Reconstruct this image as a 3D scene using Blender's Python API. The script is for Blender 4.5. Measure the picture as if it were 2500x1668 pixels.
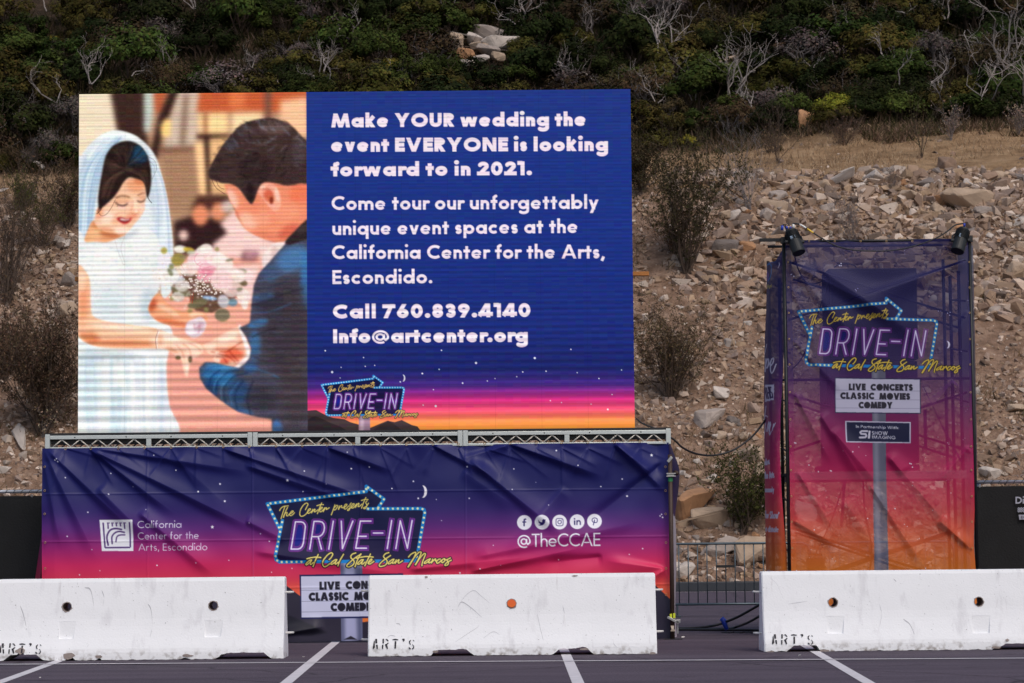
import bpy, bmesh, math, random
import numpy as np
from mathutils import Vector, Matrix, noise

for o in list(bpy.data.objects): bpy.data.objects.remove(o)
scn = bpy.context.scene
# ---------------------------------------------------------------- camera
cam_d = bpy.data.cameras.new("camera"); cam = bpy.data.objects.new("camera", cam_d); scn.collection.objects.link(cam); scn.camera = cam
cam_d.sensor_width = 36.0; cam_d.lens = 90.0; cam_d.clip_start = 0.1; cam_d.clip_end = 2000.0
_t, _p = math.atan(490.0 / 6250.0), math.radians(0.55)
_f = Vector((0, math.cos(_t), math.sin(_t))); _a = Vector((1, 0, 0)); _b = Vector((0, -math.sin(_t), math.cos(_t)))
_R = _a * math.cos(_p) - _b * math.sin(_p); _U = _b * math.cos(_p) + _a * math.sin(_p)
cam.matrix_world = Matrix(((_R.x, _U.x, -_f.x, 0), (_R.y, _U.y, -_f.y, 0), (_R.z, _U.z, -_f.z, 1.14), (0, 0, 0, 1)))
cam_d.dof.use_dof = True; cam_d.dof.focus_distance = 29.0; cam_d.dof.aperture_fstop = 7.0
# ---------------------------------------------------------------- sky and sun
world = bpy.data.worlds.new("World"); scn.world = world; world.use_nodes = True
wn = world.node_tree.nodes; wl = world.node_tree.links
SUN_EL, SUN_AZ = math.radians(50), math.radians(155)       # azimuth clockwise from +Y, behind the camera on the right
sky = wn.new("ShaderNodeTexSky"); sky.sky_type = 'NISHITA'; sky.sun_disc = False
sky.sun_elevation = SUN_EL; sky.sun_rotation = SUN_AZ; sky.air_density = 1.0; sky.dust_density = 3.0; sky.ozone_density = 1.0
wl.new(sky.outputs[0], wn["Background"].inputs[0]); wn["Background"].inputs[1].default_value = 0.13
sun_d = bpy.data.lights.new("sun", 'SUN'); sun_d.energy = 1.1; sun_d.angle = math.radians(25); sun_d.color = (1.0, 0.93, 0.86)
sun = bpy.data.objects.new("sun", sun_d); scn.collection.objects.link(sun)
_sd = Vector((math.sin(SUN_AZ) * math.cos(SUN_EL), math.cos(SUN_AZ) * math.cos(SUN_EL), math.sin(SUN_EL)))
sun.rotation_euler = (-_sd).to_track_quat('-Z', 'Y').to_euler(); sun.location = _sd * 60
scn.view_settings.view_transform = 'Standard'; scn.view_settings.look = 'None'; scn.view_settings.gamma = 1.0; scn.view_settings.exposure = 0.0
scn.cycles.max_bounces = 6; scn.cycles.transparent_max_bounces = 16; scn.cycles.use_denoising = True

# ---------------------------------------------------------------- helpers
def tag(o, label=None, cat=None, group=None, kind=None):
    if label: o['label'] = label
    if cat: o['category'] = cat
    if group: o['group'] = group
    if kind: o['kind'] = kind
    return o
def link(o): scn.collection.objects.link(o); return o
def thing(name, loc, label, cat, group=None):
    o = bpy.data.objects.new(name, None); o.location = loc; o.empty_display_size = 0.2; link(o)
    return tag(o, label, cat, group)
ORG = {}
def org(o):
    if o is None: return Vector((0, 0, 0))
    v = Vector((0, 0, 0))
    while o is not None: v = v + Vector(o.location); o = o.parent
    return v
class MB:
    """collects shapes in world metres; build() links them as one mesh object"""
    def __init__(s): s.v = []; s.f = []
    def add(s, V, Fs):
        n = len(s.v); s.v += [tuple(p) for p in V]; s.f += [tuple(i + n for i in q) for q in Fs]; return s
    def box(s, c, d, rot=None):
        c = Vector(c); V = []
        for x in (-.5, .5):
            for y in (-.5, .5):
                for z in (-.5, .5):
                    p = Vector((x * d[0], y * d[1], z * d[2]))
                    V.append(c + (rot @ p if rot else p))
        return s.add(V, [(0, 1, 3, 2), (4, 6, 7, 5), (0, 4, 5, 1), (2, 3, 7, 6), (0, 2, 6, 4), (1, 5, 7, 3)])
    def bar(s, a, b, w, h):
        a, b = Vector(a), Vector(b); d = b - a; z = d.normalized()
        x = Vector((0, 0, 1)).cross(z) if abs(z.z) < .95 else Vector((1, 0, 0)); x.normalize(); y = z.cross(x)
        return s.box((a + b) / 2, (w, h, d.length), Matrix((x, y, z)).transposed())
    def tube(s, pts, r, n=8, cap=True):
        pts = [Vector(p) for p in pts]; rr = r if isinstance(r, (list, tuple)) else [r] * len(pts)
        base = len(s.v); u = None
        for i, p in enumerate(pts):
            t = (pts[min(i + 1, len(pts) - 1)] - pts[max(i - 1, 0)]).normalized()
            if u is None: u = t.orthogonal().normalized()
            else:
                u = u - t * u.dot(t)
                u = u.normalized() if u.length > 1e-6 else t.orthogonal().normalized()
            w = t.cross(u)
            for k in range(n):
                a = 2 * math.pi * k / n; s.v.append(tuple(p + (u * math.cos(a) + w * math.sin(a)) * rr[i]))
        for i in range(len(pts) - 1):
            for k in range(n):
                s.f.append((base + i * n + k, base + i * n + (k + 1) % n, base + (i + 1) * n + (k + 1) % n, base + (i + 1) * n + k))
        if cap:
            s.f.append(tuple(base + k for k in range(n))[::-1]); s.f.append(tuple(base + (len(pts) - 1) * n + k for k in range(n)))
        return s
    def ring(s, c, r, rt, axis='Y', n=14, m=6):
        c = Vector(c); V = []
        for i in range(n):
            a = 2 * math.pi * i / n
            for j in range(m):
                b = 2 * math.pi * j / m; q = r + rt * math.cos(b); p = Vector((q * math.cos(a), rt * math.sin(b), q * math.sin(a)))
                if axis == 'Z': p = Vector((p.x, p.z, p.y))
                if axis == 'X': p = Vector((p.y, p.x, p.z))
                V.append(c + p)
        return s.add(V, [(i * m + j, ((i + 1) % n) * m + j, ((i + 1) % n) * m + (j + 1) % m, i * m + (j + 1) % m) for i in range(n) for j in range(m)])
    def build(s, name, m, parent=None, smooth=False, bevel=0, loc=None, autosmooth=None):
        o0 = org(parent) if parent is not None else Vector(loc) if loc is not None else Vector((0, 0, 0))
        me = bpy.data.meshes.new(name); me.from_pydata([tuple(Vector(p) - o0) for p in s.v], [], s.f); me.update()
        if smooth: me.polygons.foreach_set('use_smooth', [True] * len(me.polygons))
        if m: me.materials.append(m)
        o = bpy.data.objects.new(name, me); link(o)
        if parent is not None: o.parent = parent
        elif loc is not None: o.location = loc
        if bevel:
            b = o.modifiers.new("bevel", 'BEVEL'); b.width = bevel; b.segments = 2; b.limit_method = 'ANGLE'; b.angle_limit = math.radians(40)
        return o
# ---------------------------------------------------------------- procedural materials
def lin(c): return tuple(((v / 255) / 12.92 if v / 255 <= .04045 else ((v / 255 + .055) / 1.055) ** 2.4) for v in c) + (1.0,)
def mat(name, base, rough=.6, metal=0., var=.18, scale=6., bump=0., bscale=40., rnd=0., spec=.5):
    m = bpy.data.materials.new(name); m.use_nodes = True; n = m.node_tree.nodes; l = m.node_tree.links; b = n["Principled BSDF"]
    b.inputs['Roughness'].default_value = rough; b.inputs['Metallic'].default_value = metal; b.inputs['Specular IOR Level'].default_value = spec
    tc = n.new("ShaderNodeTexCoord"); ns = n.new("ShaderNodeTexNoise"); ns.inputs['Scale'].default_value = scale; ns.inputs['Detail'].default_value = 5
    l.new(tc.outputs['Object'], ns.inputs['Vector'])
    mx = n.new("ShaderNodeMixRGB"); mx.blend_type = 'MIX'
    mx.inputs[1].default_value = tuple(c * (1 - var) for c in base[:3]) + (1,); mx.inputs[2].default_value = tuple(min(1, c * (1 + var)) for c in base[:3]) + (1,)
    l.new(ns.outputs['Fac'], mx.inputs[0]); out = mx.outputs[0]
    if rnd:
        oi = n.new("ShaderNodeObjectInfo"); hs = n.new("ShaderNodeHueSaturation"); mr = n.new("ShaderNodeMapRange")
        mr.inputs[3].default_value = 1 - rnd; mr.inputs[4].default_value = 1 + rnd
        l.new(oi.outputs['Random'], mr.inputs[0]); l.new(mr.outputs[0], hs.inputs['Value']); l.new(out, hs.inputs['Color']); out = hs.outputs[0]
    l.new(out, b.inputs['Base Color'])
    if bump:
        n2 = n.new("ShaderNodeTexNoise"); n2.inputs['Scale'].default_value = bscale; n2.inputs['Detail'].default_value = 6; l.new(tc.outputs['Object'], n2.inputs['Vector'])
        bp = n.new("ShaderNodeBump"); bp.inputs['Strength'].default_value = bump; bp.inputs['Distance'].default_value = .02; l.new(n2.outputs['Fac'], bp.inputs['Height']); l.new(bp.outputs[0], b.inputs['Normal'])
    return m
def attr_mat(name, rough=.8, attr="Col", gain=1.0, spec=.3, bump=0., bscale=30.):
    m = bpy.data.materials.new(name); m.use_nodes = True; n = m.node_tree.nodes; l = m.node_tree.links; b = n["Principled BSDF"]
    a = n.new("ShaderNodeAttribute"); a.attribute_name = attr
    b.inputs['Roughness'].default_value = rough; b.inputs['Specular IOR Level'].default_value = spec
    l.new(a.outputs['Color'], b.inputs['Base Color'])
    if bump:
        tc = n.new("ShaderNodeTexCoord"); n2 = n.new("ShaderNodeTexNoise"); n2.inputs['Scale'].default_value = bscale; n2.inputs['Detail'].default_value = 6; l.new(tc.outputs['Object'], n2.inputs['Vector'])
        bp = n.new("ShaderNodeBump"); bp.inputs['Strength'].default_value = bump; bp.inputs['Distance'].default_value = .02; l.new(n2.outputs['Fac'], bp.inputs['Height']); l.new(bp.outputs[0], b.inputs['Normal'])
    return m
def fast_mesh(name, V, Q, cols=None, smooth=False, dom='POINT'):
    """V (n,3), Q (m,4) or (m,3) numpy -> mesh with an optional colour attribute"""
    k = Q.shape[1]; me = bpy.data.meshes.new(name); me.vertices.add(len(V)); me.vertices.foreach_set('co', np.asarray(V, np.float32).ravel())
    me.loops.add(Q.size); me.loops.foreach_set('vertex_index', Q.astype(np.int32).ravel())
    me.polygons.add(len(Q)); me.polygons.foreach_set('loop_start', np.arange(0, Q.size, k, dtype=np.int32))
    me.polygons.foreach_set('use_smooth', np.full(len(Q), bool(smooth)))
    me.update(calc_edges=True)
    if cols is not None:
        at = me.color_attributes.new("Col", 'FLOAT_COLOR', dom)
        at.data.foreach_set('color', np.hstack([cols, np.ones((len(cols), 1))]).astype(np.float32).ravel())
    return me
# ---------------------------------------------------------------- 2D print / screen artwork painted procedurally into colour attributes
F_PX = 6250.0; CAM_H = 1.14
_th = math.atan(490.0 / F_PX); _ph = math.radians(0.55)
_r0 = np.array([1.0, 0, 0]); _u0 = np.array([0, -math.sin(_th), math.cos(_th)])
C_FWD = np.array([0, math.cos(_th), math.sin(_th)])
C_RIGHT = _r0 * math.cos(_ph) - _u0 * math.sin(_ph)
C_UP = _u0 * math.cos(_ph) + _r0 * math.sin(_ph)

def ray(px, py):
    return C_FWD + C_RIGHT * ((px - 1250.0) / F_PX) + C_UP * ((834.0 - py) / F_PX)
def at_y(px, py, Y):                       # the point seen at (px, py) of the photograph lying on the plane y = Y
    d = ray(px, py); t = Y / d[1]
    return np.array([d[0] * t, Y, CAM_H + d[2] * t])
def on_ground(px, py, z=0.0):
    d = ray(px, py); t = (z - CAM_H) / d[2]
    return np.array([d[0] * t, d[1] * t, z])
def to_px(p):
    v = np.asarray(p, float) - np.array([0, 0, CAM_H]); w = v @ C_FWD
    return 1250 + F_PX * (v @ C_RIGHT) / w, 834 - F_PX * (v @ C_UP) / w

def srgb2lin(a):
    a = np.asarray(a, float)
    return np.where(a <= 0.04045, a / 12.92, ((np.maximum(a, 0) + 0.055) / 1.055) ** 2.4)

def box_blur(m, r):
    r = int(max(1, round(r)))
    for ax in (0, 1):
        for _ in range(3):
            p = np.pad(m, [(r + 1, r) if k == ax else (0, 0) for k in (0, 1)], mode='edge')
            c = np.cumsum(p, axis=ax)
            n = m.shape[ax]
            hi = np.take(c, np.arange(2 * r + 1, 2 * r + 1 + n), axis=ax); lo = np.take(c, np.arange(0, n), axis=ax)
            m = (hi - lo) / (2 * r + 1)
    return m

def smooth_closed(pts, n=6):
    P = np.asarray(pts, float); N = len(P); out = []
    for i in range(N):
        a, b, c, d = P[i - 1], P[i], P[(i + 1) % N], P[(i + 2) % N]
        for t in np.arange(n) / n:
            out.append(0.5 * (2 * b + (c - a) * t + (2 * a - 5 * b + 4 * c - d) * t * t + (3 * b - a - 3 * c + d) * t ** 3))
    return np.array(out)
def smooth_open(pts, n=6):
    P = np.asarray(pts, float)
    if len(P) < 3: return P
    Q = np.vstack([2 * P[0] - P[1], P, 2 * P[-1] - P[-2]]); out = []
    for i in range(1, len(Q) - 2):
        a, b, c, d = Q[i - 1:i + 3]
        for t in np.arange(n) / n:
            out.append(0.5 * (2 * b + (c - a) * t + (2 * a - 5 * b + 4 * c - d) * t * t + (3 * b - a - 3 * c + d) * t ** 3))
    out.append(P[-1]); return np.array(out)

class Canvas:
    def __init__(s, Y, X0, X1, Z0, Z1, res, base=(0, 0, 0)):
        s.Y, s.X0, s.X1, s.Z0, s.Z1 = Y, X0, X1, Z0, Z1
        s.W = int(round((X1 - X0) * res)) + 1; s.H = int(round((Z1 - Z0) * res)) + 1
        s.rx = (s.W - 1) / (X1 - X0); s.rz = (s.H - 1) / (Z1 - Z0)
        s.k = Y / F_PX * res                      # canvas samples per photograph pixel
        s.a = np.empty((s.H, s.W, 3)); s.a[:] = np.array(base) / 255.0
        s.xf = None; s.clip = None
    def P(s, pts):                                # photograph pixels -> canvas samples
        p = np.asarray(pts, float).reshape(-1, 2)
        if s.xf is not None: p = s.xf(p)
        d = C_FWD[None] + C_RIGHT[None] * ((p[:, :1] - 1250) / F_PX) + C_UP[None] * ((834 - p[:, 1:]) / F_PX)
        t = s.Y / d[:, 1]
        return np.stack([(d[:, 0] * t - s.X0) * s.rx, (s.Z1 - (CAM_H + d[:, 2] * t)) * s.rz], 1)
    def photo_xy(s):                              # photograph pixel of every canvas sample
        X = s.X0 + np.arange(s.W) / s.rx; Z = s.Z1 - np.arange(s.H) / s.rz
        XX, ZZ = np.meshgrid(X, Z)
        v = np.stack([XX, np.full_like(XX, s.Y), ZZ - CAM_H], -1); w = v @ C_FWD
        return 1250 + F_PX * (v @ C_RIGHT) / w, 834 - F_PX * (v @ C_UP) / w
    def put(s, mask, x0, y0, col, alpha=1.0):
        h, w = mask.shape
        xa, ya, xb, yb = max(0, x0), max(0, y0), min(s.W, x0 + w), min(s.H, y0 + h)
        if xa >= xb or ya >= yb: return
        m = mask[ya - y0:yb - y0, xa - x0:xb - x0] * alpha
        if s.clip is not None: m = m * s.clip[ya:yb, xa:xb]
        m = m[..., None]
        s.a[ya:yb, xa:xb] = s.a[ya:yb, xa:xb] * (1 - m) + np.array(col) / 255.0 * m
    def polymask(s, c, pad=0):
        ss = 3
        x0 = int(math.floor(c[:, 0].min())) - 1 - pad; x1 = int(math.ceil(c[:, 0].max())) + 2 + pad
        y0 = int(math.floor(c[:, 1].min())) - 1 - pad; y1 = int(math.ceil(c[:, 1].max())) + 2 + pad
        x0, x1 = max(x0, -60), min(x1, s.W + 60); y0, y1 = max(y0, -60), min(y1, s.H + 60)
        if x1 <= x0 or y1 <= y0: return np.zeros((1, 1)), 0, 0
        m = np.zeros((y1 - y0, x1 - x0)); xs = np.arange(x0, x1) - 0.5
        A = c; B = np.roll(c, -1, 0)
        for j in range(y1 - y0):
            for k in range(ss):
                y = y0 + j - 0.5 + (k + 0.5) / ss
                hit = (A[:, 1] <= y) != (B[:, 1] <= y)
                if not hit.any(): continue
                a, b = A[hit], B[hit]
                xc = np.sort(a[:, 0] + (y - a[:, 1]) * (b[:, 0] - a[:, 0]) / (b[:, 1] - a[:, 1]))
                for q in range(0, len(xc) - 1, 2):
                    m[j] += np.clip(np.minimum(xs + 1, xc[q + 1]) - np.maximum(xs, xc[q]), 0, 1) / ss
        return np.clip(m, 0, 1), x0, y0
    def poly(s, pts, col, alpha=1.0, blur=0, smooth=False):
        p = smooth_closed(pts) if smooth else np.asarray(pts, float)
        b = blur * s.k
        m, x0, y0 = s.polymask(s.P(p), int(3 * b) + 1 if b else 0)
        if b: m = box_blur(m, b * 0.6)
        s.put(m, x0, y0, col, alpha)
    def shape(s, pts, base, shades=(), blur=.8, alpha=1.0, smooth=True):
        """a soft-edged area with shading that stays inside it; shades: (cx, cy, rx, ry, colour, alpha, blur[, rot])"""
        s.clip = None; p = smooth_closed(pts) if smooth else np.asarray(pts, float); b = blur * s.k; m, x0, y0 = s.polymask(s.P(p), int(3 * b) + 2); m = box_blur(m, max(1, b * .6))
        s.put(m, x0, y0, base, alpha); full = np.zeros((s.H, s.W)); h, w = m.shape; xa, ya, xb, yb = max(0, x0), max(0, y0), min(s.W, x0 + w), min(s.H, y0 + h)
        full[ya:yb, xa:xb] = m[ya - y0:yb - y0, xa - x0:xb - x0]; s.clip = full
        for q in shades: s.ell(q[0], q[1], q[2], q[3], q[4], q[5], q[6], q[7] if len(q) > 7 else 0)
        return full
    def ell(s, cx, cy, rx, ry, col, alpha=1.0, blur=0, rot=0):
        t = np.arange(28) / 28 * 2 * math.pi; c, q = math.cos(rot), math.sin(rot)
        s.poly(np.stack([cx + rx * np.cos(t) * c - ry * np.sin(t) * q, cy + rx * np.cos(t) * q + ry * np.sin(t) * c], 1), col, alpha, blur)
    def strokemask(s, lines, wpx, butt=False, clip=None):
        segs = []
        for L in lines:
            c = s.P(L); n = len(c) - 1; opn = butt and np.hypot(*(c[0] - c[-1])) > 1e-6
            for i in range(n): segs.append((c[i], c[i + 1], opn and i == 0, opn and i == n - 1))
        r = wpx * s.k / 2; P = np.array([q for sg in segs for q in sg[:2]])
        x0, y0 = np.floor(P.min(0) - r - 2).astype(int); x1, y1 = np.ceil(P.max(0) + r + 3).astype(int)
        x0, y0 = max(x0, -9), max(y0, -9); x1, y1 = min(x1, s.W + 9), min(y1, s.H + 9)
        if x1 <= x0 or y1 <= y0: return None
        X, Yy = np.meshgrid(np.arange(x0, x1), np.arange(y0, y1)); m = np.zeros(X.shape)
        for a, b, c0, c1 in segs:
            d = b - a; l = max(np.hypot(*d), 1e-6)
            al = ((X - a[0]) * d[0] + (Yy - a[1]) * d[1]) / l
            t = np.clip(al / l, 0, 1)
            q = np.clip(r - np.hypot(X - a[0] - t * d[0], Yy - a[1] - t * d[1]) + 0.5, 0, 1)
            if c0: q = q * np.clip(0.5 + al, 0, 1)
            if c1: q = q * np.clip(0.5 + l - al, 0, 1)
            np.maximum(m, q, out=m)
        if clip is not None:                      # clip between two lines (p0, p1) top and bottom in photograph pixels
            for (p0, p1, sgn) in clip:
                q = s.P([p0, p1]); d = q[1] - q[0]; d = d / np.hypot(*d)
                al = (X - q[0][0]) * -d[1] + (Yy - q[0][1]) * d[0]
                m = m * np.clip(0.5 + sgn * al, 0, 1)
        return m, x0, y0
    def stroke(s, lines, wpx, col, alpha=1.0, butt=False, smooth=False, blur=0):
        if smooth: lines = [smooth_open(L) for L in lines]
        r = s.strokemask(lines, wpx, butt)
        if r is None: return
        m, x0, y0 = r
        if blur:
            n = int(3 * blur * s.k) + 1; m = box_blur(np.pad(m, n), blur * s.k * 0.6); x0 -= n; y0 -= n
        s.put(m, x0, y0, col, alpha)

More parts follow.
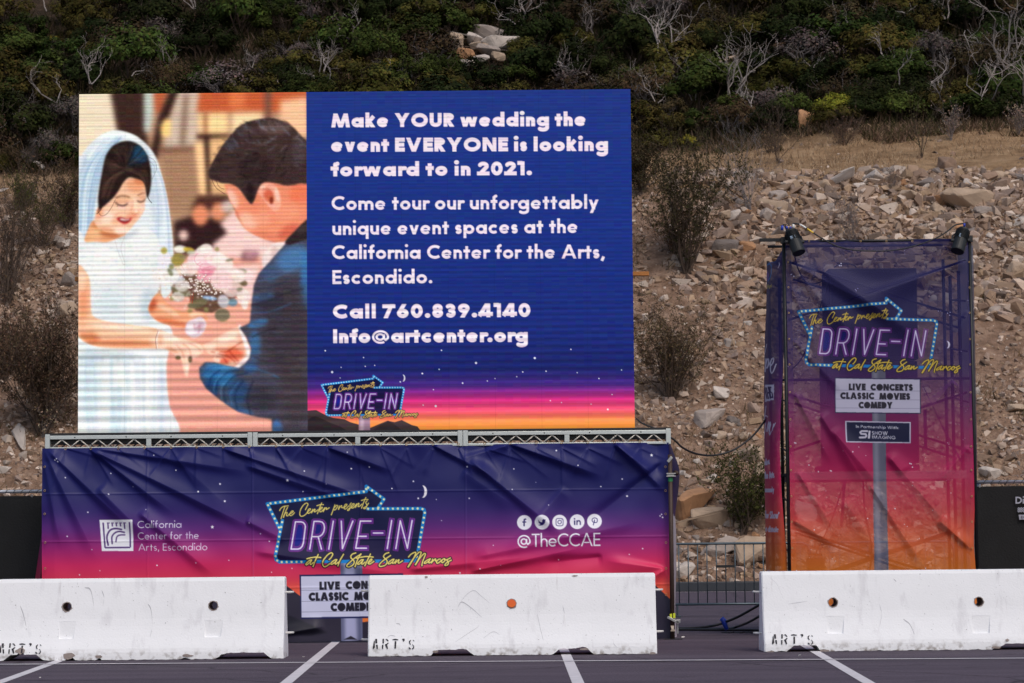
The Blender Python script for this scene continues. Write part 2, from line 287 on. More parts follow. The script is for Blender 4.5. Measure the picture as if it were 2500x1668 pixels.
# ---- a geometric stroke alphabet: cap height 1, w = stroke weight
def arc(cx, cy, rx, ry, a0, a1, n=18):
    t = np.radians(np.linspace(a0, a1, n)); return [(cx + rx * math.cos(q), cy + ry * math.sin(q)) for q in t]
def glyph(ch, w, x):
    h = w / 2; S = []; D = []; lo, hi = -9, 9; R = x / 2; asc = 1.06
    def ext(a, b, k=0.35):
        a, b = np.array(a, float), np.array(b, float); d = (b - a); return [tuple(a - d * k), tuple(b + d * k)]
    bx = 0.5 + 0.25 * w
    if ch == 'A': W = .86 + .4 * w; S = [ext((h * 1.05, 0), (W / 2, 1)), ext((W - h * 1.05, 0), (W / 2, 1)), [(W * .27, .28), (W * .73, .28)]]; lo, hi = 0, 1
    elif ch == 'C': W = .82; S = [arc(.5, .5, .5 - h, .5 - h, 48, 312)]
    elif ch == 'G': W = .95; S = [arc(.5, .5, .5 - h, .5 - h, 45, 360), [(.5, .5 - h), (1 - w * .2, .5 - h)]]; 
    elif ch == 'D': W = .8; S = [[(h, 0), (h, 1)], [(h, 1 - h), (.3, 1 - h)] + arc(.3, .5, W - .3 - h, .5 - h, 90, -90) + [(h, h)]]
    elif ch == 'E': W = bx; S = [[(h, 0), (h, 1)], [(h, h), (W, h)], [(h, .5), (W - .03, .5)], [(h, 1 - h), (W, 1 - h)]]
    elif ch == 'F': W = bx; S = [[(h, 0), (h, 1)], [(h, .48), (W - .03, .48)], [(h, 1 - h), (W, 1 - h)]]
    elif ch == 'H': W = .7 + .2 * w; S = [[(h, 0), (h, 1)], [(W - h, 0), (W - h, 1)], [(h, .5), (W - h, .5)]]
    elif ch == 'I': W = w; S = [[(h, 0), (h, 1)]]
    elif ch == 'L': W = bx - .04; S = [[(h, 0), (h, 1)], [(h, h), (W, h)]]
    elif ch == 'M': W = .95 + .5 * w; S = [ext((h * .9, 0), (.17 + h * .6, 1)), ext((.17 + h * .6, 1), (W / 2, 0)), ext((W / 2, 0), (W - .17 - h * .6, 1)), ext((W - .17 - h * .6, 1), (W - h * .9, 0))]; lo, hi = 0, 1
    elif ch == 'N': W = .74 + .3 * w; S = [[(h, 0), (h, 1)], [(W - h, 0), (W - h, 1)], ext((h * 1.1, 1), (W - h * 1.1, 0))]; lo, hi = 0, 1
    elif ch == 'O': W = 1.; S = [arc(.5, .5, .5 - h, .5 - h, 0, 360, 30)]
    elif ch == 'P': W = .58 + .1 * w; S = [[(h, 0), (h, 1)], [(h, 1 - h), (.28, 1 - h)] + arc(.28, .72, W - .28 - h, .28 - h, 90, -90) + [(h, .44 + h)]]
    elif ch == 'R': W = .62 + .1 * w; S = [[(h, 0), (h, 1)], [(h, 1 - h), (.3, 1 - h)] + arc(.3, .72, W - .3 - h, .28 - h, 90, -90) + [(h, .44 + h)], ext((.26, .5), (W - h * .9, 0), .12)]; lo, hi = 0, 1
    elif ch == 'S': W = .56 + .15 * w; r = (1 - w) / 4; S = [arc(W / 2, 1 - h - r, W / 2 - h, r, 35, 270) + arc(W / 2, h + r, W / 2 - h, r, 90, -145)]
    elif ch == 'T': W = .6 + .2 * w; S = [[(W / 2, 0), (W / 2, 1)], [(0, 1 - h), (W, 1 - h)]]
    elif ch == 'U': W = .66 + .3 * w; S = [[(h, 1)] + arc(W / 2, W / 2, W / 2 - h, W / 2 - h, 180, 360) + [(W - h, 1)]]
    elif ch == 'V': W = .8 + .4 * w; S = [ext((h * 1.05, 1), (W / 2, 0)), ext((W - h * 1.05, 1), (W / 2, 0))]; lo, hi = 0, 1
    elif ch == 'W': W = 1.2 + .6 * w; S = [ext((h * 1.05, 1), (W * .3, 0)), ext((W * .3, 0), (W / 2, 1)), ext((W / 2, 1), (W * .7, 0)), ext((W * .7, 0), (W - h * 1.05, 1))]; lo, hi = 0, 1
    elif ch == 'Y': W = .78 + .4 * w; S = [ext((h * 1.1, 1), (W / 2, .42), .2), ext((W - h * 1.1, 1), (W / 2, .42), .2), [(W / 2, 0), (W / 2, .45)]]; lo, hi = 0, 1
    elif ch == 'a': W = 2 * R + .04; S = [arc(R, R, R - h, R - h, 0, 360, 26), [(W - h, 0), (W - h, x)]]
    elif ch == 'b': W = 2 * R + .04; S = [arc(R + .04, R, R - h, R - h, 0, 360, 26), [(h, 0), (h, asc)]]
    elif ch == 'c': W = 2 * R * .88; S = [arc(R, R, R - h, R - h, 48, 312)]
    elif ch == 'd': W = 2 * R + .04; S = [arc(R, R, R - h, R - h, 0, 360, 26), [(W - h, 0), (W - h, asc)]]
    elif ch == 'e': W = 2 * R; S = [arc(R, R, R - h, R - h, 0, 318), [(h, R), (W - h, R)]] if w < .17 else [arc(R, R, R - h, R - h, 14, 322), [(h, R - .02), (W - h * .6, R - .02 + h * .1)]]
    elif ch == 'f': W = .34 + .3 * w; S = [[(.1 + h, 0), (.1 + h, asc - .2)] + arc(.1 + h + .17, asc - .17 - h, .17, .17, 180, 95, 8), [(0, x - h), (W, x - h)]]
    elif ch == 'g': W = 2 * R + .04; S = [arc(R, R, R - h, R - h, 0, 360, 26), [(W - h, x)] + arc(W / 2, -.08, W / 2 - h, .24 - h * .6, 0, -150)]
    elif ch in 'hn': W = .48 + .35 * w; r = W / 2 - h; S = [[(h, 0), (h, asc if ch == 'h' else x)], arc(W / 2, x - h - r, r, r, 180, 0) + [(W - h, 0)]]
    elif ch == 'i': W = w; S = [[(h, 0), (h, x)]]; D = [(h, asc - .1, max(.075, h * 1.05))]
    elif ch == 'k': W = .5 + .4 * w; S = [[(h, 0), (h, asc)], ext((h, x * .42), (W - h * 1.2, x), .2), ext((w * .8, x * .6), (W - h * 1.1, 0), .2)]; lo = 0; 
    elif ch == 'l': W = w; S = [[(h, 0), (h, asc)]]
    elif ch == 'm': W = .84 + .5 * w; r = (W - w) / 4; S = [[(h, 0), (h, x)], arc(h + r, x - h - r, r, r, 180, 0) + [(h + 2 * r, 0)], arc(h + 3 * r, x - h - r, r, r, 180, 0) + [(W - h, 0)]]
    elif ch == 'o': W = 2 * R; S = [arc(R, R, R - h, R - h, 0, 360, 26)]
    elif ch == 'p': W = 2 * R + .04; S = [arc(R + .04, R, R - h, R - h, 0, 360, 26), [(h, -.3), (h, x)]]
    elif ch == 'q': W = 2 * R + .04; S = [arc(R, R, R - h, R - h, 0, 360, 26), [(W - h, -.3), (W - h, x)]]
    elif ch == 'r': W = .3 + .3 * w; S = [[(h, 0), (h, x)], arc(h + .2, x - h - .2, .2, .2, 180, 62, 10)]
    elif ch == 's': W = .38 + .25 * w; r = (x - w) / 4; S = [arc(W / 2, x - h - r, W / 2 - h, r, 35, 270) + arc(W / 2, h + r, W / 2 - h, r, 90, -145)]
    elif ch == 't': W = .34 + .3 * w; S = [[(W / 2, 0), (W / 2, .9)], [(0, x - h), (W, x - h)]]
    elif ch == 'u': W = .5 + .35 * w; r = W / 2 - h; S = [[(h, x)] + arc(W / 2, h + r, r, r, 180, 360) + [(W - h, h + r)], [(W - h, 0), (W - h, x)]]
    elif ch == 'v': W = .5 + .5 * w; S = [ext((h * 1.05, x), (W / 2, 0)), ext((W - h * 1.05, x), (W / 2, 0))]; lo, hi = 0, x
    elif ch == 'w': W = .8 + .8 * w; S = [ext((h * 1.05, x), (W * .29, 0)), ext((W * .29, 0), (W / 2, x)), ext((W / 2, x), (W * .71, 0)), ext((W * .71, 0), (W - h * 1.05, x))]; lo, hi = 0, x
    elif ch == 'y': W = .52 + .5 * w; S = [ext((h * 1.05, x), (W / 2, 0), .1), ext((W - h * 1.05, x), (W * .27, -.3), .2)]; lo, hi = -.3, x
    elif ch == '0': W = .6 + .3 * w; S = [arc(W / 2, .5, W / 2 - h, .5 - h, 0, 360, 30)]
    elif ch == '1': W = .3 + .4 * w; S = [[(W - h, 0), (W - h, 1)], [(0, 1 - h * .8), (W - h, 1 - h * .8)]]
    elif ch == '2': W = .54 + .4 * w; S = [arc(W / 2, .72 - h * .3, W / 2 - h, .28 - h * .7, 165, -20) + [(h * 1.3, h)], [(0, h), (W, h)]]; lo = 0
    elif ch == '3': W = .52 + .3 * w; r = (1 - w) / 4; S = [arc(W / 2 - .02, 1 - h - r, W / 2 - h, r, 150, -90) + arc(W / 2, h + r, W / 2 - h, r, 90, -150)]
    elif ch == '4': W = .62 + .4 * w; S = [[(W * .68, 0), (W * .68, 1)], [(0, .24), (W, .24)], ext((h * .8, .24), (W * .62, 1), .2)]; lo, hi = 0, 1
    elif ch == '6': W = .6 + .25 * w; r = W / 2 - h; S = [arc(W / 2, h + r, r, r, 0, 360, 26), ext((h * 1.1, h + r * 1.3), (W * .62, 1), .15)]; hi = 1
    elif ch == '9': W = .6 + .25 * w; r = W / 2 - h; S = [arc(W / 2, 1 - h - r, r, r, 0, 360, 26), ext((W - h * 1.1, 1 - h - r * 1.3), (W * .38, 0), .15)]; lo = 0
    elif ch == '7': W = .56 + .35 * w; S = [[(0, 1 - h), (W, 1 - h)], ext((W - h * 1.2, 1), (W * .25, 0), .2)]; lo, hi = 0, 1
    elif ch == '8': W = .54 + .3 * w; r = (1 - w) / 4; S = [arc(W / 2, 1 - h - r, W / 2 - h * 1.1, r, 0, 360, 24), arc(W / 2, h + r, W / 2 - h, r, 0, 360, 24)]
    elif ch == '.': W = max(.16, w * 1.15); D = [(W / 2, W / 2, W / 2)]
    elif ch == ':': W = max(.16, w * 1.15); D = [(W / 2, W / 2, W / 2), (W / 2, x - W / 2, W / 2)]
    elif ch == ',': W = max(.16, w * 1.1); S = [[(W * .75, .14), (W * .25, -.18)]]
    elif ch == '"': W = .3; S = [[(.07, 1), (.07, .72)], [(.22, 1), (.22, .72)]]
    elif ch == "'": W = .14; S = [[(.07, 1), (.04, .72)]]
    elif ch == '@': W = 1.02; ww = min(h, .09); S = [arc(.5, .42, .5 - ww, .5 - ww, -52, 295 - 360 + 0, 2)[:0] or arc(.5, .42, .5 - ww, .5 - ww, 300, -12, 30) + [(.78, .2), (.7, .3)], arc(.48, .42, .2, .2, 0, 360, 20), [(.7, .62), (.69, .3)]]
    else: W = .3
    return W, S, D, lo, hi

def text(cv, s_, x0, y0, x1, y1, cap, w, col, xh=.64, sp=.09, alpha=1.0, shear=0.0, solid='', wm=1.0, space=.3):
    """s_ set on the baseline (x0, y0)-(x1, y1) of the photograph, cap height in pixels, weight w of the cap height"""
    xs = 0; lay = []
    for ch in s_:
        if ch == ' ': xs += space; continue
        g = glyph(ch, w, xh); lay.append((ch, xs, g)); xs += g[0] + sp
    tot = xs - sp; kx = math.hypot(x1 - x0, y1 - y0) / tot
    ux, uy = (x1 - x0) / math.hypot(x1 - x0, y1 - y0), (y1 - y0) / math.hypot(x1 - x0, y1 - y0)
    def M(p, ox):
        X = (ox + p[0]) * kx + shear * p[1] * cap; Yy = p[1] * cap
        return (x0 + X * ux + Yy * uy, y0 + X * uy - Yy * ux)
    for ch, ox, (W, S, D, lo, hi) in lay:
        clip = []
        if hi < 9: clip.append((M((0, hi), ox), M((W, hi), ox), 1))
        if lo > -9: clip.append((M((0, lo), ox), M((W, lo), ox), -1))
        masks = []
        if ch in solid:
            cv.poly([M(p, ox) for p in S[-1]], col, alpha)
        if S:
            lw = w * cap * wm
            if ch == '@': lw = min(w, .15) * cap * wm
            for iS, L in enumerate(S):
                r = cv.strokemask([[M(p, ox) for p in L]], lw * (.5 if ch == "e" and iS == 1 and w > .15 else .7 if ch == "A" and iS == 2 else 1), True, clip)
                if r is not None: masks.append(r)
        if masks:                                 # union of the strokes of the letter
            ax, ay = min(r[1] for r in masks), min(r[2] for r in masks)
            bx_, by = max(r[1] + r[0].shape[1] for r in masks), max(r[2] + r[0].shape[0] for r in masks)
            U = np.zeros((by - ay, bx_ - ax))
            for m, mx, my in masks:
                v = U[my - ay:my - ay + m.shape[0], mx - ax:mx - ax + m.shape[1]]; np.maximum(v, m, out=v)
            cv.put(U, ax, ay, col, alpha)
        for (dx, dy, dr) in D:
            c = M((dx, dy), ox); cv.ell(c[0], c[1], dr * (kx + cap) / 2, dr * cap, col, alpha)

# ---- the neon arrow logo, digitised once in the coordinates of the long banner
def _z(pts, x0, y0, k): return [(x0 + a / k, y0 + b / k) for a, b in pts]
def _parse(s_):
    return [[tuple(float(v) for v in p.split(',')) for p in L.split()] for L in s_.split('|')]
SCRIPT_A = _parse("118,440 150,385 210,345 320,330|240,345 190,490 150,625|300,365 250,470 205,595|205,595 225,530 275,480 290,490 272,550 300,560 345,515|345,515 400,490 432,455 400,450 365,490 347,540 375,555 420,530 460,485|"
 "710,420 750,340 770,290 730,268 660,320 595,430 582,530 620,572 700,540 765,470|760,470 800,440 832,405 800,400 770,440 760,490 790,502 850,460|880,410 850,495|858,475 920,410 932,420 912,465 945,460 1000,420|1085,265 1035,380 985,510|975,330 1050,305 1125,305|"
 "1030,425 1085,395 1102,365 1070,370 1042,410 1045,465 1080,460 1130,410|1150,375 1120,465|1130,440 1180,375 1197,385 1192,415 1260,375|1390,305 1350,420 1305,540|1375,370 1430,320 1452,340 1410,410 1370,425|1490,330 1470,415|1478,395 1530,330 1547,335 1545,375 1600,360|"
 "1600,370 1650,330 1667,295 1630,300 1605,345 1602,395 1640,400 1710,330|1765,265 1738,300 1737,350 1720,420 1685,440 1690,410 1770,370|1770,365 1815,325 1832,285 1795,290 1770,335 1775,380 1815,375 1870,310|1885,285 1860,370|1870,345 1925,275 1942,285 1920,345 1950,345 2010,290|2100,140 2050,250 2000,385|1995,210 2080,185 2150,185|2130,210 2095,260 2122,310 2100,380 2055,395 2050,375 2110,340 2160,270")
SCRIPT_B = _parse("370,320 310,330 220,410 200,455 240,450 320,380 370,320 325,420 345,450 420,390|555,165 490,300 405,510|230,290 330,260 480,240 630,250|870,310 940,230 970,150 920,115 820,180 710,320 680,430 720,510 790,500 890,425|1090,310 1030,320 940,390 920,440 960,440 1040,380 1090,310 1040,420 1065,440 1140,380|1280,160 1180,330 1120,495|"
 "1630,120 1540,150 1490,210 1500,270 1560,320 1590,390 1550,460 1450,520 1380,510 1380,470 1450,400 1600,270 1780,150|1780,150 1690,300 1610,520|1650,270 1800,240 1960,220 2130,240|1850,310 1790,320 1700,400 1690,440 1730,440 1800,380 1850,310 1800,420 1830,440 1900,380|2050,150 1980,300 1890,490|1985,410 2080,340 2092,300 2050,310 1992,390 1992,430 2050,430 2150,360")
SCRIPT_C = _parse("525,100 440,130 390,190 410,240 470,290 480,360 430,430 330,460 280,450 290,400 380,310 570,175|660,270 600,290 520,360 515,395 560,385 630,330 660,270 620,350 632,380 700,335|720,290 690,385|700,360 780,290 792,300 770,360 800,370 890,310|1040,215 1110,140 1200,95 1230,110 1180,240 1080,410 1040,470 1035,455 1150,280 1290,110 1350,85 1370,110 1300,270 1220,420|1225,415 1340,240 1440,130 1480,130 1470,180 1410,330 1390,440|"
 "1610,260 1540,290 1460,350 1455,380 1500,370 1570,320 1610,260 1570,340 1582,370 1640,335|1670,270 1640,370|1655,345 1730,270 1752,275 1740,315 1790,310|1870,270 1820,280 1770,340 1790,375 1840,355 1900,300|1960,260 1920,290 1902,340 1930,360 1980,320 1992,270 1960,260 2000,295 2050,280|2130,240 2060,280 2050,310 2080,350 2070,410 2010,440 1990,420 2040,360 2155,295")
NEON = _parse("143,628 215,168 310,168 350,180 376,215 383,250 350,520 330,580 300,615 260,628 143,628|458,628 530,160 620,160 665,172 695,205 706,260 696,330 668,380 630,410 600,418 495,418|600,420 655,628|855,155 780,628|990,155 1010,620 1185,155|1490,155 1310,155 1235,612 1415,612|1275,412 1410,412|1530,357 1690,357|1840,145 1765,618|1910,618 1985,150 2105,612 2185,145")
def logo(cv, xf=None, k=1.0, dark=True, gold=(226, 210, 112), lamp=(232, 232, 176), blue=(6, 124, 196), inside=(10, 18, 58), ina=0.9):
    old = cv.xf; cv.xf = xf
    zz = lambda p: _z(p, 600, 1040, 3.9167)
    box = zz([(350, 905), (285, 1240), (290, 1280), (325, 1302), (1632, 1290), (1712, 830), (1705, 800), (1670, 790), (1165, 793)])
    arrow = zz([(325, 985), (205, 745), (1153, 628), (1153, 578), (1322, 700), (1262, 790)])
    cv.poly(zz([(350, 905), (285, 1240), (290, 1280), (325, 1302), (1632, 1290), (1712, 830), (1705, 800), (1670, 790), (1262, 790), (1322, 700), (1153, 578), (1153, 628), (205, 745), (325, 985)]), inside, ina)
    for L in (arrow, box): cv.stroke([L], 8.0 * k, blue)
    for L in (arrow, box):
        L = np.array(L); seg = np.hypot(*(L[1:] - L[:-1]).T); tot = seg.sum(); d = 4.0
        while d < tot:
            i = 0; r = d
            while r > seg[i] and i < len(seg) - 1: r -= seg[i]; i += 1
            q = L[i] + (L[i + 1] - L[i]) * r / seg[i]
            if not (q[1] > 1363 and q[0] > 740): cv.ell(q[0], q[1], 2.7, 2.7, lamp)
            d += 12.1
    n = [_z(L, 690, 1250, 6.912) for L in NEON]
    cv.poly(n[0], (22, 30, 130), .85); cv.poly(n[1][:11], (22, 30, 130), .8)
    def outl(L, e):
        L = [np.array(p) for p in L]; a, b = L[0] - L[1], L[-1] - L[-2]
        return [L[0] + a / np.hypot(*a) * e] + L[1:-1] + [L[-1] + b / np.hypot(*b) * e] if np.hypot(*(L[0] - L[-1])) > 1 else L
    for L in n: cv.stroke([outl(L, 6)], 13.2 * k, (150, 60, 150), butt=True)
    for L in n: cv.stroke([outl(L, 5.4)], 11.6 * k, (88, 34, 128), butt=True)
    cv.poly([(n[0][i][0] * .62 + n[0][0][0] * .0 + .38 * np.mean([q[0] for q in n[0]]), n[0][i][1] * .62 + .38 * np.mean([q[1] for q in n[0]])) for i in range(len(n[0]))], (24, 30, 135), .9, blur=1.5)
    cv.stroke(n, 4.6 * k, (150, 110, 205), .7); cv.stroke(n, 2.7 * k, (226, 222, 250))
    sa = [_z(L, 670, 1200, 9.4) for L in SCRIPT_A]
    sb = [_z(L, 730, 1340, 11.75) for L in SCRIPT_B] + [_z(L, 900, 1340, 10.68) for L in SCRIPT_C]
    sa = [smooth_open(L, 4) for L in sa]; sb = [smooth_open(L, 4) for L in sb]
    for L in sa: cv.stroke([L], 3.8 * k, (12, 14, 40), .8)
    for L in sa: cv.stroke([L], 2.3 * k, gold)
    for L in sb: cv.stroke([L], 7.6 * k, (14, 16, 38))
    for L in sb: cv.stroke([L], 2.9 * k, gold)
    cv.xf = old

def star(cv, x, y, r, col=(228, 228, 245), five=True):
    if not five: cv.ell(x, y, r, r, col); return
    p = []
    for i in range(10):
        q = r if i % 2 == 0 else r * .45; a = -math.pi / 2 + i * math.pi / 5; p.append((x + q * math.cos(a), y + q * math.sin(a)))
    cv.poly(p, col)
def moon(cv, x, y, r, col=(226, 224, 240)):
    t = np.radians(np.linspace(-80, 80, 14)); o = [(x + r * .75 * math.cos(a), y + r * math.sin(a)) for a in t]
    t = np.radians(np.linspace(78, -78, 12)); i_ = [(x - r * .12 + r * .45 * math.cos(a), y - r * .02 + r * .95 * math.sin(a)) for a in t]
    cv.poly(o + i_, col)
def vgrad(cv, stops, ymap=None):                  # vertical gradient, stops in photograph rows at column 1250
    px, py = cv.photo_xy()
    yy = py + (px - 1250) * 0.0096
    ys = [q[0] for q in stops]
    for c in range(3): cv.a[..., c] = np.interp(yy, ys, [q[1][c] / 255.0 for q in stops])
def paint_screen(cv):
    rnd = random.Random(5)
    vgrad(cv, [(220, (32, 54, 132)), (420, (27, 51, 132)), (640, (25, 47, 128)), (800, (26, 43, 121)), (900, (26, 35, 104)), (940, (70, 40, 130)), (958, (140, 40, 130)), (975, (205, 45, 125)), (1000, (245, 80, 115)), (1022, (255, 130, 85)), (1050, (255, 165, 60))])
    W = (244, 226, 238)
    for s_, x0, y0, x1, y1 in (("Make YOUR wedding the", 808, 311.5, 1432, 308), ("event EVERYONE is looking", 807, 371, 1486, 369), ("forward to in 2021.", 807, 431, 1300, 428)):
        text(cv, s_, x0, y0, x1, y1, 34, .29, W, xh=.71, sp=.035, space=.26)
    for s_, x0, y0, x1, y1 in (("Come tour our unforgettably", 809, 513, 1462, 510), ("unique event spaces at the", 811, 574, 1411, 569), ("California Center for the Arts,", 810, 633, 1476, 631), ("Escondido.", 811, 694, 1056, 692)):
        text(cv, s_, x0, y0, x1, y1, 34, .205, W, xh=.66, sp=.075, space=.3)
    text(cv, "Call 760.839.4140", 811, 778, 1297, 774, 34, .29, W, xh=.71, sp=.035, space=.26)
    text(cv, "Info@artcenter.org", 812, 838, 1290, 835, 34, .29, W, xh=.71, sp=.035, space=.26)
    for zx, zy, r in ((155, 620, 1.6), (968, 618, 1.5), (1874, 611, 1.4), (423, 668, 1.3), (1621, 672, 2.4), (1210, 706, 2.4), (435, 730, 1.2), (501, 723, 1.2), (203, 770, 2.4), (266, 737, 1.1), (952, 751, 1.5), (834, 780, 1.8), (1537, 769, 1.4), (1700, 764, 1.4), (1918, 774, 1.1), (1495, 802, 1.3), (1343, 815, 1.2), (1289, 832, 1.2), (1116, 847, 1.7), (2070, 815, 1.4), (2228, 755, 1.2), (912, 893, 1.2), (2162, 927, 1.2), (1730, 970, 1.3), (840, 1001, 1.3), (928, 1008, 2.4), (2132, 1031, 1.9), (1808, 983, 1.1), (2015, 994, 1.1), (680, 838, 1.5), (259, 811, 1.2)):
        star(cv, 740 + zx / 2.866, 640 + zy / 2.866, r * 1.1, five=False)
    moon(cv, 740 + 697 / 2.866, 640 + 812 / 2.866, 8.6)
    zz = lambda p: [(740 + a / 2.866, 640 + b / 2.866) for a, b in p]
    for pts, c in (([(30, 1040), (90, 1035), (165, 1075), (210, 1090), (290, 1100), (330, 1120), (390, 1137), (470, 1160), (540, 1130), (590, 1110), (640, 1120), (690, 1105), (760, 1140), (800, 1150), (830, 1190), (830, 1230), (30, 1230)], (66, 52, 54)), ([(30, 1110), (60, 1085), (90, 1080), (130, 1095), (190, 1125), (260, 1150), (320, 1190), (330, 1230), (30, 1230)], (44, 36, 40)), ([(470, 1190), (540, 1140), (600, 1112), (660, 1150), (700, 1190), (720, 1230), (470, 1230)], (50, 40, 42))):
        cv.poly(zz(pts), c)
    cv.poly(zz([(390, 1080), (468, 1080), (470, 1230), (388, 1230)]), (150, 118, 138)); cv.poly(zz([(400, 1080), (425, 1080), (425, 1230), (398, 1230)]), (205, 180, 195), .6, blur=2)
    logo(cv, lambda p: np.stack([785 + (p[:, 0] - 652) * .5226, 940 + (p[:, 1] - 1230) * .5226], 1), k=.58, gold=(250, 205, 110), lamp=(200, 240, 250), blue=(38, 140, 215))
    # ---- the wedding picture: soft background first
    D = lambda *p: [(180 + a / 3.7328, 220 + b / 3.7328) for a, b in zip(p[::2], p[1::2])]
    E = lambda *p: [(180 + a / 3.7328, 640 + b / 3.7328) for a, b in zip(p[::2], p[1::2])]
    keep = cv.a.copy()
    cv.poly(D(-40, -40, 2140, -40, 2140, 3200, -40, 3200), (188, 150, 124))
    for pts, c, b in (((-40, 0, 360, 0, 420, 560, 300, 700, -40, 700), (236, 218, 192), 4), ((330, 0, 650, 0, 660, 380, 700, 620, 560, 600, 420, 520, 390, 330), (76, 56, 50), 5), ((640, 0, 730, 0, 730, 200, 690, 390, 640, 380), (196, 204, 194), 4), ((730, 0, 860, 0, 800, 200, 740, 220), (190, 105, 75), 5), ((880, 0, 965, 0, 860, 260, 800, 430, 760, 640, 690, 600, 740, 400, 770, 250), (64, 46, 42), 4),
                      ((965, 0, 1160, 0, 1120, 500, 820, 540, 860, 300), (208, 186, 168), 5), ((1000, 40, 1050, 40, 1020, 500, 960, 500), (150, 125, 108), 4), ((790, 330, 830, 260, 890, 270, 880, 420, 800, 430), (252, 210, 140), 3), ((1150, 0, 2140, 0, 2140, 200, 1120, 205), (198, 104, 70), 5), ((1420, 0, 1560, 0, 1560, 160, 1420, 170), (224, 128, 86), 6), ((1740, 0, 1800, 0, 1800, 260, 1740, 260), (130, 92, 78), 4), ((1880, 100, 2140, 60, 2140, 420, 1880, 420), (246, 196, 158), 8),
                      ((1130, 215, 1400, 205, 1410, 400, 1140, 410), (250, 212, 158), 5), ((1440, 210, 1720, 205, 1720, 400, 1450, 400), (252, 220, 176), 6), ((1180, 210, 1220, 210, 1220, 400, 1180, 400), (170, 120, 90), 3), ((1120, 405, 1420, 400, 1410, 440, 1120, 440), (58, 38, 32), 3), ((780, 520, 1120, 520, 1140, 560, 780, 580), (128, 92, 76), 4), ((780, 580, 1120, 580, 1150, 1130, 880, 1130), (170, 134, 108), 6),
                      ((1100, 480, 1180, 470, 1230, 960, 1150, 960), (250, 206, 156), 3), ((1190, 430, 1230, 430, 1250, 950, 1215, 950), (52, 34, 32), 2.5), ((1240, 450, 1400, 430, 1420, 950, 1255, 950), (236, 190, 140), 4), ((1130, 960, 1420, 955, 1420, 1120, 1060, 1100), (92, 62, 54), 4), ((910, 1200, 1100, 1140, 1400, 1180, 1440, 1500, 920, 1500), (66, 46, 46), 5)):
        cv.poly(D(*pts), c, 1, blur=b)
    for cx, cy, rx, ry, c in ((1155, 1140, 75, 95, (226, 146, 112)), (1315, 1110, 62, 85, (224, 150, 118)), (1000, 1325, 45, 48, (236, 200, 190)), (1400, 1060, 60, 50, (210, 190, 180))):
        p = D(cx, cy)[0]; cv.ell(p[0], p[1], rx / 3.73, ry / 3.73, c, 1, 3)
    cv.poly(D(1230, 1560, 1270, 1400, 1400, 1300, 1330, 1220, 1480, 1090, 1560, 1250, 1800, 1380, 2000, 1400, 1900, 1700, 1230, 1700), (238, 202, 196), 1, 3)
    cv.poly(E(880, -40, 1720, -40, 1700, 620, 1600, 940, 1820, 1560, 1820, 1700, 800, 1700, 800, 400), (232, 168, 148), 1, 2)
    cv.poly(E(820, 850, 1200, 900, 1300, 1300, 1820, 1450, 1820, 1700, 900, 1700), (226, 160, 146), .9, 5)
    cv.poly(E(1150, 60, 1700, 20, 1650, 380, 1400, 300), (240, 206, 202), .9, 5)
    cv.poly(D(1545, 1465, 1690, 1470, 1660, 1560, 1520, 1555), (96, 60, 66), .8, 1.5); cv.poly(D(1565, 1478, 1680, 1478, 1650, 1540, 1550, 1535), (200, 150, 160), .9, 1.5)
    for _c in range(3): cv.a[..., _c] = box_blur(cv.a[..., _c], 4.2 * cv.k)
    # figures, laid out on an enlarged view of the picture
    T = lambda x, y: (150 + x * .9823, 195 + y * .9821)
    def G(*p): return [T(x, y) for x, y in zip(p[::2], p[1::2])]
    def S(pts, base, shades=(), blur=.8, alpha=1.0, smooth=True): cv.shape(G(*pts), base, [T(q[0], q[1]) + tuple(q[2:]) for q in shades], blur, alpha, smooth)
    def K(pts, w, col, al=1.0, bl=0): cv.stroke([G(*pts)], w, col, al, smooth=True, blur=bl)
    def off(): cv.clip = None
    # veil
    S((38, 220, 50, 188, 66, 165, 88, 145, 115, 130, 140, 126, 172, 134, 200, 150, 222, 172, 238, 200, 250, 240, 262, 290, 270, 340, 276, 390, 279, 440, 276, 520, 250, 540, 240, 470, 200, 420, 120, 420, 80, 420, 60, 500, 38, 520), (222, 227, 228), ((70, 230, 26, 60, (168, 190, 208), .7, 8, .3), (60, 330, 20, 80, (186, 208, 220), .6, 8), (140, 140, 60, 12, (240, 244, 242), .9, 5), (235, 300, 16, 90, (190, 202, 214), .7, 7, -.15), (258, 400, 10, 60, (230, 236, 238), .8, 5), (225, 430, 14, 60, (172, 186, 204), .6, 7), (90, 180, 30, 14, (238, 242, 240), .8, 5, -.6), (215, 200, 16, 40, (226, 232, 232), .8, 5, -.5)), 1.0)
    for k in range(70):
        t = rnd.random(); j = rnd.uniform(-12, 12)
        K((150 - 40 * t + j, 140 + 10 * t, 105 - 45 * t + j * .6, 200 + 20 * t, 82 - 38 * t + j * .4, 290, 72 - 30 * t + rnd.uniform(-8, 8), 400), rnd.uniform(.8, 2.6), rnd.choice([(246, 249, 248), (150, 178, 204), (178, 200, 216), (228, 236, 238), (110, 146, 184), (250, 250, 248), (126, 158, 190)]), .72, .4)
    for k in range(40):
        x = rnd.uniform(-10, 40); K((212 + x * .5, 172 + x, 236 + x * .5, 260, 240 + x * .75, 350, 236 + x, 470), rnd.uniform(.8, 2.6), rnd.choice([(246, 249, 248), (164, 184, 206), (206, 216, 226), (150, 170, 196), (242, 244, 243)]), .65, .4)
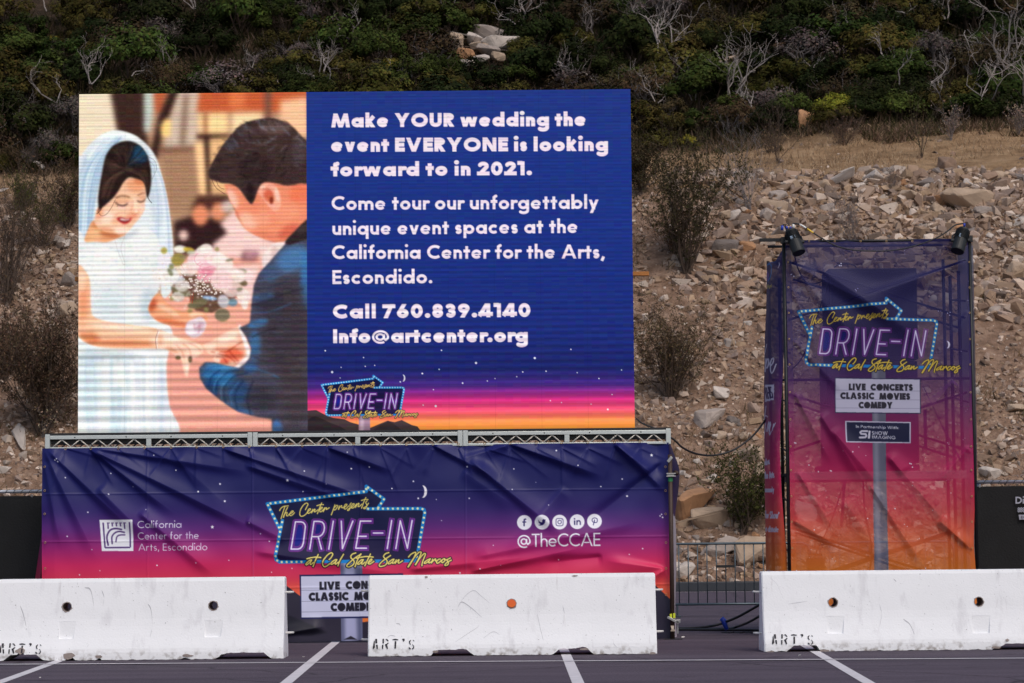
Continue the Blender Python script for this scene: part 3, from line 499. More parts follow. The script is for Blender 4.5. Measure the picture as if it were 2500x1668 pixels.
    for k in range(16): K((95 + rnd.uniform(-10, 6), 165 + rnd.uniform(-10, 14), 140, 138 + rnd.uniform(-6, 12), 190 + rnd.uniform(-6, 10), 156 + rnd.uniform(-4, 12)), rnd.uniform(.8, 2), rnd.choice([(250, 251, 250), (200, 214, 222)]), .5, .5)
    off()
    # dress
    S((38, 415, 60, 396, 84, 402, 112, 404, 140, 394, 165, 380, 195, 362, 220, 372, 240, 395, 250, 440, 246, 510, 230, 545, 222, 570, 240, 596, 268, 610, 276, 640, 262, 700, 262, 760, 268, 810, 280, 890, 38, 890), (226, 228, 227), ((100, 460, 50, 40, (242, 240, 236), .8, 12), (200, 430, 36, 50, (236, 234, 232), .7, 12), (220, 560, 24, 40, (176, 190, 204), .6, 9), (70, 760, 26, 100, (196, 216, 224), .7, 12), (190, 760, 40, 110, (240, 240, 240), .8, 14), (120, 560, 40, 40, (204, 216, 222), .6, 14), (140, 830, 20, 70, (176, 200, 214), .6, 10), (250, 800, 14, 90, (210, 214, 226), .8, 7), (120, 690, 90, 12, (166, 176, 184), .6, 7), (165, 385, 30, 8, (178, 182, 190), .5, 5, -.4)), 1.0)
    for k in range(260):
        x, y = rnd.uniform(45, 250), rnd.uniform(395, 600); q = T(x, y); cv.ell(q[0], q[1], rnd.uniform(1.5, 6), rnd.uniform(1, 3), rnd.choice([(236, 240, 240), (190, 206, 214), (222, 212, 214), (178, 200, 212), (232, 226, 222)]), .4, 1)
    for k in range(60):
        x = rnd.uniform(45, 280); K((x, 690, x + rnd.uniform(-4, 8), 780, x + rnd.uniform(-8, 14), 885), rnd.uniform(1.5, 6), rnd.choice([(184, 206, 216), (234, 238, 238), (196, 202, 216), (220, 222, 228)]), .35, 1.6)
    off(); K((132, 395, 140, 425, 152, 455), 1.0, (176, 160, 160), .5); K((150, 455, 158, 458, 148, 420, 156, 392), .8, (150, 130, 130), .5)
    # neck and face
    S((58, 402, 64, 378, 78, 350, 100, 358, 140, 374, 160, 384, 140, 394, 112, 404, 84, 402), (224, 164, 124), ((80, 385, 18, 20, (236, 182, 140), .8, 6), (120, 384, 26, 8, (184, 112, 74), .7, 5, .2), (90, 362, 16, 8, (196, 124, 84), .6, 5)), .8); off()
    S((90, 318, 84, 340, 82, 352, 90, 367, 108, 376, 128, 381, 146, 384, 160, 381, 172, 370, 182, 358, 190, 349, 196, 341, 203, 330, 207, 318, 207, 305, 211, 290, 212, 268, 206, 250, 190, 242, 165, 242, 150, 254, 138, 275, 122, 296, 104, 310), (238, 192, 164), ((186, 262, 26, 17, (230, 158, 116), .75, 8), (196, 252, 16, 9, (208, 122, 82), .6, 5), (112, 342, 20, 16, (248, 218, 198), .85, 8), (94, 332, 10, 14, (224, 142, 108), .7, 6), (200, 318, 9, 12, (246, 204, 184), .8, 5), (150, 374, 20, 7, (249, 220, 204), .8, 5), (112, 374, 22, 6, (212, 146, 112), .7, 5, .2), (174, 340, 16, 9, (226, 140, 110), .55, 5, -.4), (150, 322, 22, 7, (244, 202, 178), .7, 5), (184, 308, 7, 16, (250, 216, 192), .8, 3.5, -.15), (150, 300, 18, 6, (228, 164, 132), .6, 4), (202, 292, 8, 6, (226, 164, 134), .6, 3), (135, 350, 10, 10, (236, 170, 138), .5, 5)), .7)
    K((136, 293, 148, 289, 158, 289, 169, 292), 3.2, (112, 66, 46), .8, .6); K((190, 288, 198, 283, 207, 281), 2.6, (120, 70, 50), .8, .6)
    K((134, 305, 141, 310, 150, 313, 158, 312, 164, 308), 2.6, (38, 26, 26), .95, .25); K((189, 301, 196, 304, 203, 302, 211, 296), 2.4, (40, 28, 28), .95, .25); K((140, 313, 138, 316), 1, (40, 28, 28), .6); K((136, 301, 148, 305, 160, 304), 1.2, (206, 138, 106), .6, .4)
    K((178, 300, 176, 318, 172, 328, 178, 334, 187, 333, 193, 326), 1.4, (204, 124, 92), .7, .5); q = T(186, 327); cv.ell(q[0], q[1], 3, 3.4, (252, 226, 208), .8, 1)
    K((132, 343, 137, 334, 150, 328, 166, 328), 1.3, (210, 128, 98), .55, .7); K((176, 346, 181, 338, 186, 336), 1.2, (206, 124, 96), .55, .6); off()
    S((137, 345, 146, 341, 156, 344, 164, 346, 174, 342, 172, 350, 166, 356, 157, 359, 147, 355), (186, 66, 66), (), .3); off()
    cv.poly(G(140, 346, 150, 345, 160, 348, 171, 345, 167, 351, 158, 354, 148, 352), (120, 44, 46), 1, .4); cv.poly(G(143, 345.5, 152, 345, 161, 347.5, 171, 344.5, 167, 349, 158, 350.5, 148, 349), (246, 238, 232), 1, .3)
    # hair
    S((92, 322, 91, 295, 95, 262, 100, 235, 105, 208, 112, 186, 126, 166, 146, 155, 168, 152, 188, 159, 203, 172, 214, 190, 220, 210, 223, 232, 223, 256, 219, 280, 214, 294, 211, 284, 209, 266, 202, 252, 186, 246, 168, 243, 155, 254, 143, 274, 130, 292, 112, 309, 98, 321, 88, 330), (56, 43, 40), ((196, 184, 20, 24, (44, 84, 116), .8, 8), (150, 175, 18, 12, (78, 64, 60), .6, 6), (130, 215, 14, 20, (88, 70, 62), .6, 6, .4), (205, 235, 8, 20, (98, 74, 62), .6, 5), (110, 260, 8, 30, (80, 60, 52), .6, 5), (165, 222, 14, 8, (96, 80, 74), .5, 4)), .7)
    for k in range(150):
        a = rnd.uniform(-3.3, .6); r1, r2 = rnd.uniform(4, 22), rnd.uniform(28, 74); cx, cy = 162, 218
        K((cx + r1 * math.cos(a), cy + r1 * math.sin(a), cx + (r1 + r2) * .5 * math.cos(a + .18), cy + (r1 + r2) * .5 * math.sin(a + .18) - 3, cx + r2 * math.cos(a + .12), cy + r2 * math.sin(a + .12)), rnd.uniform(.5, 1.5), rnd.choice([(112, 88, 76), (30, 22, 24), (88, 70, 64), (132, 108, 94), (22, 18, 20)] + ([(60, 116, 156), (36, 72, 104)] if -1.6 < a < -.2 else [])), .5, .3)
    for k in range(60):
        t = rnd.random(); K((160 - 14 * t, 226 + 4 * t, 140 - 26 * t, 245 + 6 * t, 122 - 26 * t, 285 + rnd.uniform(-10, 14)), rnd.uniform(.5, 1.4), rnd.choice([(120, 94, 80), (34, 25, 26), (94, 74, 66)]), .45, .3)
        K((168 + 10 * t, 226, 196 + 12 * t, 236 + 4 * t, 212 + 6 * t, 268 + rnd.uniform(-10, 20)), rnd.uniform(.5, 1.3), rnd.choice([(126, 98, 84), (34, 25, 26), (96, 76, 68)]), .45, .3)
    off()
    K((90, 326, 99, 338, 112, 334, 124, 318, 134, 298), 1.0, (70, 50, 46), .75); K((100, 318, 96, 326, 88, 333), 1.4, (52, 36, 34), .85); K((214, 190, 232, 202, 236, 222, 226, 246), 1.0, (70, 66, 70), .5); K((216, 200, 230, 214, 230, 232), .8, (70, 66, 70), .45); K((213, 280, 216, 295, 224, 306), 1.5, (60, 44, 42), .8)
    # arms and hands of the bride
    S((38, 470, 60, 476, 71, 505, 73, 560, 80, 588, 118, 602, 180, 611, 242, 622, 248, 664, 220, 668, 160, 668, 100, 665, 64, 655, 44, 640, 38, 620), (238, 188, 156), ((55, 560, 12, 60, (228, 152, 114), .75, 7), (52, 500, 10, 26, (250, 214, 190), .7, 6), (150, 655, 90, 8, (204, 122, 84), .8, 6, .03), (70, 640, 26, 14, (196, 112, 76), .7, 7, .3), (150, 616, 80, 8, (250, 222, 202), .85, 6, .1), (60, 610, 16, 18, (246, 196, 164), .6, 7), (235, 645, 14, 16, (248, 208, 184), .6, 6)), .8); off()
    S((216, 572, 220, 556, 232, 536, 244, 532, 256, 548, 278, 566, 302, 576, 326, 570, 350, 578, 364, 592, 358, 606, 345, 614, 330, 626, 306, 618, 280, 613, 250, 605, 228, 592), (234, 166, 130), ((226, 560, 10, 18, (178, 88, 60), .8, 6, .3), (270, 602, 40, 7, (202, 108, 76), .7, 5, .2), (265, 572, 30, 7, (248, 204, 176), .7, 5, .5), (335, 584, 18, 8, (248, 206, 182), .7, 4), (318, 612, 14, 6, (196, 100, 72), .7, 4), (345, 604, 12, 6, (214, 130, 100), .6, 4)), .8)
    for p in ((330, 590, 346, 588, 358, 594), (330, 600, 345, 598, 356, 603), (328, 610, 340, 609, 350, 611)): K(p, 1.4, (176, 88, 66), .85, .3)
    off()
    S((238, 622, 262, 628, 286, 639, 312, 647, 338, 655, 352, 664, 352, 676, 334, 690, 323, 696, 319, 708, 315, 733, 308, 735, 302, 716, 298, 696, 287, 692, 279, 681, 262, 671, 242, 665), (244, 204, 182), ((270, 640, 22, 8, (252, 226, 210), .8, 5, .3), (275, 672, 18, 6, (214, 146, 118), .7, 5, .4), (330, 668, 16, 8, (250, 216, 198), .7, 4), (300, 676, 12, 10, (236, 184, 160), .6, 5), (312, 715, 3, 14, (250, 222, 208), .8, 2), (246, 648, 6, 14, (226, 164, 134), .6, 4)), .7)
    for p in ((286, 660, 300, 676, 305, 694), (302, 656, 318, 670, 322, 690), (318, 655, 336, 664, 346, 674)): K(p, 1.5, (190, 112, 88), .85, .3)
    off()
    for x, y, rx, ry in ((290, 691, 6.5, 4.5), (320, 695, 4.5, 8)): q = T(x, y); cv.ell(q[0], q[1], rx, ry, (58, 50, 38), .85, .5); cv.ell(q[0], q[1], rx * .5, ry * .5, (168, 150, 96), .8, .4)
    for dx in (0, 3.2): K((240 + dx, 624, 234 + dx, 645, 236 + dx, 668), 1.3, (236, 228, 230) if dx else (150, 124, 122), .9)
    S((308, 628, 312, 604, 330, 594, 348, 590, 360, 604, 356, 622, 345, 636, 326, 641), (222, 204, 212), ((322, 622, 10, 12, (240, 230, 232), .8, 4), (346, 612, 8, 12, (196, 160, 172), .7, 4)), .8); K((330, 606, 332, 620, 344, 612, 340, 630), 1.6, (170, 84, 104), .8, .4); off()
    # bouquet
    B = lambda x, y: (370 + x / 7.467, 590 + y / 7.467)
    cv.poly([B(*q) for q in ((360, 830), (620, 560), (1100, 650), (1620, 880), (1600, 960), (1400, 1150), (1100, 1300), (800, 1260), (680, 1000), (380, 1000))], (84, 66, 54), .8, 2.5)
    for x, y, rx, ry, c in ((980, 330, 330, 210, (240, 206, 206)), (1000, 480, 180, 120, (230, 150, 168)), (1300, 720, 230, 190, (242, 212, 206)), (980, 640, 160, 110, (236, 172, 182)), (1320, 420, 170, 150, (240, 222, 214)), (1680, 620, 170, 130, (240, 214, 212)), (250, 320, 130, 130, (232, 226, 232)), (520, 140, 120, 70, (244, 238, 226)), (520, 520, 130, 90, (228, 212, 196)), (1000, 120, 110, 80, (236, 222, 214)), (230, 640, 220, 150, (234, 228, 226)), (1700, 1150, 60, 90, (242, 226, 218))):
        p = B(x, y); cv.ell(p[0], p[1], rx / 7.467, ry / 7.467, c, .95, 1.2)
    for x, y, rx, ry, c in ((900, 380, 150, 110, (246, 226, 224)), (1080, 420, 130, 120, (238, 188, 196)), (1180, 640, 120, 120, (240, 200, 198)), (1400, 760, 120, 110, (248, 230, 224)), (1480, 560, 120, 90, (244, 222, 216)), (760, 440, 90, 70, (242, 220, 214)), (1240, 300, 120, 80, (246, 236, 226)), (1020, 560, 120, 60, (222, 140, 158))):
        p = B(x, y); cv.ell(p[0], p[1], rx / 7.467, ry / 7.467, c, .75, 2.2)
    for k in range(40):
        x, y = rnd.uniform(700, 1600), rnd.uniform(250, 820); p = B(x, y); a = rnd.uniform(0, 6.28); r = rnd.uniform(5, 12); cv.stroke([[(p[0] + r * math.cos(a + t), p[1] + r * .7 * math.sin(a + t)) for t in (0, .5, 1.0, 1.5)]], 1.2, rnd.choice([(220, 150, 166), (250, 236, 232), (206, 168, 166)]), .5, blur=.5)
    for x, y, r0 in ((980, 470, 90), (980, 470, 150), (1300, 700, 160), (1000, 320, 200)):
        p = B(x, y); cv.stroke([[(p[0] + r0 / 7.467 * math.cos(t) * 1.1, p[1] + r0 / 7.467 * math.sin(t) * .75) for t in np.linspace(.4, 4.2, 12)]], 1.1, (214, 120, 144), .7)
    for k in range(150):
        if k < 105: x = rnd.gauss(880, 240); y = 640 + (x - 640) * .35 + rnd.gauss(40, 110)
        else: x = rnd.gauss(250, 110); y = rnd.gauss(600, 110)
        p = B(x, y); cv.ell(p[0] + .5, p[1] + .6, 2.6, 2.4, (90, 62, 56) if k < 105 else (190, 176, 170), .55); cv.ell(p[0], p[1], 2.2, 2.0, (246, 232, 222), .95)
    for x, y, rx, ry, ro, c in ((228, 165, 60, 62, 0, (178, 164, 90)), (480, 330, 125, 115, -.4, (160, 146, 84)), (680, 150, 105, 48, .2, (196, 172, 80)), (540, 910, 185, 70, .35, (128, 118, 94)), (840, 1130, 190, 80, -.3, (124, 116, 90)), (1550, 770, 90, 165, -.2, (176, 156, 132)), (1310, 1090, 105, 125, -.3, (198, 190, 196)), (1290, 1340, 140, 120, 0, (126, 120, 98)), (1680, 760, 70, 55, .2, (120, 104, 82)), (480, 700, 120, 75, -.3, (196, 194, 206)), (1060, 1030, 140, 34, .15, (150, 180, 216)), (1660, 540, 80, 46, .1, (168, 158, 140)), (1480, 1110, 90, 70, 0, (118, 148, 164)), (390, 540, 90, 40, .6, (130, 140, 140))):
        p = B(x, y); cv.ell(p[0], p[1], rx / 7.467, ry / 7.467, c, .95, .5, ro)
    cv.stroke([[B(1410, 860), B(1500, 980), B(1640, 1090)], [B(540, 420), B(620, 560)], [B(720, 960), B(700, 1100)], [B(760, 940), B(740, 1120)]], 1.6, (176, 70, 60), .85)
    for x, y, rx, ry, c in ((268, 488, 24, 20, (238, 234, 230)), (300, 512, 18, 14, (226, 220, 214)), (424, 520, 24, 20, (236, 206, 202)), (440, 488, 18, 16, (244, 226, 218)), (384, 446, 24, 17, (246, 230, 224)), (318, 470, 22, 18, (236, 218, 212)), (400, 498, 26, 24, (240, 204, 204)), (452, 540, 16, 20, (238, 224, 216)), (356, 424, 20, 12, (240, 232, 222)), (290, 540, 16, 12, (206, 200, 190))):
        q = T(x, y); cv.ell(q[0], q[1], rx, ry, c, .8, 2.4)
        for _ in range(5): a = rnd.uniform(0, 6.28); f_ = rnd.uniform(.3, .9); K([v for t_ in (0, .6, 1.2) for v in (x + rx * f_ * math.cos(a + t_), y + ry * f_ * math.sin(a + t_))], rnd.uniform(1, 2), rnd.choice([(214, 170, 172), (252, 244, 238), (196, 168, 160)]), .5, .6)
    for k in range(26):
        x, y = rnd.uniform(250, 470), rnd.uniform(420, 590); q = T(x, y)
        if (x - 355) ** 2 / 108 ** 2 + (y - 500) ** 2 / 88 ** 2 > .55: cv.ell(q[0], q[1], rnd.uniform(5, 11), rnd.uniform(3, 6), rnd.choice([(150, 146, 98), (120, 122, 92), (176, 170, 130), (134, 128, 104), (190, 190, 176)]), .8, .7, rnd.uniform(-1.4, 1.4))
    for k in range(70): q = T(rnd.gauss(335, 40), rnd.gauss(522, 22)); cv.ell(q[0], q[1], 2.2, 2, (246, 236, 228), .85, .3)
    # groom: hands, cuff, suit, face, hair
    S((350, 661, 372, 650, 400, 632, 424, 620, 442, 617, 454, 642, 464, 668, 456, 690, 432, 706, 406, 713, 388, 706, 377, 696, 384, 686, 368, 682, 358, 673), (244, 196, 174), ((428, 682, 26, 17, (220, 100, 72), .85, 6), (405, 700, 14, 8, (206, 88, 62), .7, 4), (415, 640, 26, 9, (250, 220, 206), .8, 5, -.4), (372, 664, 14, 7, (250, 214, 196), .7, 4), (396, 672, 16, 6, (226, 132, 104), .6, 4, .2), (446, 655, 8, 20, (236, 168, 142), .6, 5)), .7)
    for p in ((395, 676, 412, 676, 432, 662, 452, 650), (400, 684, 418, 690, 432, 702), (384, 688, 400, 690, 412, 704), (416, 672, 428, 688, 440, 700), (372, 676, 388, 680, 400, 684)): K(p, 1.6, (120, 32, 26), .85, .3)
    for x, y in ((378, 690), (390, 698), (386, 678)): q = T(x, y); cv.ell(q[0], q[1], 4.5, 2.8, (250, 222, 208), .85, .8)
    off()
    S((440, 616, 448, 614, 468, 666, 472, 690, 452, 714, 430, 716, 446, 700, 460, 684, 456, 664), (240, 226, 222), ((455, 705, 10, 6, (214, 190, 188), .7, 4),), .6); off()
    S((520, 412, 545, 400, 560, 402, 552, 420, 530, 450, 505, 470, 500, 440), (236, 216, 212), ((530, 430, 10, 16, (204, 172, 172), .6, 5),), 1); off()
    S((404, 260, 430, 258, 468, 298, 482, 270, 505, 252, 560, 252, 620, 240, 620, 350, 596, 372, 572, 390, 553, 403, 530, 404, 505, 396, 481, 386, 463, 376, 450, 362, 441, 347, 432, 336, 431, 320, 420, 302, 412, 282), (232, 146, 116), ((424, 296, 12, 26, (246, 204, 186), .8, 6, -.4), (462, 350, 26, 18, (246, 194, 172), .8, 9, .5), (595, 285, 30, 24, (236, 124, 92), .7, 10), (565, 378, 30, 16, (206, 106, 86), .8, 8, -.5), (505, 388, 34, 8, (220, 130, 108), .7, 6, .2), (560, 330, 34, 24, (240, 160, 132), .6, 12), (500, 345, 22, 16, (242, 172, 146), .6, 9), (480, 310, 12, 18, (226, 136, 108), .6, 7), (440, 352, 7, 7, (190, 104, 88), .6, 4)), .8, 1.0, False); off()
    K((428, 318, 436, 330, 441, 346), 2, (150, 86, 74), .6, .8)
    S((484, 274, 494, 260, 512, 256, 530, 262, 542, 280, 546, 304, 541, 322, 529, 326, 514, 314, 500, 294), (240, 172, 148), ((515, 288, 12, 16, (206, 96, 70), .8, 4, -.4), (522, 300, 5, 9, (116, 46, 38), .8, 2.5), (536, 285, 5, 18, (250, 206, 188), .8, 3, -.2), (500, 266, 8, 5, (250, 206, 188), .7, 3)), .6); K((500, 272, 512, 270, 522, 282, 524, 296), 1.5, (170, 70, 54), .7, .5); off()
    S((366, 236, 370, 216, 384, 190, 398, 166, 411, 150, 424, 134, 440, 117, 464, 104, 490, 98, 520, 96, 550, 103, 576, 118, 596, 140, 620, 168, 620, 250, 592, 258, 562, 263, 536, 258, 506, 255, 491, 268, 480, 298, 471, 309, 456, 291, 440, 269, 420, 259, 400, 257, 384, 251, 371, 246), (78, 62, 60), ((530, 118, 40, 16, (124, 104, 102), .7, 8), (590, 180, 16, 44, (98, 88, 92), .6, 8), (420, 160, 18, 14, (96, 94, 106), .6, 7, -.7), (460, 128, 22, 12, (100, 88, 90), .6, 7), (480, 220, 40, 30, (56, 44, 44), .7, 12), (390, 220, 14, 20, (78, 62, 58), .6, 7), (470, 280, 9, 22, (46, 36, 36), .8, 5), (560, 235, 40, 18, (74, 58, 56), .6, 9)), .8)
    for k in range(320):
        x, y = rnd.uniform(368, 615), rnd.uniform(98, 300); a = math.atan2(y - 120, x - 545) + math.pi / 2 * (1 if x < 560 else -1) * .55 + rnd.uniform(-.5, .5); L_ = rnd.uniform(8, 26); b_ = a + rnd.uniform(-.7, .7)
        hi = y < 190 and rnd.random() < .45
        K((x, y, x + L_ * .5 * math.cos(a), y + L_ * .5 * math.sin(a), x + L_ * (.5 * math.cos(a) + .5 * math.cos(b_)), y + L_ * (.5 * math.sin(a) + .5 * math.sin(b_))), rnd.uniform(.8, 2.8), rnd.choice([(158, 148, 154), (132, 118, 120), (140, 160, 184)]) if hi else rnd.choice([(36, 28, 30), (90, 74, 70), (30, 24, 26), (76, 62, 60)]), .55, .4)
    off()
    for k in range(46):
        q = ((366, 236), (372, 214), (385, 190), (398, 166), (411, 150), (425, 133), (441, 117), (464, 104), (490, 98), (520, 96), (550, 103))[k % 11]; x, y = q[0] + rnd.uniform(-4, 12), q[1] + rnd.uniform(-3, 12)
        K((x + 10, y + 6, x + rnd.uniform(-4, 4), y + rnd.uniform(-5, 2), x - rnd.uniform(2, 11), y + rnd.uniform(-4, 8)), rnd.uniform(1, 2.6), (64, 52, 52), .7, .5)
    K((372, 244, 384, 268, 406, 284), 1.1, (64, 44, 40), .8); K((384, 250, 392, 266, 404, 272), 1, (64, 44, 40), .7)
    S((560, 404, 580, 388, 620, 358, 620, 890, 525, 890, 522, 843, 490, 839, 440, 826, 395, 797, 360, 767, 344, 742, 342, 716, 357, 702, 380, 703, 410, 711, 440, 716, 456, 706, 468, 690, 472, 668, 458, 638, 442, 616, 468, 605, 472, 560, 478, 510, 490, 482, 515, 455, 540, 426), (84, 82, 96), ((575, 445, 46, 30, (88, 132, 180), .85, 12, -.4), (606, 500, 12, 70, (74, 128, 184), .8, 8), (520, 480, 26, 22, (78, 100, 134), .7, 10), (560, 620, 60, 120, (74, 66, 72), .85, 22), (520, 560, 36, 24, (64, 62, 74), .7, 10), (500, 540, 30, 8, (76, 112, 160), .6, 6, -.2), (488, 606, 26, 9, (76, 126, 178), .8, 5, -.25), (480, 660, 14, 36, (74, 122, 170), .7, 7), (470, 715, 18, 14, (64, 108, 156), .7, 7), (390, 735, 42, 26, (62, 122, 172), .85, 10, .2), (370, 765, 22, 22, (38, 72, 112), .6, 8), (440, 775, 30, 30, (48, 84, 124), .7, 10), (400, 712, 44, 7, (92, 150, 198), .7, 5, .1), (500, 790, 40, 30, (66, 62, 70), .8, 12), (580, 780, 40, 90, (80, 70, 74), .8, 16), (536, 870, 12, 26, (74, 116, 166), .8, 5), (440, 818, 40, 8, (70, 104, 146), .7, 5, .35)), .8, 1.0, False)
    for p, w, c in (((350, 735, 372, 715, 398, 712), 3, (40, 88, 138)), ((366, 762, 374, 738, 394, 722), 4, (30, 60, 98)), ((384, 784, 388, 752, 412, 728, 440, 722), 4, (34, 66, 104)), ((408, 802, 404, 768, 428, 738, 462, 730), 4, (32, 58, 92)), ((436, 818, 432, 780, 452, 748), 4, (40, 56, 84)), ((470, 832, 462, 790, 476, 750), 5, (48, 52, 68)), ((378, 772, 384, 748, 402, 732), 2.5, (104, 160, 206)), ((398, 794, 398, 764, 420, 740), 2.5, (92, 148, 196)), ((424, 810, 420, 780, 440, 752), 2.5, (84, 134, 180)),
                    ((470, 560, 510, 552, 560, 530, 600, 520), 5, (58, 56, 66)), ((474, 578, 520, 576, 570, 556), 4, (80, 108, 146)), ((480, 520, 520, 516, 560, 500), 4, (60, 66, 84)), ((474, 640, 500, 628, 540, 616), 4, (56, 52, 60)), ((490, 500, 530, 492, 575, 470), 3, (92, 124, 162)), ((480, 690, 510, 700, 560, 690), 5, (62, 58, 64)), ((460, 716, 500, 724, 540, 740), 4, (78, 116, 156))): K(p, w, c, .6, 1.6)
    for k in range(90):
        x, y = rnd.uniform(480, 612), rnd.uniform(480, 880); q = T(x, y); cv.ell(q[0], q[1], rnd.uniform(3, 14), rnd.uniform(2, 5), rnd.choice([(92, 80, 84), (60, 56, 64), (74, 82, 100), (100, 90, 94)]), .3, 2)
    off()
    S((556, 403, 576, 380, 620, 342, 620, 388, 592, 402, 566, 410), (62, 52, 54), ((600, 370, 20, 10, (86, 74, 76), .6, 5, -.6),), .8); off()
    for _c in range(3): cv.a[..., _c] = np.clip(.47 + (cv.a[..., _c] * .84 + .16 * box_blur(cv.a[..., _c], 1) - .5) * 1.16, 0, 1)
    gr = np.random.RandomState(4).normal(0, .018, cv.a.shape[:2]); cv.a = np.clip(cv.a + gr[..., None], 0, 1)
    # picture only left of the dividing line
    px, py = cv.photo_xy(); lim = 749.5 + (py - 640) * .0045
    m = np.clip((px - lim) * .8 + .5, 0, 1)[..., None]
    cv.a = cv.a * (1 - m) + keep * m
    # LED rows: brightness beats down the screen, module seams, faint colour grain
    rs = np.random.RandomState(3)
    v = (py + (px - 1250) * .0085 - 222) / 830.0
    ph_ = 2 * math.pi * (v * 118 - v * v * 46)
    band = np.sin(ph_) * (.03 + .10 * np.clip(v, 0, 2) ** 2.5) + np.sin(2 * math.pi * v * 171 + 1.2) * .012
    row = rs.normal(0, .022, cv.H); row = (row + np.roll(row, 1)) / 1.5
    band = band * np.where(px > lim, 1.0, 1.25) + row[:, None]
    cv.a = np.clip(cv.a * (1 + band[..., None]), 0, 1)
    ch = rs.normal(0, .010, (cv.H // 3 + 2, cv.W // 14 + 2, 3)).repeat(3, 0).repeat(14, 1)[:cv.H, :cv.W]
    cv.a = np.clip(cv.a + ch, 0, 1)
    nx = 12
    for i in range(1, nx): cv.a[:, int(i * (cv.W - 1) / nx)] *= .93
    for j in range(1, 7): cv.a[int(j * (cv.H - 1) / 7)] *= .95

NIGHT = [(1085, (22, 26, 88)), (1190, (24, 26, 86)), (1240, (44, 30, 98)), (1285, (88, 34, 112)), (1330, (150, 34, 108)), (1370, (193, 34, 90)), (1405, (204, 50, 80)), (1440, (226, 92, 64)), (1480, (232, 112, 54)), (1560, (236, 128, 52))]
def paint_banner(cv):
    vgrad(cv, NIGHT)
    rnd = random.Random(11)
    # dark mountains along the foot
    cv.poly([(100, 1480), (260, 1440), (420, 1500), (560, 1430), (640, 1420), (697, 1428), (731, 1454), (800, 1500), (880, 1520), (1000, 1505), (1120, 1492), (1250, 1512), (1420, 1450), (1560, 1425), (1601, 1430), (1634, 1461), (1660, 1490), (1660, 1620), (100, 1640)], (44, 40, 56))
    cv.poly([(700, 1500), (760, 1525), (800, 1545), (760, 1552), (690, 1550)], (20, 20, 32), .8, 3)
    cv.poly([(100, 1530), (400, 1500), (700, 1560), (1000, 1570), (1300, 1520), (1660, 1550), (1660, 1640), (100, 1640)], (36, 33, 48), .7, 4)
    # printed post
    for x0, x1, c in ((831, 885, (96, 100, 130)),): cv.poly([(x0, 1375), (x1, 1374), (885, 1563), (833, 1566)], c)
    cv.poly([(840, 1375), (866, 1375), (872, 1563), (842, 1565)], (176, 178, 212), .85, 4)
    cv.poly([(838, 1562), (856, 1553), (872, 1562)], (40, 38, 50))
    # letter board
    cv.poly([(731, 1403.5), (984, 1400), (986, 1508), (735, 1511.5)], (20, 26, 78))
    cv.poly([(735, 1407.5), (980, 1404), (982, 1504), (736.5, 1507.5)], (196, 198, 222))
    for a, b in ((1441.5, 1438), (1468.5, 1465), (1494.5, 1491)): cv.stroke([[(736, a), (981, b)]], 1.0, (100, 102, 130), .8)
    DK = (28, 26, 42)
    text(cv, "LIVE", 780, 1440.5, 830, 1439.5, 20, .30, DK, sp=.05); text(cv, "CONCERTS", 844, 1439, 968, 1437, 20, .30, DK, sp=.05, solid='O')
    text(cv, "CLASSIC", 754, 1467.5, 851, 1466, 20.5, .30, DK, sp=.05); text(cv, "MOVIES", 865, 1466, 955, 1464, 20.5, .30, DK, sp=.05, solid='O')
    text(cv, "COMEDIES", 807.5, 1493, 925, 1491, 20.5, .30, DK, sp=.05, solid='OD')
    # stars, moon
    for zx, zy, r, ox in ((532, 328, 1.6, 0), (548, 316, 1.4, 0), (558, 343, 1.8, 0), (1473, 281, 2.2, 0), (1682, 424, 1.6, 0), (1060, 454, 1.5, 0), (630, 496, 1.5, 0), (2105, 556, 3.2, 0), (1045, 654, 2.6, 0), (1898, 629, 2.0, 0), (2152, 720, 3.6, 0), (842, 826, 2.6, 0), (1396, 800, 1.0, 0), (2030, 967, 5, 0), (647, 1056, 2.4, 0), (881, 1183, 1.2, 0), (1876, 1310, 2.2, 0), (1501, 1334, 1.8, 0), (956, 1385, 1.2, 0), (760, 1424, 1.5, 0), (2188, 1285, 1.4, 0), (1275, 582, .9, 0),
                          (975, 254, 2.2, 600), (1010, 410, 2.0, 600), (1183, 394, 1.6, 600), (563, 433, 1.6, 600), (401, 522, 4.4, 600), (548, 628, 2.2, 600), (1603, 530, 2.8, 600), (1398, 599, 1.6, 600), (1649, 693, 3.2, 600), (1822, 704, 1.1, 600), (2137, 693, 2.6, 600), (2117, 391, 2.0, 600), (140, 1031, 2.2, 600), (225, 1104, 2.3, 600), (35, 929, 1.2, 600), (1872, 906, 1.1, 600), (442, 1363, 1.3, 600), (247, 1400, 1.3, 600), (2048, 1406, 1.9, 600), (2240, 1367, 1.4, 600), (775, 557, .9, 600),
                          (815, 237, 2.0, 1150), (409, 411, 1.5, 1150), (1022, 379, 1.5, 1150), (394, 609, 2.2, 1150), (1728, 279, 4.6, 1150), (1445, 508, 2.6, 1150), (1241, 580, 1.6, 1150), (1493, 671, 3.4, 1150), (741, 757, 1.2, 1150), (620, 540, .9, 1150), (1808, 861, 1.6, 1150), (1822, 846, 1.6, 1150), (1832, 875, 1.8, 1150), (1641, 1174, 2.6, 1150), (1513, 1229, 1.3, 1150), (837, 1280, 1.5, 1150), (213, 1142, 1.2, 1150), (284, 1333, 1.0, 1150), (87, 1367, 1.2, 1150)):
        star(cv, ox + zx / 3.9167, 1040 + zy / 3.9167, r, five=r > 2.1)
    moon(cv, 1031, 1200.5, 15.5)
    logo(cv)
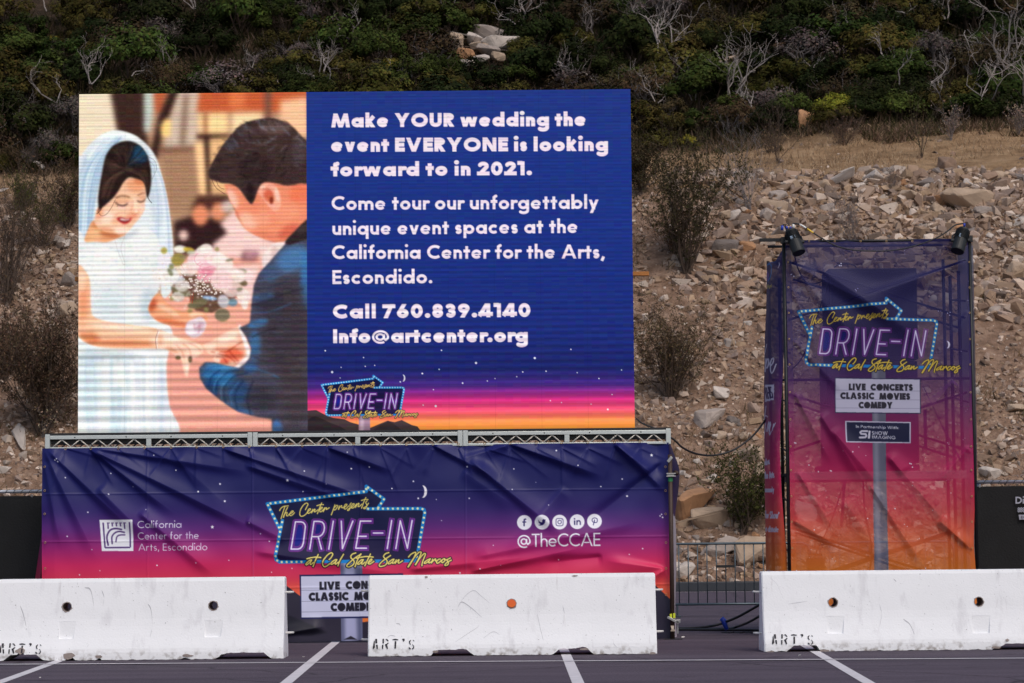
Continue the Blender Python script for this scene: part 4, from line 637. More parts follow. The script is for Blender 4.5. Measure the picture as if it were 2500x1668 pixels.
    # arts centre emblem and name
    Z = lambda *p: [(a / 3.9167, 1040 + b / 3.9167) for a, b in zip(p[::2], p[1::2])]
    WH = (222, 224, 240)
    cv.poly(Z(951, 900, 1272, 897, 1274, 1196, 975, 1197), WH)
    IN = (70, 38, 104)
    cv.stroke([Z(985, 925, 1005, 1165), Z(1005, 1165, 1245, 1162), Z(1245, 1162, 1243, 920)], 3.6, IN, butt=True)
    for x in (1030, 1070, 1110, 1150, 1190): cv.stroke([Z(x, 925, x + 4, 925 + (60 if x in (1030, 1190) else 36))], 3.2, IN, butt=True); cv.stroke([Z(x - 4, 928, x + 16, 928)], 1.8, IN)
    for a, ww in (((1034, 1140, 1022, 1060, 1050, 1000, 1100, 982, 1160, 990), 4), ((1072, 1125, 1070, 1060, 1100, 1022, 1140, 1010, 1188, 1018), 3.6), ((1108, 1108, 1115, 1065, 1140, 1045, 1192, 1042), 3.2)):
        cv.stroke([Z(*a)], ww, IN, smooth=True)
    text(cv, "California", 337, 1289.5, 443, 1288.5, 17.2, .085, WH, sp=.14); text(cv, "Center for the", 337, 1317.5, 485, 1315.5, 17.2, .085, WH, sp=.14, space=.36); text(cv, "Arts, Escondido", 338, 1345, 506, 1343.5, 17.2, .085, WH, sp=.14, space=.36)
    # round icons and handle
    C = lambda x, y: (1250 + x / 9.792, 1240 + y / 9.792)
    IC = (40, 30, 96)
    for cx, cy in ((296, 350), (718, 345), (1137, 342), (1557, 333), (1972, 320)):
        p = C(cx, cy); cv.ell(p[0], p[1], 18, 18, (222, 222, 238))
    cv.stroke([[C(290, 442), C(290, 320), C(296, 280), C(340, 268)]], 3.4, IC, butt=True); cv.stroke([[C(246, 340), C(340, 340)]], 2.8, IC, butt=True)
    cv.poly([C(*q) for q in ((628, 285), (660, 330), (715, 345), (722, 300), (750, 270), (785, 285), (805, 275), (795, 310), (790, 350), (755, 400), (700, 420), (630, 415), (680, 392), (640, 365), (635, 330))], IC, smooth=True)
    def rrect(x0, y0, x1, y1, r):
        o = []
        for cx, cy, a in ((x1 - r, y0 + r, -90), (x1 - r, y1 - r, 0), (x0 + r, y1 - r, 90), (x0 + r, y0 + r, 180)):
            o += [(cx + r * math.cos(math.radians(a + t)), cy + r * math.sin(math.radians(a + t))) for t in (0, 30, 60, 90)]
        return o + o[:1]
    cv.stroke([[C(*q) for q in rrect(1050, 255, 1222, 430, 45)]], 1.7, IC); cv.stroke([[C(1137 + 42 * math.cos(t), 342 + 42 * math.sin(t)) for t in np.linspace(0, 6.2832, 20)]], 1.7, IC); cv.ell(*C(1185, 292), .9, .9, IC)
    cv.stroke([[C(1497, 410), C(1497, 302)]], 3.4, IC, butt=True); cv.ell(*C(1494, 264), 1.9, 1.9, IC); cv.stroke([[C(1552, 410), C(1552, 300)], [C(1552, 350), C(1570, 315), (C(1605, 308)), C(1630, 335), C(1632, 410)]], 3.0, IC, butt=True)
    cv.stroke([[C(1935, 340), C(1918, 310), C(1925, 265), C(1970, 243), C(2025, 255), C(2042, 300), C(2025, 345), C(1985, 355), C(1968, 335)]], 2.0, IC, smooth=True); cv.stroke([[C(1975, 290), C(1945, 408)]], 2.3, IC)
    text(cv, "@TheCCAE", 1263.5, 1336, 1466, 1333, 32, .105, WH, sp=.06, xh=.64)
    # seams between printed lengths
    for x in (617, 1137): cv.stroke([[(x, 1090), (x + 2, 1580)]], 1.2, (96, 80, 140), .28)

NIGHT2 = [(585, (26, 24, 88)), (760, (30, 26, 88)), (900, (52, 30, 96)), (980, (98, 30, 98)), (1060, (142, 24, 92)), (1150, (186, 28, 92)), (1240, (206, 52, 78)), (1310, (216, 88, 56)), (1400, (226, 120, 30)), (1540, (232, 130, 30))]
def paint_tower(cv, am):
    """front print of the see-through tower cloth; am is its opacity canvas, same size"""
    vgrad(cv, NIGHT2)
    rnd = random.Random(21); rs = np.random.RandomState(2)
    Q = lambda *p: [(1850 + a / 3.0158, 900 + b / 3.0158) for a, b in zip(p[::2], p[1::2])]
    for c2, col in ((cv, (104, 104, 128)), (am, (185, 185, 185))): c2.poly(Q(838, 0, 940, 0, 945, 760, 965, 1600, 858, 1600), col)
    cv.poly(Q(848, 0, 880, 0, 890, 760, 910, 1600, 868, 1600), (150, 150, 172), .8, 4)
    f = lambda p: np.stack([1949 + .878 * (p[:, 0] - 652), 761.3 + .0278 * (p[:, 0] - 652) + .905 * (p[:, 1] - 1230)], 1)
    logo(cv, f, k=.9, gold=(220, 190, 70), inside=(30, 22, 66), ina=.25)
    am.xf = f
    zz = lambda p: _z(p, 600, 1040, 3.9167)
    for L in ([(325, 985), (205, 745), (1153, 628), (1153, 578), (1322, 700), (1262, 790)], [(350, 905), (285, 1240), (325, 1302), (1632, 1290), (1712, 830), (1670, 790), (1165, 793)]): am.stroke([zz(L)], 8, (250, 250, 250))
    for L in SCRIPT_A: am.stroke([_z(L, 670, 1200, 9.4)], 2.6, (250,) * 3, smooth=True)
    for L in SCRIPT_B: am.stroke([_z(L, 730, 1340, 11.75)], 4.5, (250,) * 3, smooth=True)
    for L in SCRIPT_C: am.stroke([_z(L, 900, 1340, 10.68)], 4.5, (250,) * 3, smooth=True)
    am.stroke([_z(L, 690, 1250, 6.912) for L in NEON], 4, (240,) * 3)
    am.xf = None
    N_ = lambda *p: [(2020 + a / 8.254, 910 + b / 8.254) for a, b in zip(p[::2], p[1::2])]
    for c2, c1, c0 in ((cv, (24, 26, 68), (186, 184, 208)), (am, (240,) * 3, (250,) * 3)):
        c2.poly(N_(145, 100, 1875, 125, 1885, 830, 150, 815), c1); c2.poly(N_(160, 118, 1860, 142, 1865, 812, 168, 797), c0)
        c2.poly(N_(356, 972, 1678, 996, 1678, 1424, 364, 1406), c0)
    cv.poly(N_(384, 996, 1652, 1018, 1652, 1402, 390, 1384), (14, 20, 58))
    for a, b in ((352, 372), (532, 550), (710, 725)): cv.stroke([N_(165, a, 1860, b)], .9, (110, 108, 140), .9)
    DK = (34, 30, 46)
    def nt(s_, x0, y0, x1, y1, cap, w, col, **k):
        a, b = N_(x0, y0), N_(x1, y1); text(cv, s_, a[0][0], a[0][1], b[0][0], b[0][1], cap / 8.254, w, col, **k)
    nt("LIVE", 430, 355, 772, 357, 136, .30, DK, sp=.05); nt("CONCERTS", 868, 360, 1720, 366, 134, .30, DK, sp=.05, solid='O')
    nt("CLASSIC", 258, 530, 945, 538, 134, .30, DK, sp=.05); nt("MOVIES", 1045, 544, 1665, 548, 136, .30, DK, sp=.05, solid='O')
    nt("COMEDY", 628, 722, 1310, 726, 136, .30, DK, sp=.05, solid='OD')
    WH = (222, 222, 236)
    nt("In Partnership With:", 570, 1114, 1440, 1140, 58, .17, WH, sp=.10, xh=.68); nt("SHOW", 895, 1252, 1215, 1256, 72, .16, WH, sp=.12); nt("IMAGING", 898, 1330, 1370, 1343, 66, .15, WH, sp=.12)
    cv.stroke([N_(800, 1180, 690, 1178, 660, 1205, 680, 1235, 770, 1240, 785, 1275, 760, 1305, 650, 1308)], 4.6, (196, 194, 214)); cv.poly(N_(830, 1170, 868, 1172, 855, 1330, 812, 1328), (206, 204, 222))
    moon(cv, 2311, 842, 9.5); moon(am, 2311, 842, 9.5, (250,) * 3)
    for k in range(80):
        x = rnd.uniform(1925, 2368); y = rnd.uniform(600, 1400); r = rnd.choice([.6, .7, .8, .9, 1.1, 1.6])
        if 1960 < x < 2270 and 720 < y < 1085: continue
        n = rnd.choice([1, 1, 1, 2, 3])
        for q in range(n):
            xx, yy = x + rnd.uniform(-5, 5) * (n > 1), y + rnd.uniform(-5, 5) * (n > 1)
            for c2, c in ((cv, (226, 222, 236)), (am, (240,) * 3)): star(c2, xx, yy, r, c, five=False)

# ================================================================ GROUND, KERB, TERRAIN
def noise2(x, y, s, seed=0): return noise.noise(Vector((x * s + seed * 17.3, y * s - seed * 9.1, seed * 3.7)))
def fbm(x, y, s, seed=0): return noise2(x, y, s, seed) + .5 * noise2(x, y, s * 2.1, seed + 1) + .25 * noise2(x, y, s * 4.3, seed + 2)
TOE, BROW, BENCH = 57.9, 76.0, 86.0
def terrain_z(x, y):
    if y < TOE: return 0.16
    s1 = min(y, BROW) - TOE
    z = .20 + .655 * s1 + .35 * fbm(x, y, .16, 1) * min(1, s1 / 3)
    if y > BROW: z += (.20 + .004 * x) * (min(y, BENCH) - BROW) * 1.0
    if y > BENCH: z += .47 * (y - BENCH) + .8 * fbm(x, y, .09, 4) * min(1, (y - BENCH) / 4)
    k = max(0, 1 - abs(y - BROW) / 2.2); z -= .18 * k * k
    return z + .05 * fbm(x, y, .9, 7)
def hit_terrain(px, py, y0=58.0, y1=135.0):
    d = ray(px, py); y = y0; st = .12
    while y < y1:
        t = y / d[1]; x, z = d[0] * t, CAM_H + d[2] * t
        if z < terrain_z(x, y): return Vector((x, y, terrain_z(x, y)))
        y += st
    return None
# asphalt: one sheet to the horizon; terrain rises out of it behind the kerb
m_asphalt = mat("asphalt", (.094, .075, .099), .9, var=.10, scale=.9, bump=.35, bscale=160, spec=.25)
def _asphalt_detail(m):
    n = m.node_tree.nodes; l = m.node_tree.links; b = n["Principled BSDF"]; src = b.inputs['Base Color'].links[0].from_socket
    tc = n.new("ShaderNodeTexCoord"); sp = n.new("ShaderNodeTexNoise"); sp.inputs['Scale'].default_value = 48; sp.inputs['Detail'].default_value = 5; sp.inputs['Roughness'].default_value = .75
    l.new(tc.outputs['Object'], sp.inputs['Vector']); rp = n.new("ShaderNodeValToRGB"); rp.color_ramp.elements[0].position = .42; rp.color_ramp.elements[0].color = (.62, .62, .63, 1); rp.color_ramp.elements[1].position = .72; rp.color_ramp.elements[1].color = (1.75, 1.7, 1.66, 1)
    l.new(sp.outputs['Fac'], rp.inputs[0])
    mp = n.new("ShaderNodeMapping"); mp.inputs['Scale'].default_value = (.12, 1.6, 1); l.new(tc.outputs['Object'], mp.inputs[0])
    st = n.new("ShaderNodeTexNoise"); st.inputs['Scale'].default_value = 1.3; st.inputs['Detail'].default_value = 6; l.new(mp.outputs[0], st.inputs['Vector'])
    r2 = n.new("ShaderNodeValToRGB"); r2.color_ramp.elements[0].position = .32; r2.color_ramp.elements[0].color = (.72, .72, .74, 1); r2.color_ramp.elements[1].position = .68; r2.color_ramp.elements[1].color = (1.16, 1.15, 1.14, 1); l.new(st.outputs['Fac'], r2.inputs[0])
    vo = n.new("ShaderNodeTexVoronoi"); vo.feature = 'DISTANCE_TO_EDGE'; vo.inputs['Scale'].default_value = .32; wp = n.new("ShaderNodeTexNoise"); wp.inputs['Scale'].default_value = 1.1; wp.inputs['Detail'].default_value = 6; l.new(tc.outputs['Object'], wp.inputs['Vector'])
    vm = n.new("ShaderNodeMixRGB"); vm.inputs[0].default_value = .35; l.new(tc.outputs['Object'], vm.inputs[1]); l.new(wp.outputs['Color'], vm.inputs[2]); l.new(vm.outputs[0], vo.inputs['Vector'])
    cr = n.new("ShaderNodeMapRange"); cr.inputs[1].default_value = .0; cr.inputs[2].default_value = .006; cr.inputs[3].default_value = .45; cr.inputs[4].default_value = 1.0; l.new(vo.outputs['Distance'], cr.inputs[0])
    sp2 = n.new("ShaderNodeTexNoise"); sp2.inputs['Scale'].default_value = 2.6; sp2.inputs['Detail'].default_value = 3; l.new(tc.outputs['Object'], sp2.inputs['Vector']); oi_ = n.new("ShaderNodeMapRange"); oi_.inputs[1].default_value = .62; oi_.inputs[2].default_value = .76; oi_.inputs[3].default_value = 1; oi_.inputs[4].default_value = .42; l.new(sp2.outputs['Fac'], oi_.inputs[0])
    mm = n.new("ShaderNodeMath"); mm.operation = 'MULTIPLY'; l.new(cr.outputs[0], mm.inputs[0]); l.new(oi_.outputs[0], mm.inputs[1]); m0 = n.new("ShaderNodeMixRGB"); m0.blend_type = 'MULTIPLY'; m0.inputs[0].default_value = 1; l.new(src, m0.inputs[1]); l.new(mm.outputs[0], m0.inputs[2]); src = m0.outputs[0]
    a = n.new("ShaderNodeMixRGB"); a.blend_type = 'MULTIPLY'; a.inputs[0].default_value = .8; l.new(src, a.inputs[1]); l.new(rp.outputs[0], a.inputs[2])
    c = n.new("ShaderNodeMixRGB"); c.blend_type = 'MULTIPLY'; c.inputs[0].default_value = .8; l.new(a.outputs[0], c.inputs[1]); l.new(r2.outputs[0], c.inputs[2]); l.new(c.outputs[0], b.inputs['Base Color'])
_asphalt_detail(m_asphalt)
g = MB(); g.add([(-700, -300, 0), (700, -300, 0), (700, 57.32, 0), (-700, 57.32, 0)], [(0, 1, 2, 3)])
tag(g.build("asphalt_ground", m_asphalt), "dark grey asphalt of the car park", None, None, 'structure')
m_paint = mat("worn_line_paint", (.64, .61, .63), .8, var=.22, scale=9, bump=.2, bscale=120)
def paint_line(p0, p1, w):
    a, b = Vector(on_ground(*p0)), Vector(on_ground(*p1)); d = (b - a).normalized(); s_ = Vector((-d.y, d.x, 0)) * w / 2; up = Vector((0, 0, .004))
    tag(MB().add([a - s_ + up, b - s_ + up, b + s_ + up, a + s_ + up], [(0, 1, 2, 3)]).build("parking_line", m_paint), "white painted parking bay line", None, None, 'structure')
paint_line((-60, 1688), (172, 1604), .10)
paint_line((640, 1717), (828, 1561), .10)
paint_line((1425, 1700), (1372, 1576), .10)
paint_line((2185, 1706), (1955, 1571), .10)
a, b = Vector(on_ground(-200, 1625)), Vector(on_ground(2700, 1607.5))
tag(MB().add([a + Vector((0, -.055, .008)), b + Vector((0, -.055, .008)), b + Vector((0, .055, .008)), a + Vector((0, .055, .008))], [(0, 1, 2, 3)]).build("chalk_line", m_paint), "thin pale line across the car park", None, None, 'structure')
a, b = Vector(on_ground(1500, 1485.5)), Vector(on_ground(2700, 1474))
m_kerb = mat("black_kerb_paint", (.022, .026, .034), .55, var=.25, scale=3, bump=.2)
kb = MB(); kb.box((0, 57.45, .11), (150, .26, .22))
tag(kb.build("kerb", m_kerb, bevel=.02), "black painted kerb at the foot of the slope", None, None, 'structure')
m_gut = mat("gutter_concrete", (.20, .17, .19), .85, var=.15, scale=2, bump=.2)
MBg = MB(); MBg.add([(-75, 56.7, .004), (75, 56.7, .004), (75, 57.318, .004), (-75, 57.318, .004)], [(0, 1, 2, 3)]); tag(MBg.build("gutter_strip", m_gut), "concrete gutter along the kerb", None, None, 'structure')

# terrain sheet with procedural soil
xs = np.concatenate([np.arange(-90, -30, 3.0), np.arange(-30, 30.01, .3), np.arange(33, 91, 3.0)]); ys = np.concatenate([[57.57], np.arange(57.9, 112, .3), np.arange(114, 240, 6.0)])
V = np.array([(x, y, terrain_z(x, y) if y < 125 else terrain_z(x, 125) + .3 * (y - 125)) for y in ys for x in xs]); nx = len(xs)
Q = np.array([(j * nx + i, j * nx + i + 1, (j + 1) * nx + i + 1, (j + 1) * nx + i) for j in range(len(ys) - 1) for i in range(nx - 1)])
me = fast_mesh("hillside_terrain", V, Q, None, True)
m_soil = bpy.data.materials.new("hillside_soil"); m_soil.use_nodes = True
def _soil(m):
    n = m.node_tree.nodes; l = m.node_tree.links; b = n["Principled BSDF"]; b.inputs['Roughness'].default_value = .95; b.inputs['Specular IOR Level'].default_value = .05
    tc = n.new("ShaderNodeTexCoord"); geo = n.new("ShaderNodeSeparateXYZ"); l.new(tc.outputs['Object'], geo.inputs[0])
    def noi(sc, det=6):
        q = n.new("ShaderNodeTexNoise"); q.inputs['Scale'].default_value = sc; q.inputs['Detail'].default_value = det; q.inputs['Roughness'].default_value = .65; l.new(tc.outputs['Object'], q.inputs['Vector']); return q
    def ramp(src, stops):
        r = n.new("ShaderNodeValToRGB"); e = r.color_ramp.elements
        while len(e) < len(stops): e.new(.5)
        for q, (p, c) in zip(e, stops): q.position = p; q.color = c + (1,)
        l.new(src, r.inputs[0]); return r
    scree = ramp(noi(2.2).outputs['Fac'], [(.26, (.125, .077, .050)), (.5, (.285, .182, .126)), (.74, (.46, .32, .232))])
    grassy = ramp(noi(1.1).outputs['Fac'], [(.3, (.20, .12, .065)), (.55, (.37, .24, .135)), (.75, (.48, .33, .20))])
    hill = ramp(noi(.7).outputs['Fac'], [(.3, (.022, .017, .011)), (.55, (.05, .034, .022)), (.75, (.15, .095, .068))])
    yn = n.new("ShaderNodeMath"); yn.operation = 'MULTIPLY_ADD'; l.new(noi(.5).outputs['Fac'], yn.inputs[0]); yn.inputs[1].default_value = 4.0; l.new(geo.outputs['Y'], yn.inputs[2])
    def step(a, b_):
        r = n.new("ShaderNodeMapRange"); r.inputs[1].default_value = a; r.inputs[2].default_value = b_; l.new(yn.outputs[0], r.inputs[0]); return r
    m1 = n.new("ShaderNodeMixRGB"); l.new(step(75.5, 78.0).outputs[0], m1.inputs[0]); l.new(scree.outputs[0], m1.inputs[1]); l.new(grassy.outputs[0], m1.inputs[2])
    m2 = n.new("ShaderNodeMixRGB"); l.new(step(87.0, 89.5).outputs[0], m2.inputs[0]); l.new(m1.outputs[0], m2.inputs[1]); l.new(hill.outputs[0], m2.inputs[2])
    l.new(m2.outputs[0], b.inputs['Base Color'])
    bp = n.new("ShaderNodeBump"); bp.inputs['Strength'].default_value = .9; bp.inputs['Distance'].default_value = .2; l.new(noi(6.5, 9).outputs['Fac'], bp.inputs['Height']); l.new(bp.outputs[0], b.inputs['Normal'])
_soil(m_soil); me.materials.append(m_soil)
tag(link(bpy.data.objects.new("hillside_terrain", me)), "dry rocky slope and brush covered hill", None, None, 'structure')

# ================================================================ ROCKS
def hull(pts):
    bm = bmesh.new()
    for p in pts: bm.verts.new(p)
    r = bmesh.ops.convex_hull(bm, input=bm.verts); bmesh.ops.delete(bm, geom=[v for v in bm.verts if not v.link_faces], context='VERTS')
    bmesh.ops.triangulate(bm, faces=bm.faces); bm.verts.index_update()
    out = np.array([v.co[:] for v in bm.verts]), np.array([[v.index for v in f.verts] for f in bm.faces]); bm.free(); return out
rr = random.Random(4)
def rock_pts(n, fl):
    P = []; sk = rr.uniform(-.2, .2)
    for _ in range(n):
        v = Vector((rr.gauss(0, 1), rr.gauss(0, 1), rr.gauss(0, 1))).normalized()
        k = rr.choice([.5, .62, .75]); v = Vector((max(-k, min(k, v.x)), max(-.6, min(.6, v.y)), max(-.55, min(.5, v.z)))) * rr.uniform(.72, 1.08)
        P.append((v.x * 1.08, v.y * .9, v.z * fl + v.x * sk))
    return P
SMALL = [hull(rock_pts(rr.choice([9, 11, 13]), rr.uniform(.75, 1.15))) for _ in range(10)]
def rough_rock(v, f, sd):
    bm = bmesh.new(); vs = [bm.verts.new(p) for p in v]
    for t in f: bm.faces.new([vs[i] for i in t])
    bmesh.ops.bevel(bm, geom=list(bm.edges), offset=.045, segments=1, affect='EDGES', profile=.5)
    bmesh.ops.triangulate(bm, faces=bm.faces); bmesh.ops.subdivide_edges(bm, edges=[e for e in bm.edges if e.calc_length() > .22], cuts=1, use_grid_fill=True); bmesh.ops.triangulate(bm, faces=bm.faces)
    for q in bm.verts:
        c = q.co.copy(); k = noise.noise(c * 2.3 + Vector((sd * 7.1, 0, 0))) * .07 + noise.noise(c * 6 + Vector((0, sd * 3.3, 0))) * .028; q.co += c.normalized() * k
    bm.verts.index_update(); out = np.array([q.co[:] for q in bm.verts]), np.array([[q.index for q in t.verts] for t in bm.faces]); bm.free(); return out
BIG = [rough_rock(*hull(rock_pts(rr.choice([13, 16, 20, 24]), rr.uniform(.75, 1.05))), i_) for i_ in range(14)]
ROUND = []
for i_ in range(4):
    _bm = bmesh.new(); bmesh.ops.create_icosphere(_bm, subdivisions=3, radius=.62)
    for q in _bm.verts: q.co *= 1 + .30 * noise.noise(q.co * 1.5 + Vector((i_ * 9, 0, 0))) + .10 * noise.noise(q.co * 4 + Vector((0, i_ * 5, 0)))
    _bm.verts.index_update(); ROUND.append((np.array([q.co[:] for q in _bm.verts]), np.array([[q.index for q in t.verts] for t in _bm.faces]))); _bm.free()
def visible_slope(px, py, pad=0):
    if py > 1445 or px < -30 or px > 2530 or py < 280: return False
    if 192 + pad < px < 1551 - pad and py > 225: return False
    if 110 < px < 1640 - pad and py > 1060: return False
    if 1935 < px < 2350 and py > 600 and rr.random() < .5: return False
    if (px < 100 or px > 2400) and py > 1200: return False
    return True
# countless small stones as one mesh
rs = np.random.RandomState(8); VV, QQ, CC, off = [], [], [], 0
STONE = np.array([(.37, .28, .22), (.28, .20, .15), (.46, .37, .305), (.31, .225, .165), (.19, .148, .125), (.36, .265, .185), (.52, .445, .385), (.31, .24, .205), (.25, .18, .14)])
def stones(n, y0, y1, x0, x1, smin, smax, dens=None):
    global off
    k = 0
    while k < n:
        x, y = rs.uniform(x0, x1), rs.uniform(y0, y1)
        if dens is not None and rs.rand() > dens(x, y): continue
        k += 1
        v, f = SMALL[rs.randint(len(SMALL))]; s_ = smin * (smax / smin) ** (rs.rand() ** 2.2)
        a = rs.uniform(0, 6.28); c, q = math.cos(a), math.sin(a); t = rs.uniform(-.5, .5); ct, qt = math.cos(t), math.sin(t)
        w = v * s_ * (1, rs.uniform(.7, 1.3), rs.uniform(.7, 1.1)); w = np.stack([w[:, 0] * c - w[:, 1] * q, w[:, 0] * q + w[:, 1] * c, w[:, 2]], 1)
        w = np.stack([w[:, 0], w[:, 1] * ct - w[:, 2] * qt, w[:, 1] * qt + w[:, 2] * ct], 1)
        VV.append(w + (x, y, terrain_z(x, y) + s_ * rs.uniform(-.02, .22))); QQ.append(f + off); off += len(v)
        CC.append(np.repeat((STONE[rs.randint(len(STONE))] * rs.uniform(.72, 1.3) * np.array([1.0, .955, .915]))[None], len(v), 0))
dn = lambda x, y: max(.12, min(1, .62 + .75 * fbm(x, y, .22, 12))) * (1.0 if y < 74 or x > 6 else .5)
stones(34000, 57.8, 76.5, -17.5, 17.5, .035, .15, dn)
stones(11500, 57.8, 75, -17.5, 17.5, .085, .27, dn)
stones(4600, 68.5, 76.8, 4.5, 17.5, .12, .42, lambda x, y: min(1, .35 + (x - 4.5) * .08))
stones(420, 76, 88, -19, 19, .04, .22)
me = fast_mesh("scree", np.vstack(VV), np.vstack(QQ), np.vstack(CC)); m_stone = attr_mat("scree_stone", .95, spec=.1, bump=.9, bscale=11); me.materials.append(m_stone)
tag(link(bpy.data.objects.new("scree", me)), "loose grey and tan stones covering the slope", "stones", None, 'stuff')
# the large rocks, each one an object
ROCKM = {k: mat("rock_" + k.replace(' ', '_'), c, .9, var=.35, scale=2.6, bump=.55, bscale=9, rnd=.12) for k, c in (("pale grey", (.48, .415, .365)), ("grey", (.32, .265, .23)), ("tan", (.40, .295, .21)), ("rust stained", (.38, .20, .10)), ("brown", (.25, .165, .115)), ("dark grey", (.18, .148, .132)))}
big_mesh = []
for i, (v, f) in enumerate(BIG + ROUND):
    me = fast_mesh("rock", v, f, None, i >= len(BIG)); me.materials.append(ROCKM["grey"]); big_mesh.append(me)
def rock(loc, size, colour, label, group, rot=None, i=None, sc=(1, 1, 1)):
    o = bpy.data.objects.new("rock", big_mesh[rr.randrange(len(BIG)) if i is None else i]); o.location = loc
    o.rotation_euler = rot or (rr.uniform(-.4, .4), rr.uniform(-.4, .4), rr.uniform(0, 6.28)); o.scale = (size * sc[0], size * sc[1], size * sc[2]); link(o)
    o.material_slots[0].link = 'OBJECT'; o.material_slots[0].material = ROCKM[colour]
    return tag(o, label, "rock", group)
ZONES = [(lambda x, y: x < 210 and y < 720, "on the upper slope left of the screen"), (lambda x, y: x < 210, "on the lower slope left of the screen"), (lambda x, y: x < 1935 and y < 620, "on the upper slope beside the screen's right edge"),
         (lambda x, y: x < 1935 and y < 1000, "halfway up the slope between screen and tower"), (lambda x, y: x < 1935, "low on the slope behind the crowd barricade"),
         (lambda x, y: x > 2370 and y > 620, "on the slope right of the tower"), (lambda x, y: y < 620, "in the rock pile above the tower"), (lambda x, y: True, "on the slope seen through the tower cloth")]
COLS = ["pale grey", "grey", "tan", "rust stained", "brown", "dark grey"]
SPECIAL = [((2375, 500), .95, "tan", "large split tan boulder leaning in the rock pile above the tower", (1.9, .9, 1.0)), ((2040, 455), .75, "pale grey", "long pale flat rock at the upper left of the rock pile", (1.9, .8, .5)),
           ((1690, 1245), .95, "rust stained", "big slanting rust stained rock above the barricade's left half", (1.35, 1.0, 1.0)), ((1740, 1290), .8, "tan", "broad tan boulder just above the barricade's top rail", (1.2, 1, 1.0)), ((1850, 1375), .95, "tan", "large tan rock behind the barricade beside the right barrier", (1.2, 1, .9)), ((1790, 1340), .55, "grey", "grey rock behind the middle bars of the barricade", (1, 1, 1)),
           ((1668, 1405), .45, "pale grey", "pale wedge rock at the kerb behind the barricade's left bars", (1.3, .8, .9)), ((1895, 580), .55, "grey", "flat topped grey rock just left of the tower's light", (1.5, .9, .6)), ((1960, 310), .9, "rust stained", "lone reddish rock at the foot of the dark brush", (.8, .6, 1.3)),
           ((2420, 445), .7, "tan", "blocky tan rock near the frame's right edge in the pile", (1.1, 1, 1)), ((2310, 410), .55, "brown", "dark brown square rock high in the pile on the right", (1, 1, 1.1)), ((2480, 1005), .5, "tan", "squarish tan rock right of the tower halfway down", (1.2, 1, .8)), ((2420, 1165), .45, "pale grey", "pale split rock just above the right fence rail", (1.1, 1, .9)), ((150, 600), .4, "grey", "dark squarish rock left of the screen below the olive bush", (1.1, 1, .9)), ((165, 770), .6, "tan", "cracked tan rock close to the screen's left edge", (1, 1, 1)), ((170, 700), .5, "grey", "smooth grey rock touching the screen's left edge", (1.4, 1, .7)), ((50, 1075), .55, "pale grey", "long pale slab of rock left of the truss", (2.6, .8, .35)), ((105, 415), .42, "pale grey", "pale flat stone on the bare brow left of the screen", (1.6, .8, .5))]
GROUP_R = "rocks scattered over the slope"
for (px, py), s_, c, lab, sc in SPECIAL:
    h = hit_terrain(px, py)
    s_ *= .78
    if h: rock(h + Vector((0, 0, s_ * .2)), s_, c, lab, GROUP_R, (rr.uniform(-.45, .35), rr.uniform(-.5, .6), rr.uniform(-1.2, 1.2)), None, sc)
n_r = 0
while n_r < 268:
    u = rr.random()
    if u < .42: x, y = rr.uniform(6.0, 16.5), rr.uniform(68, 77)
    elif u < .8: x, y = rr.uniform(-16, 16.5), rr.uniform(58.2, 76)
    else: x, y = rr.uniform(2, 8.5), rr.uniform(58.1, 64)
    z = terrain_z(x, y); px, py = to_px((x, y, z))
    if not visible_slope(px, py): continue
    if u >= .42 and noise2(x, y, .3, 12) < -.15: continue
    s_ = (.17 + .40 * rr.random() ** 2.6) * (.92 if u < .42 else .95)
    c = rr.choices(COLS, (4, 4, 4, 1.6, 2, 2))[0]
    zone = next(t for fn, t in ZONES if fn(px, py)); sz = "small" if s_ < .24 else "mid sized" if s_ < .38 else "large"
    rock((x, y, z + s_ * rr.uniform(-.08, .16)), s_, c, f"{sz} {c} angular rock {zone}", GROUP_R, None, None, (rr.uniform(.9, 1.5), rr.uniform(.7, 1.1), rr.uniform(.7, 1.05))); n_r += 1
OUT = [((1118, 112), .62, "tan", "upright tan boulder on the left of the hillside outcrop", (.7, .7, 1.4)), ((1197, 92), .95, "grey", "largest grey boulder on top of the hillside outcrop", (1.3, 1, .9)), ((1163, 108), .62, "pale grey", "pale boulder left of the outcrop's top boulder", (1, 1, .9)), ((1180, 118), .66, "tan", "cream boulder in the middle of the outcrop", (1.2, 1, .7)), ((1222, 116), .9, "pale grey", "broad pale boulder on the right of the outcrop", (1.4, 1, .7)), ((1142, 138), .6, "rust stained", "reddish boulder at the outcrop's lower left", (1.2, 1, .8)), ((1197, 134), .7, "grey", "lower grey boulder in the middle of the outcrop", (1.1, 1, .8)), ((1215, 146), .5, "tan", "small tan boulder at the outcrop's lower right", (1.1, 1, .8)), ((1172, 152), .5, "pale grey", "small pale boulder low in the outcrop's middle", (1.2, 1, .7)), ((1140, 160), .42, "pale grey", "small pale stone at the foot of the outcrop", (1.2, 1, .7)), ((1900, 118), .45, "rust stained", "half hidden pinkish rock among the brush above the tower", (1, 1, .8)), ((1775, 150), .5, "tan", "half buried tan rock in brush over the screen's right corner", (1.4, 1, .6))]
for (px, py), s_, c, lab, sc in OUT:
    h = hit_terrain(px, py + 12, 88)
    if h: rock(h + Vector((0, -.6, .12 + s_ * .08)), s_ * .88, c, lab, "boulders of the hillside outcrop", (rr.uniform(-.2, .2), rr.uniform(-.2, .2), rr.uniform(-.5, .5)), None, sc)
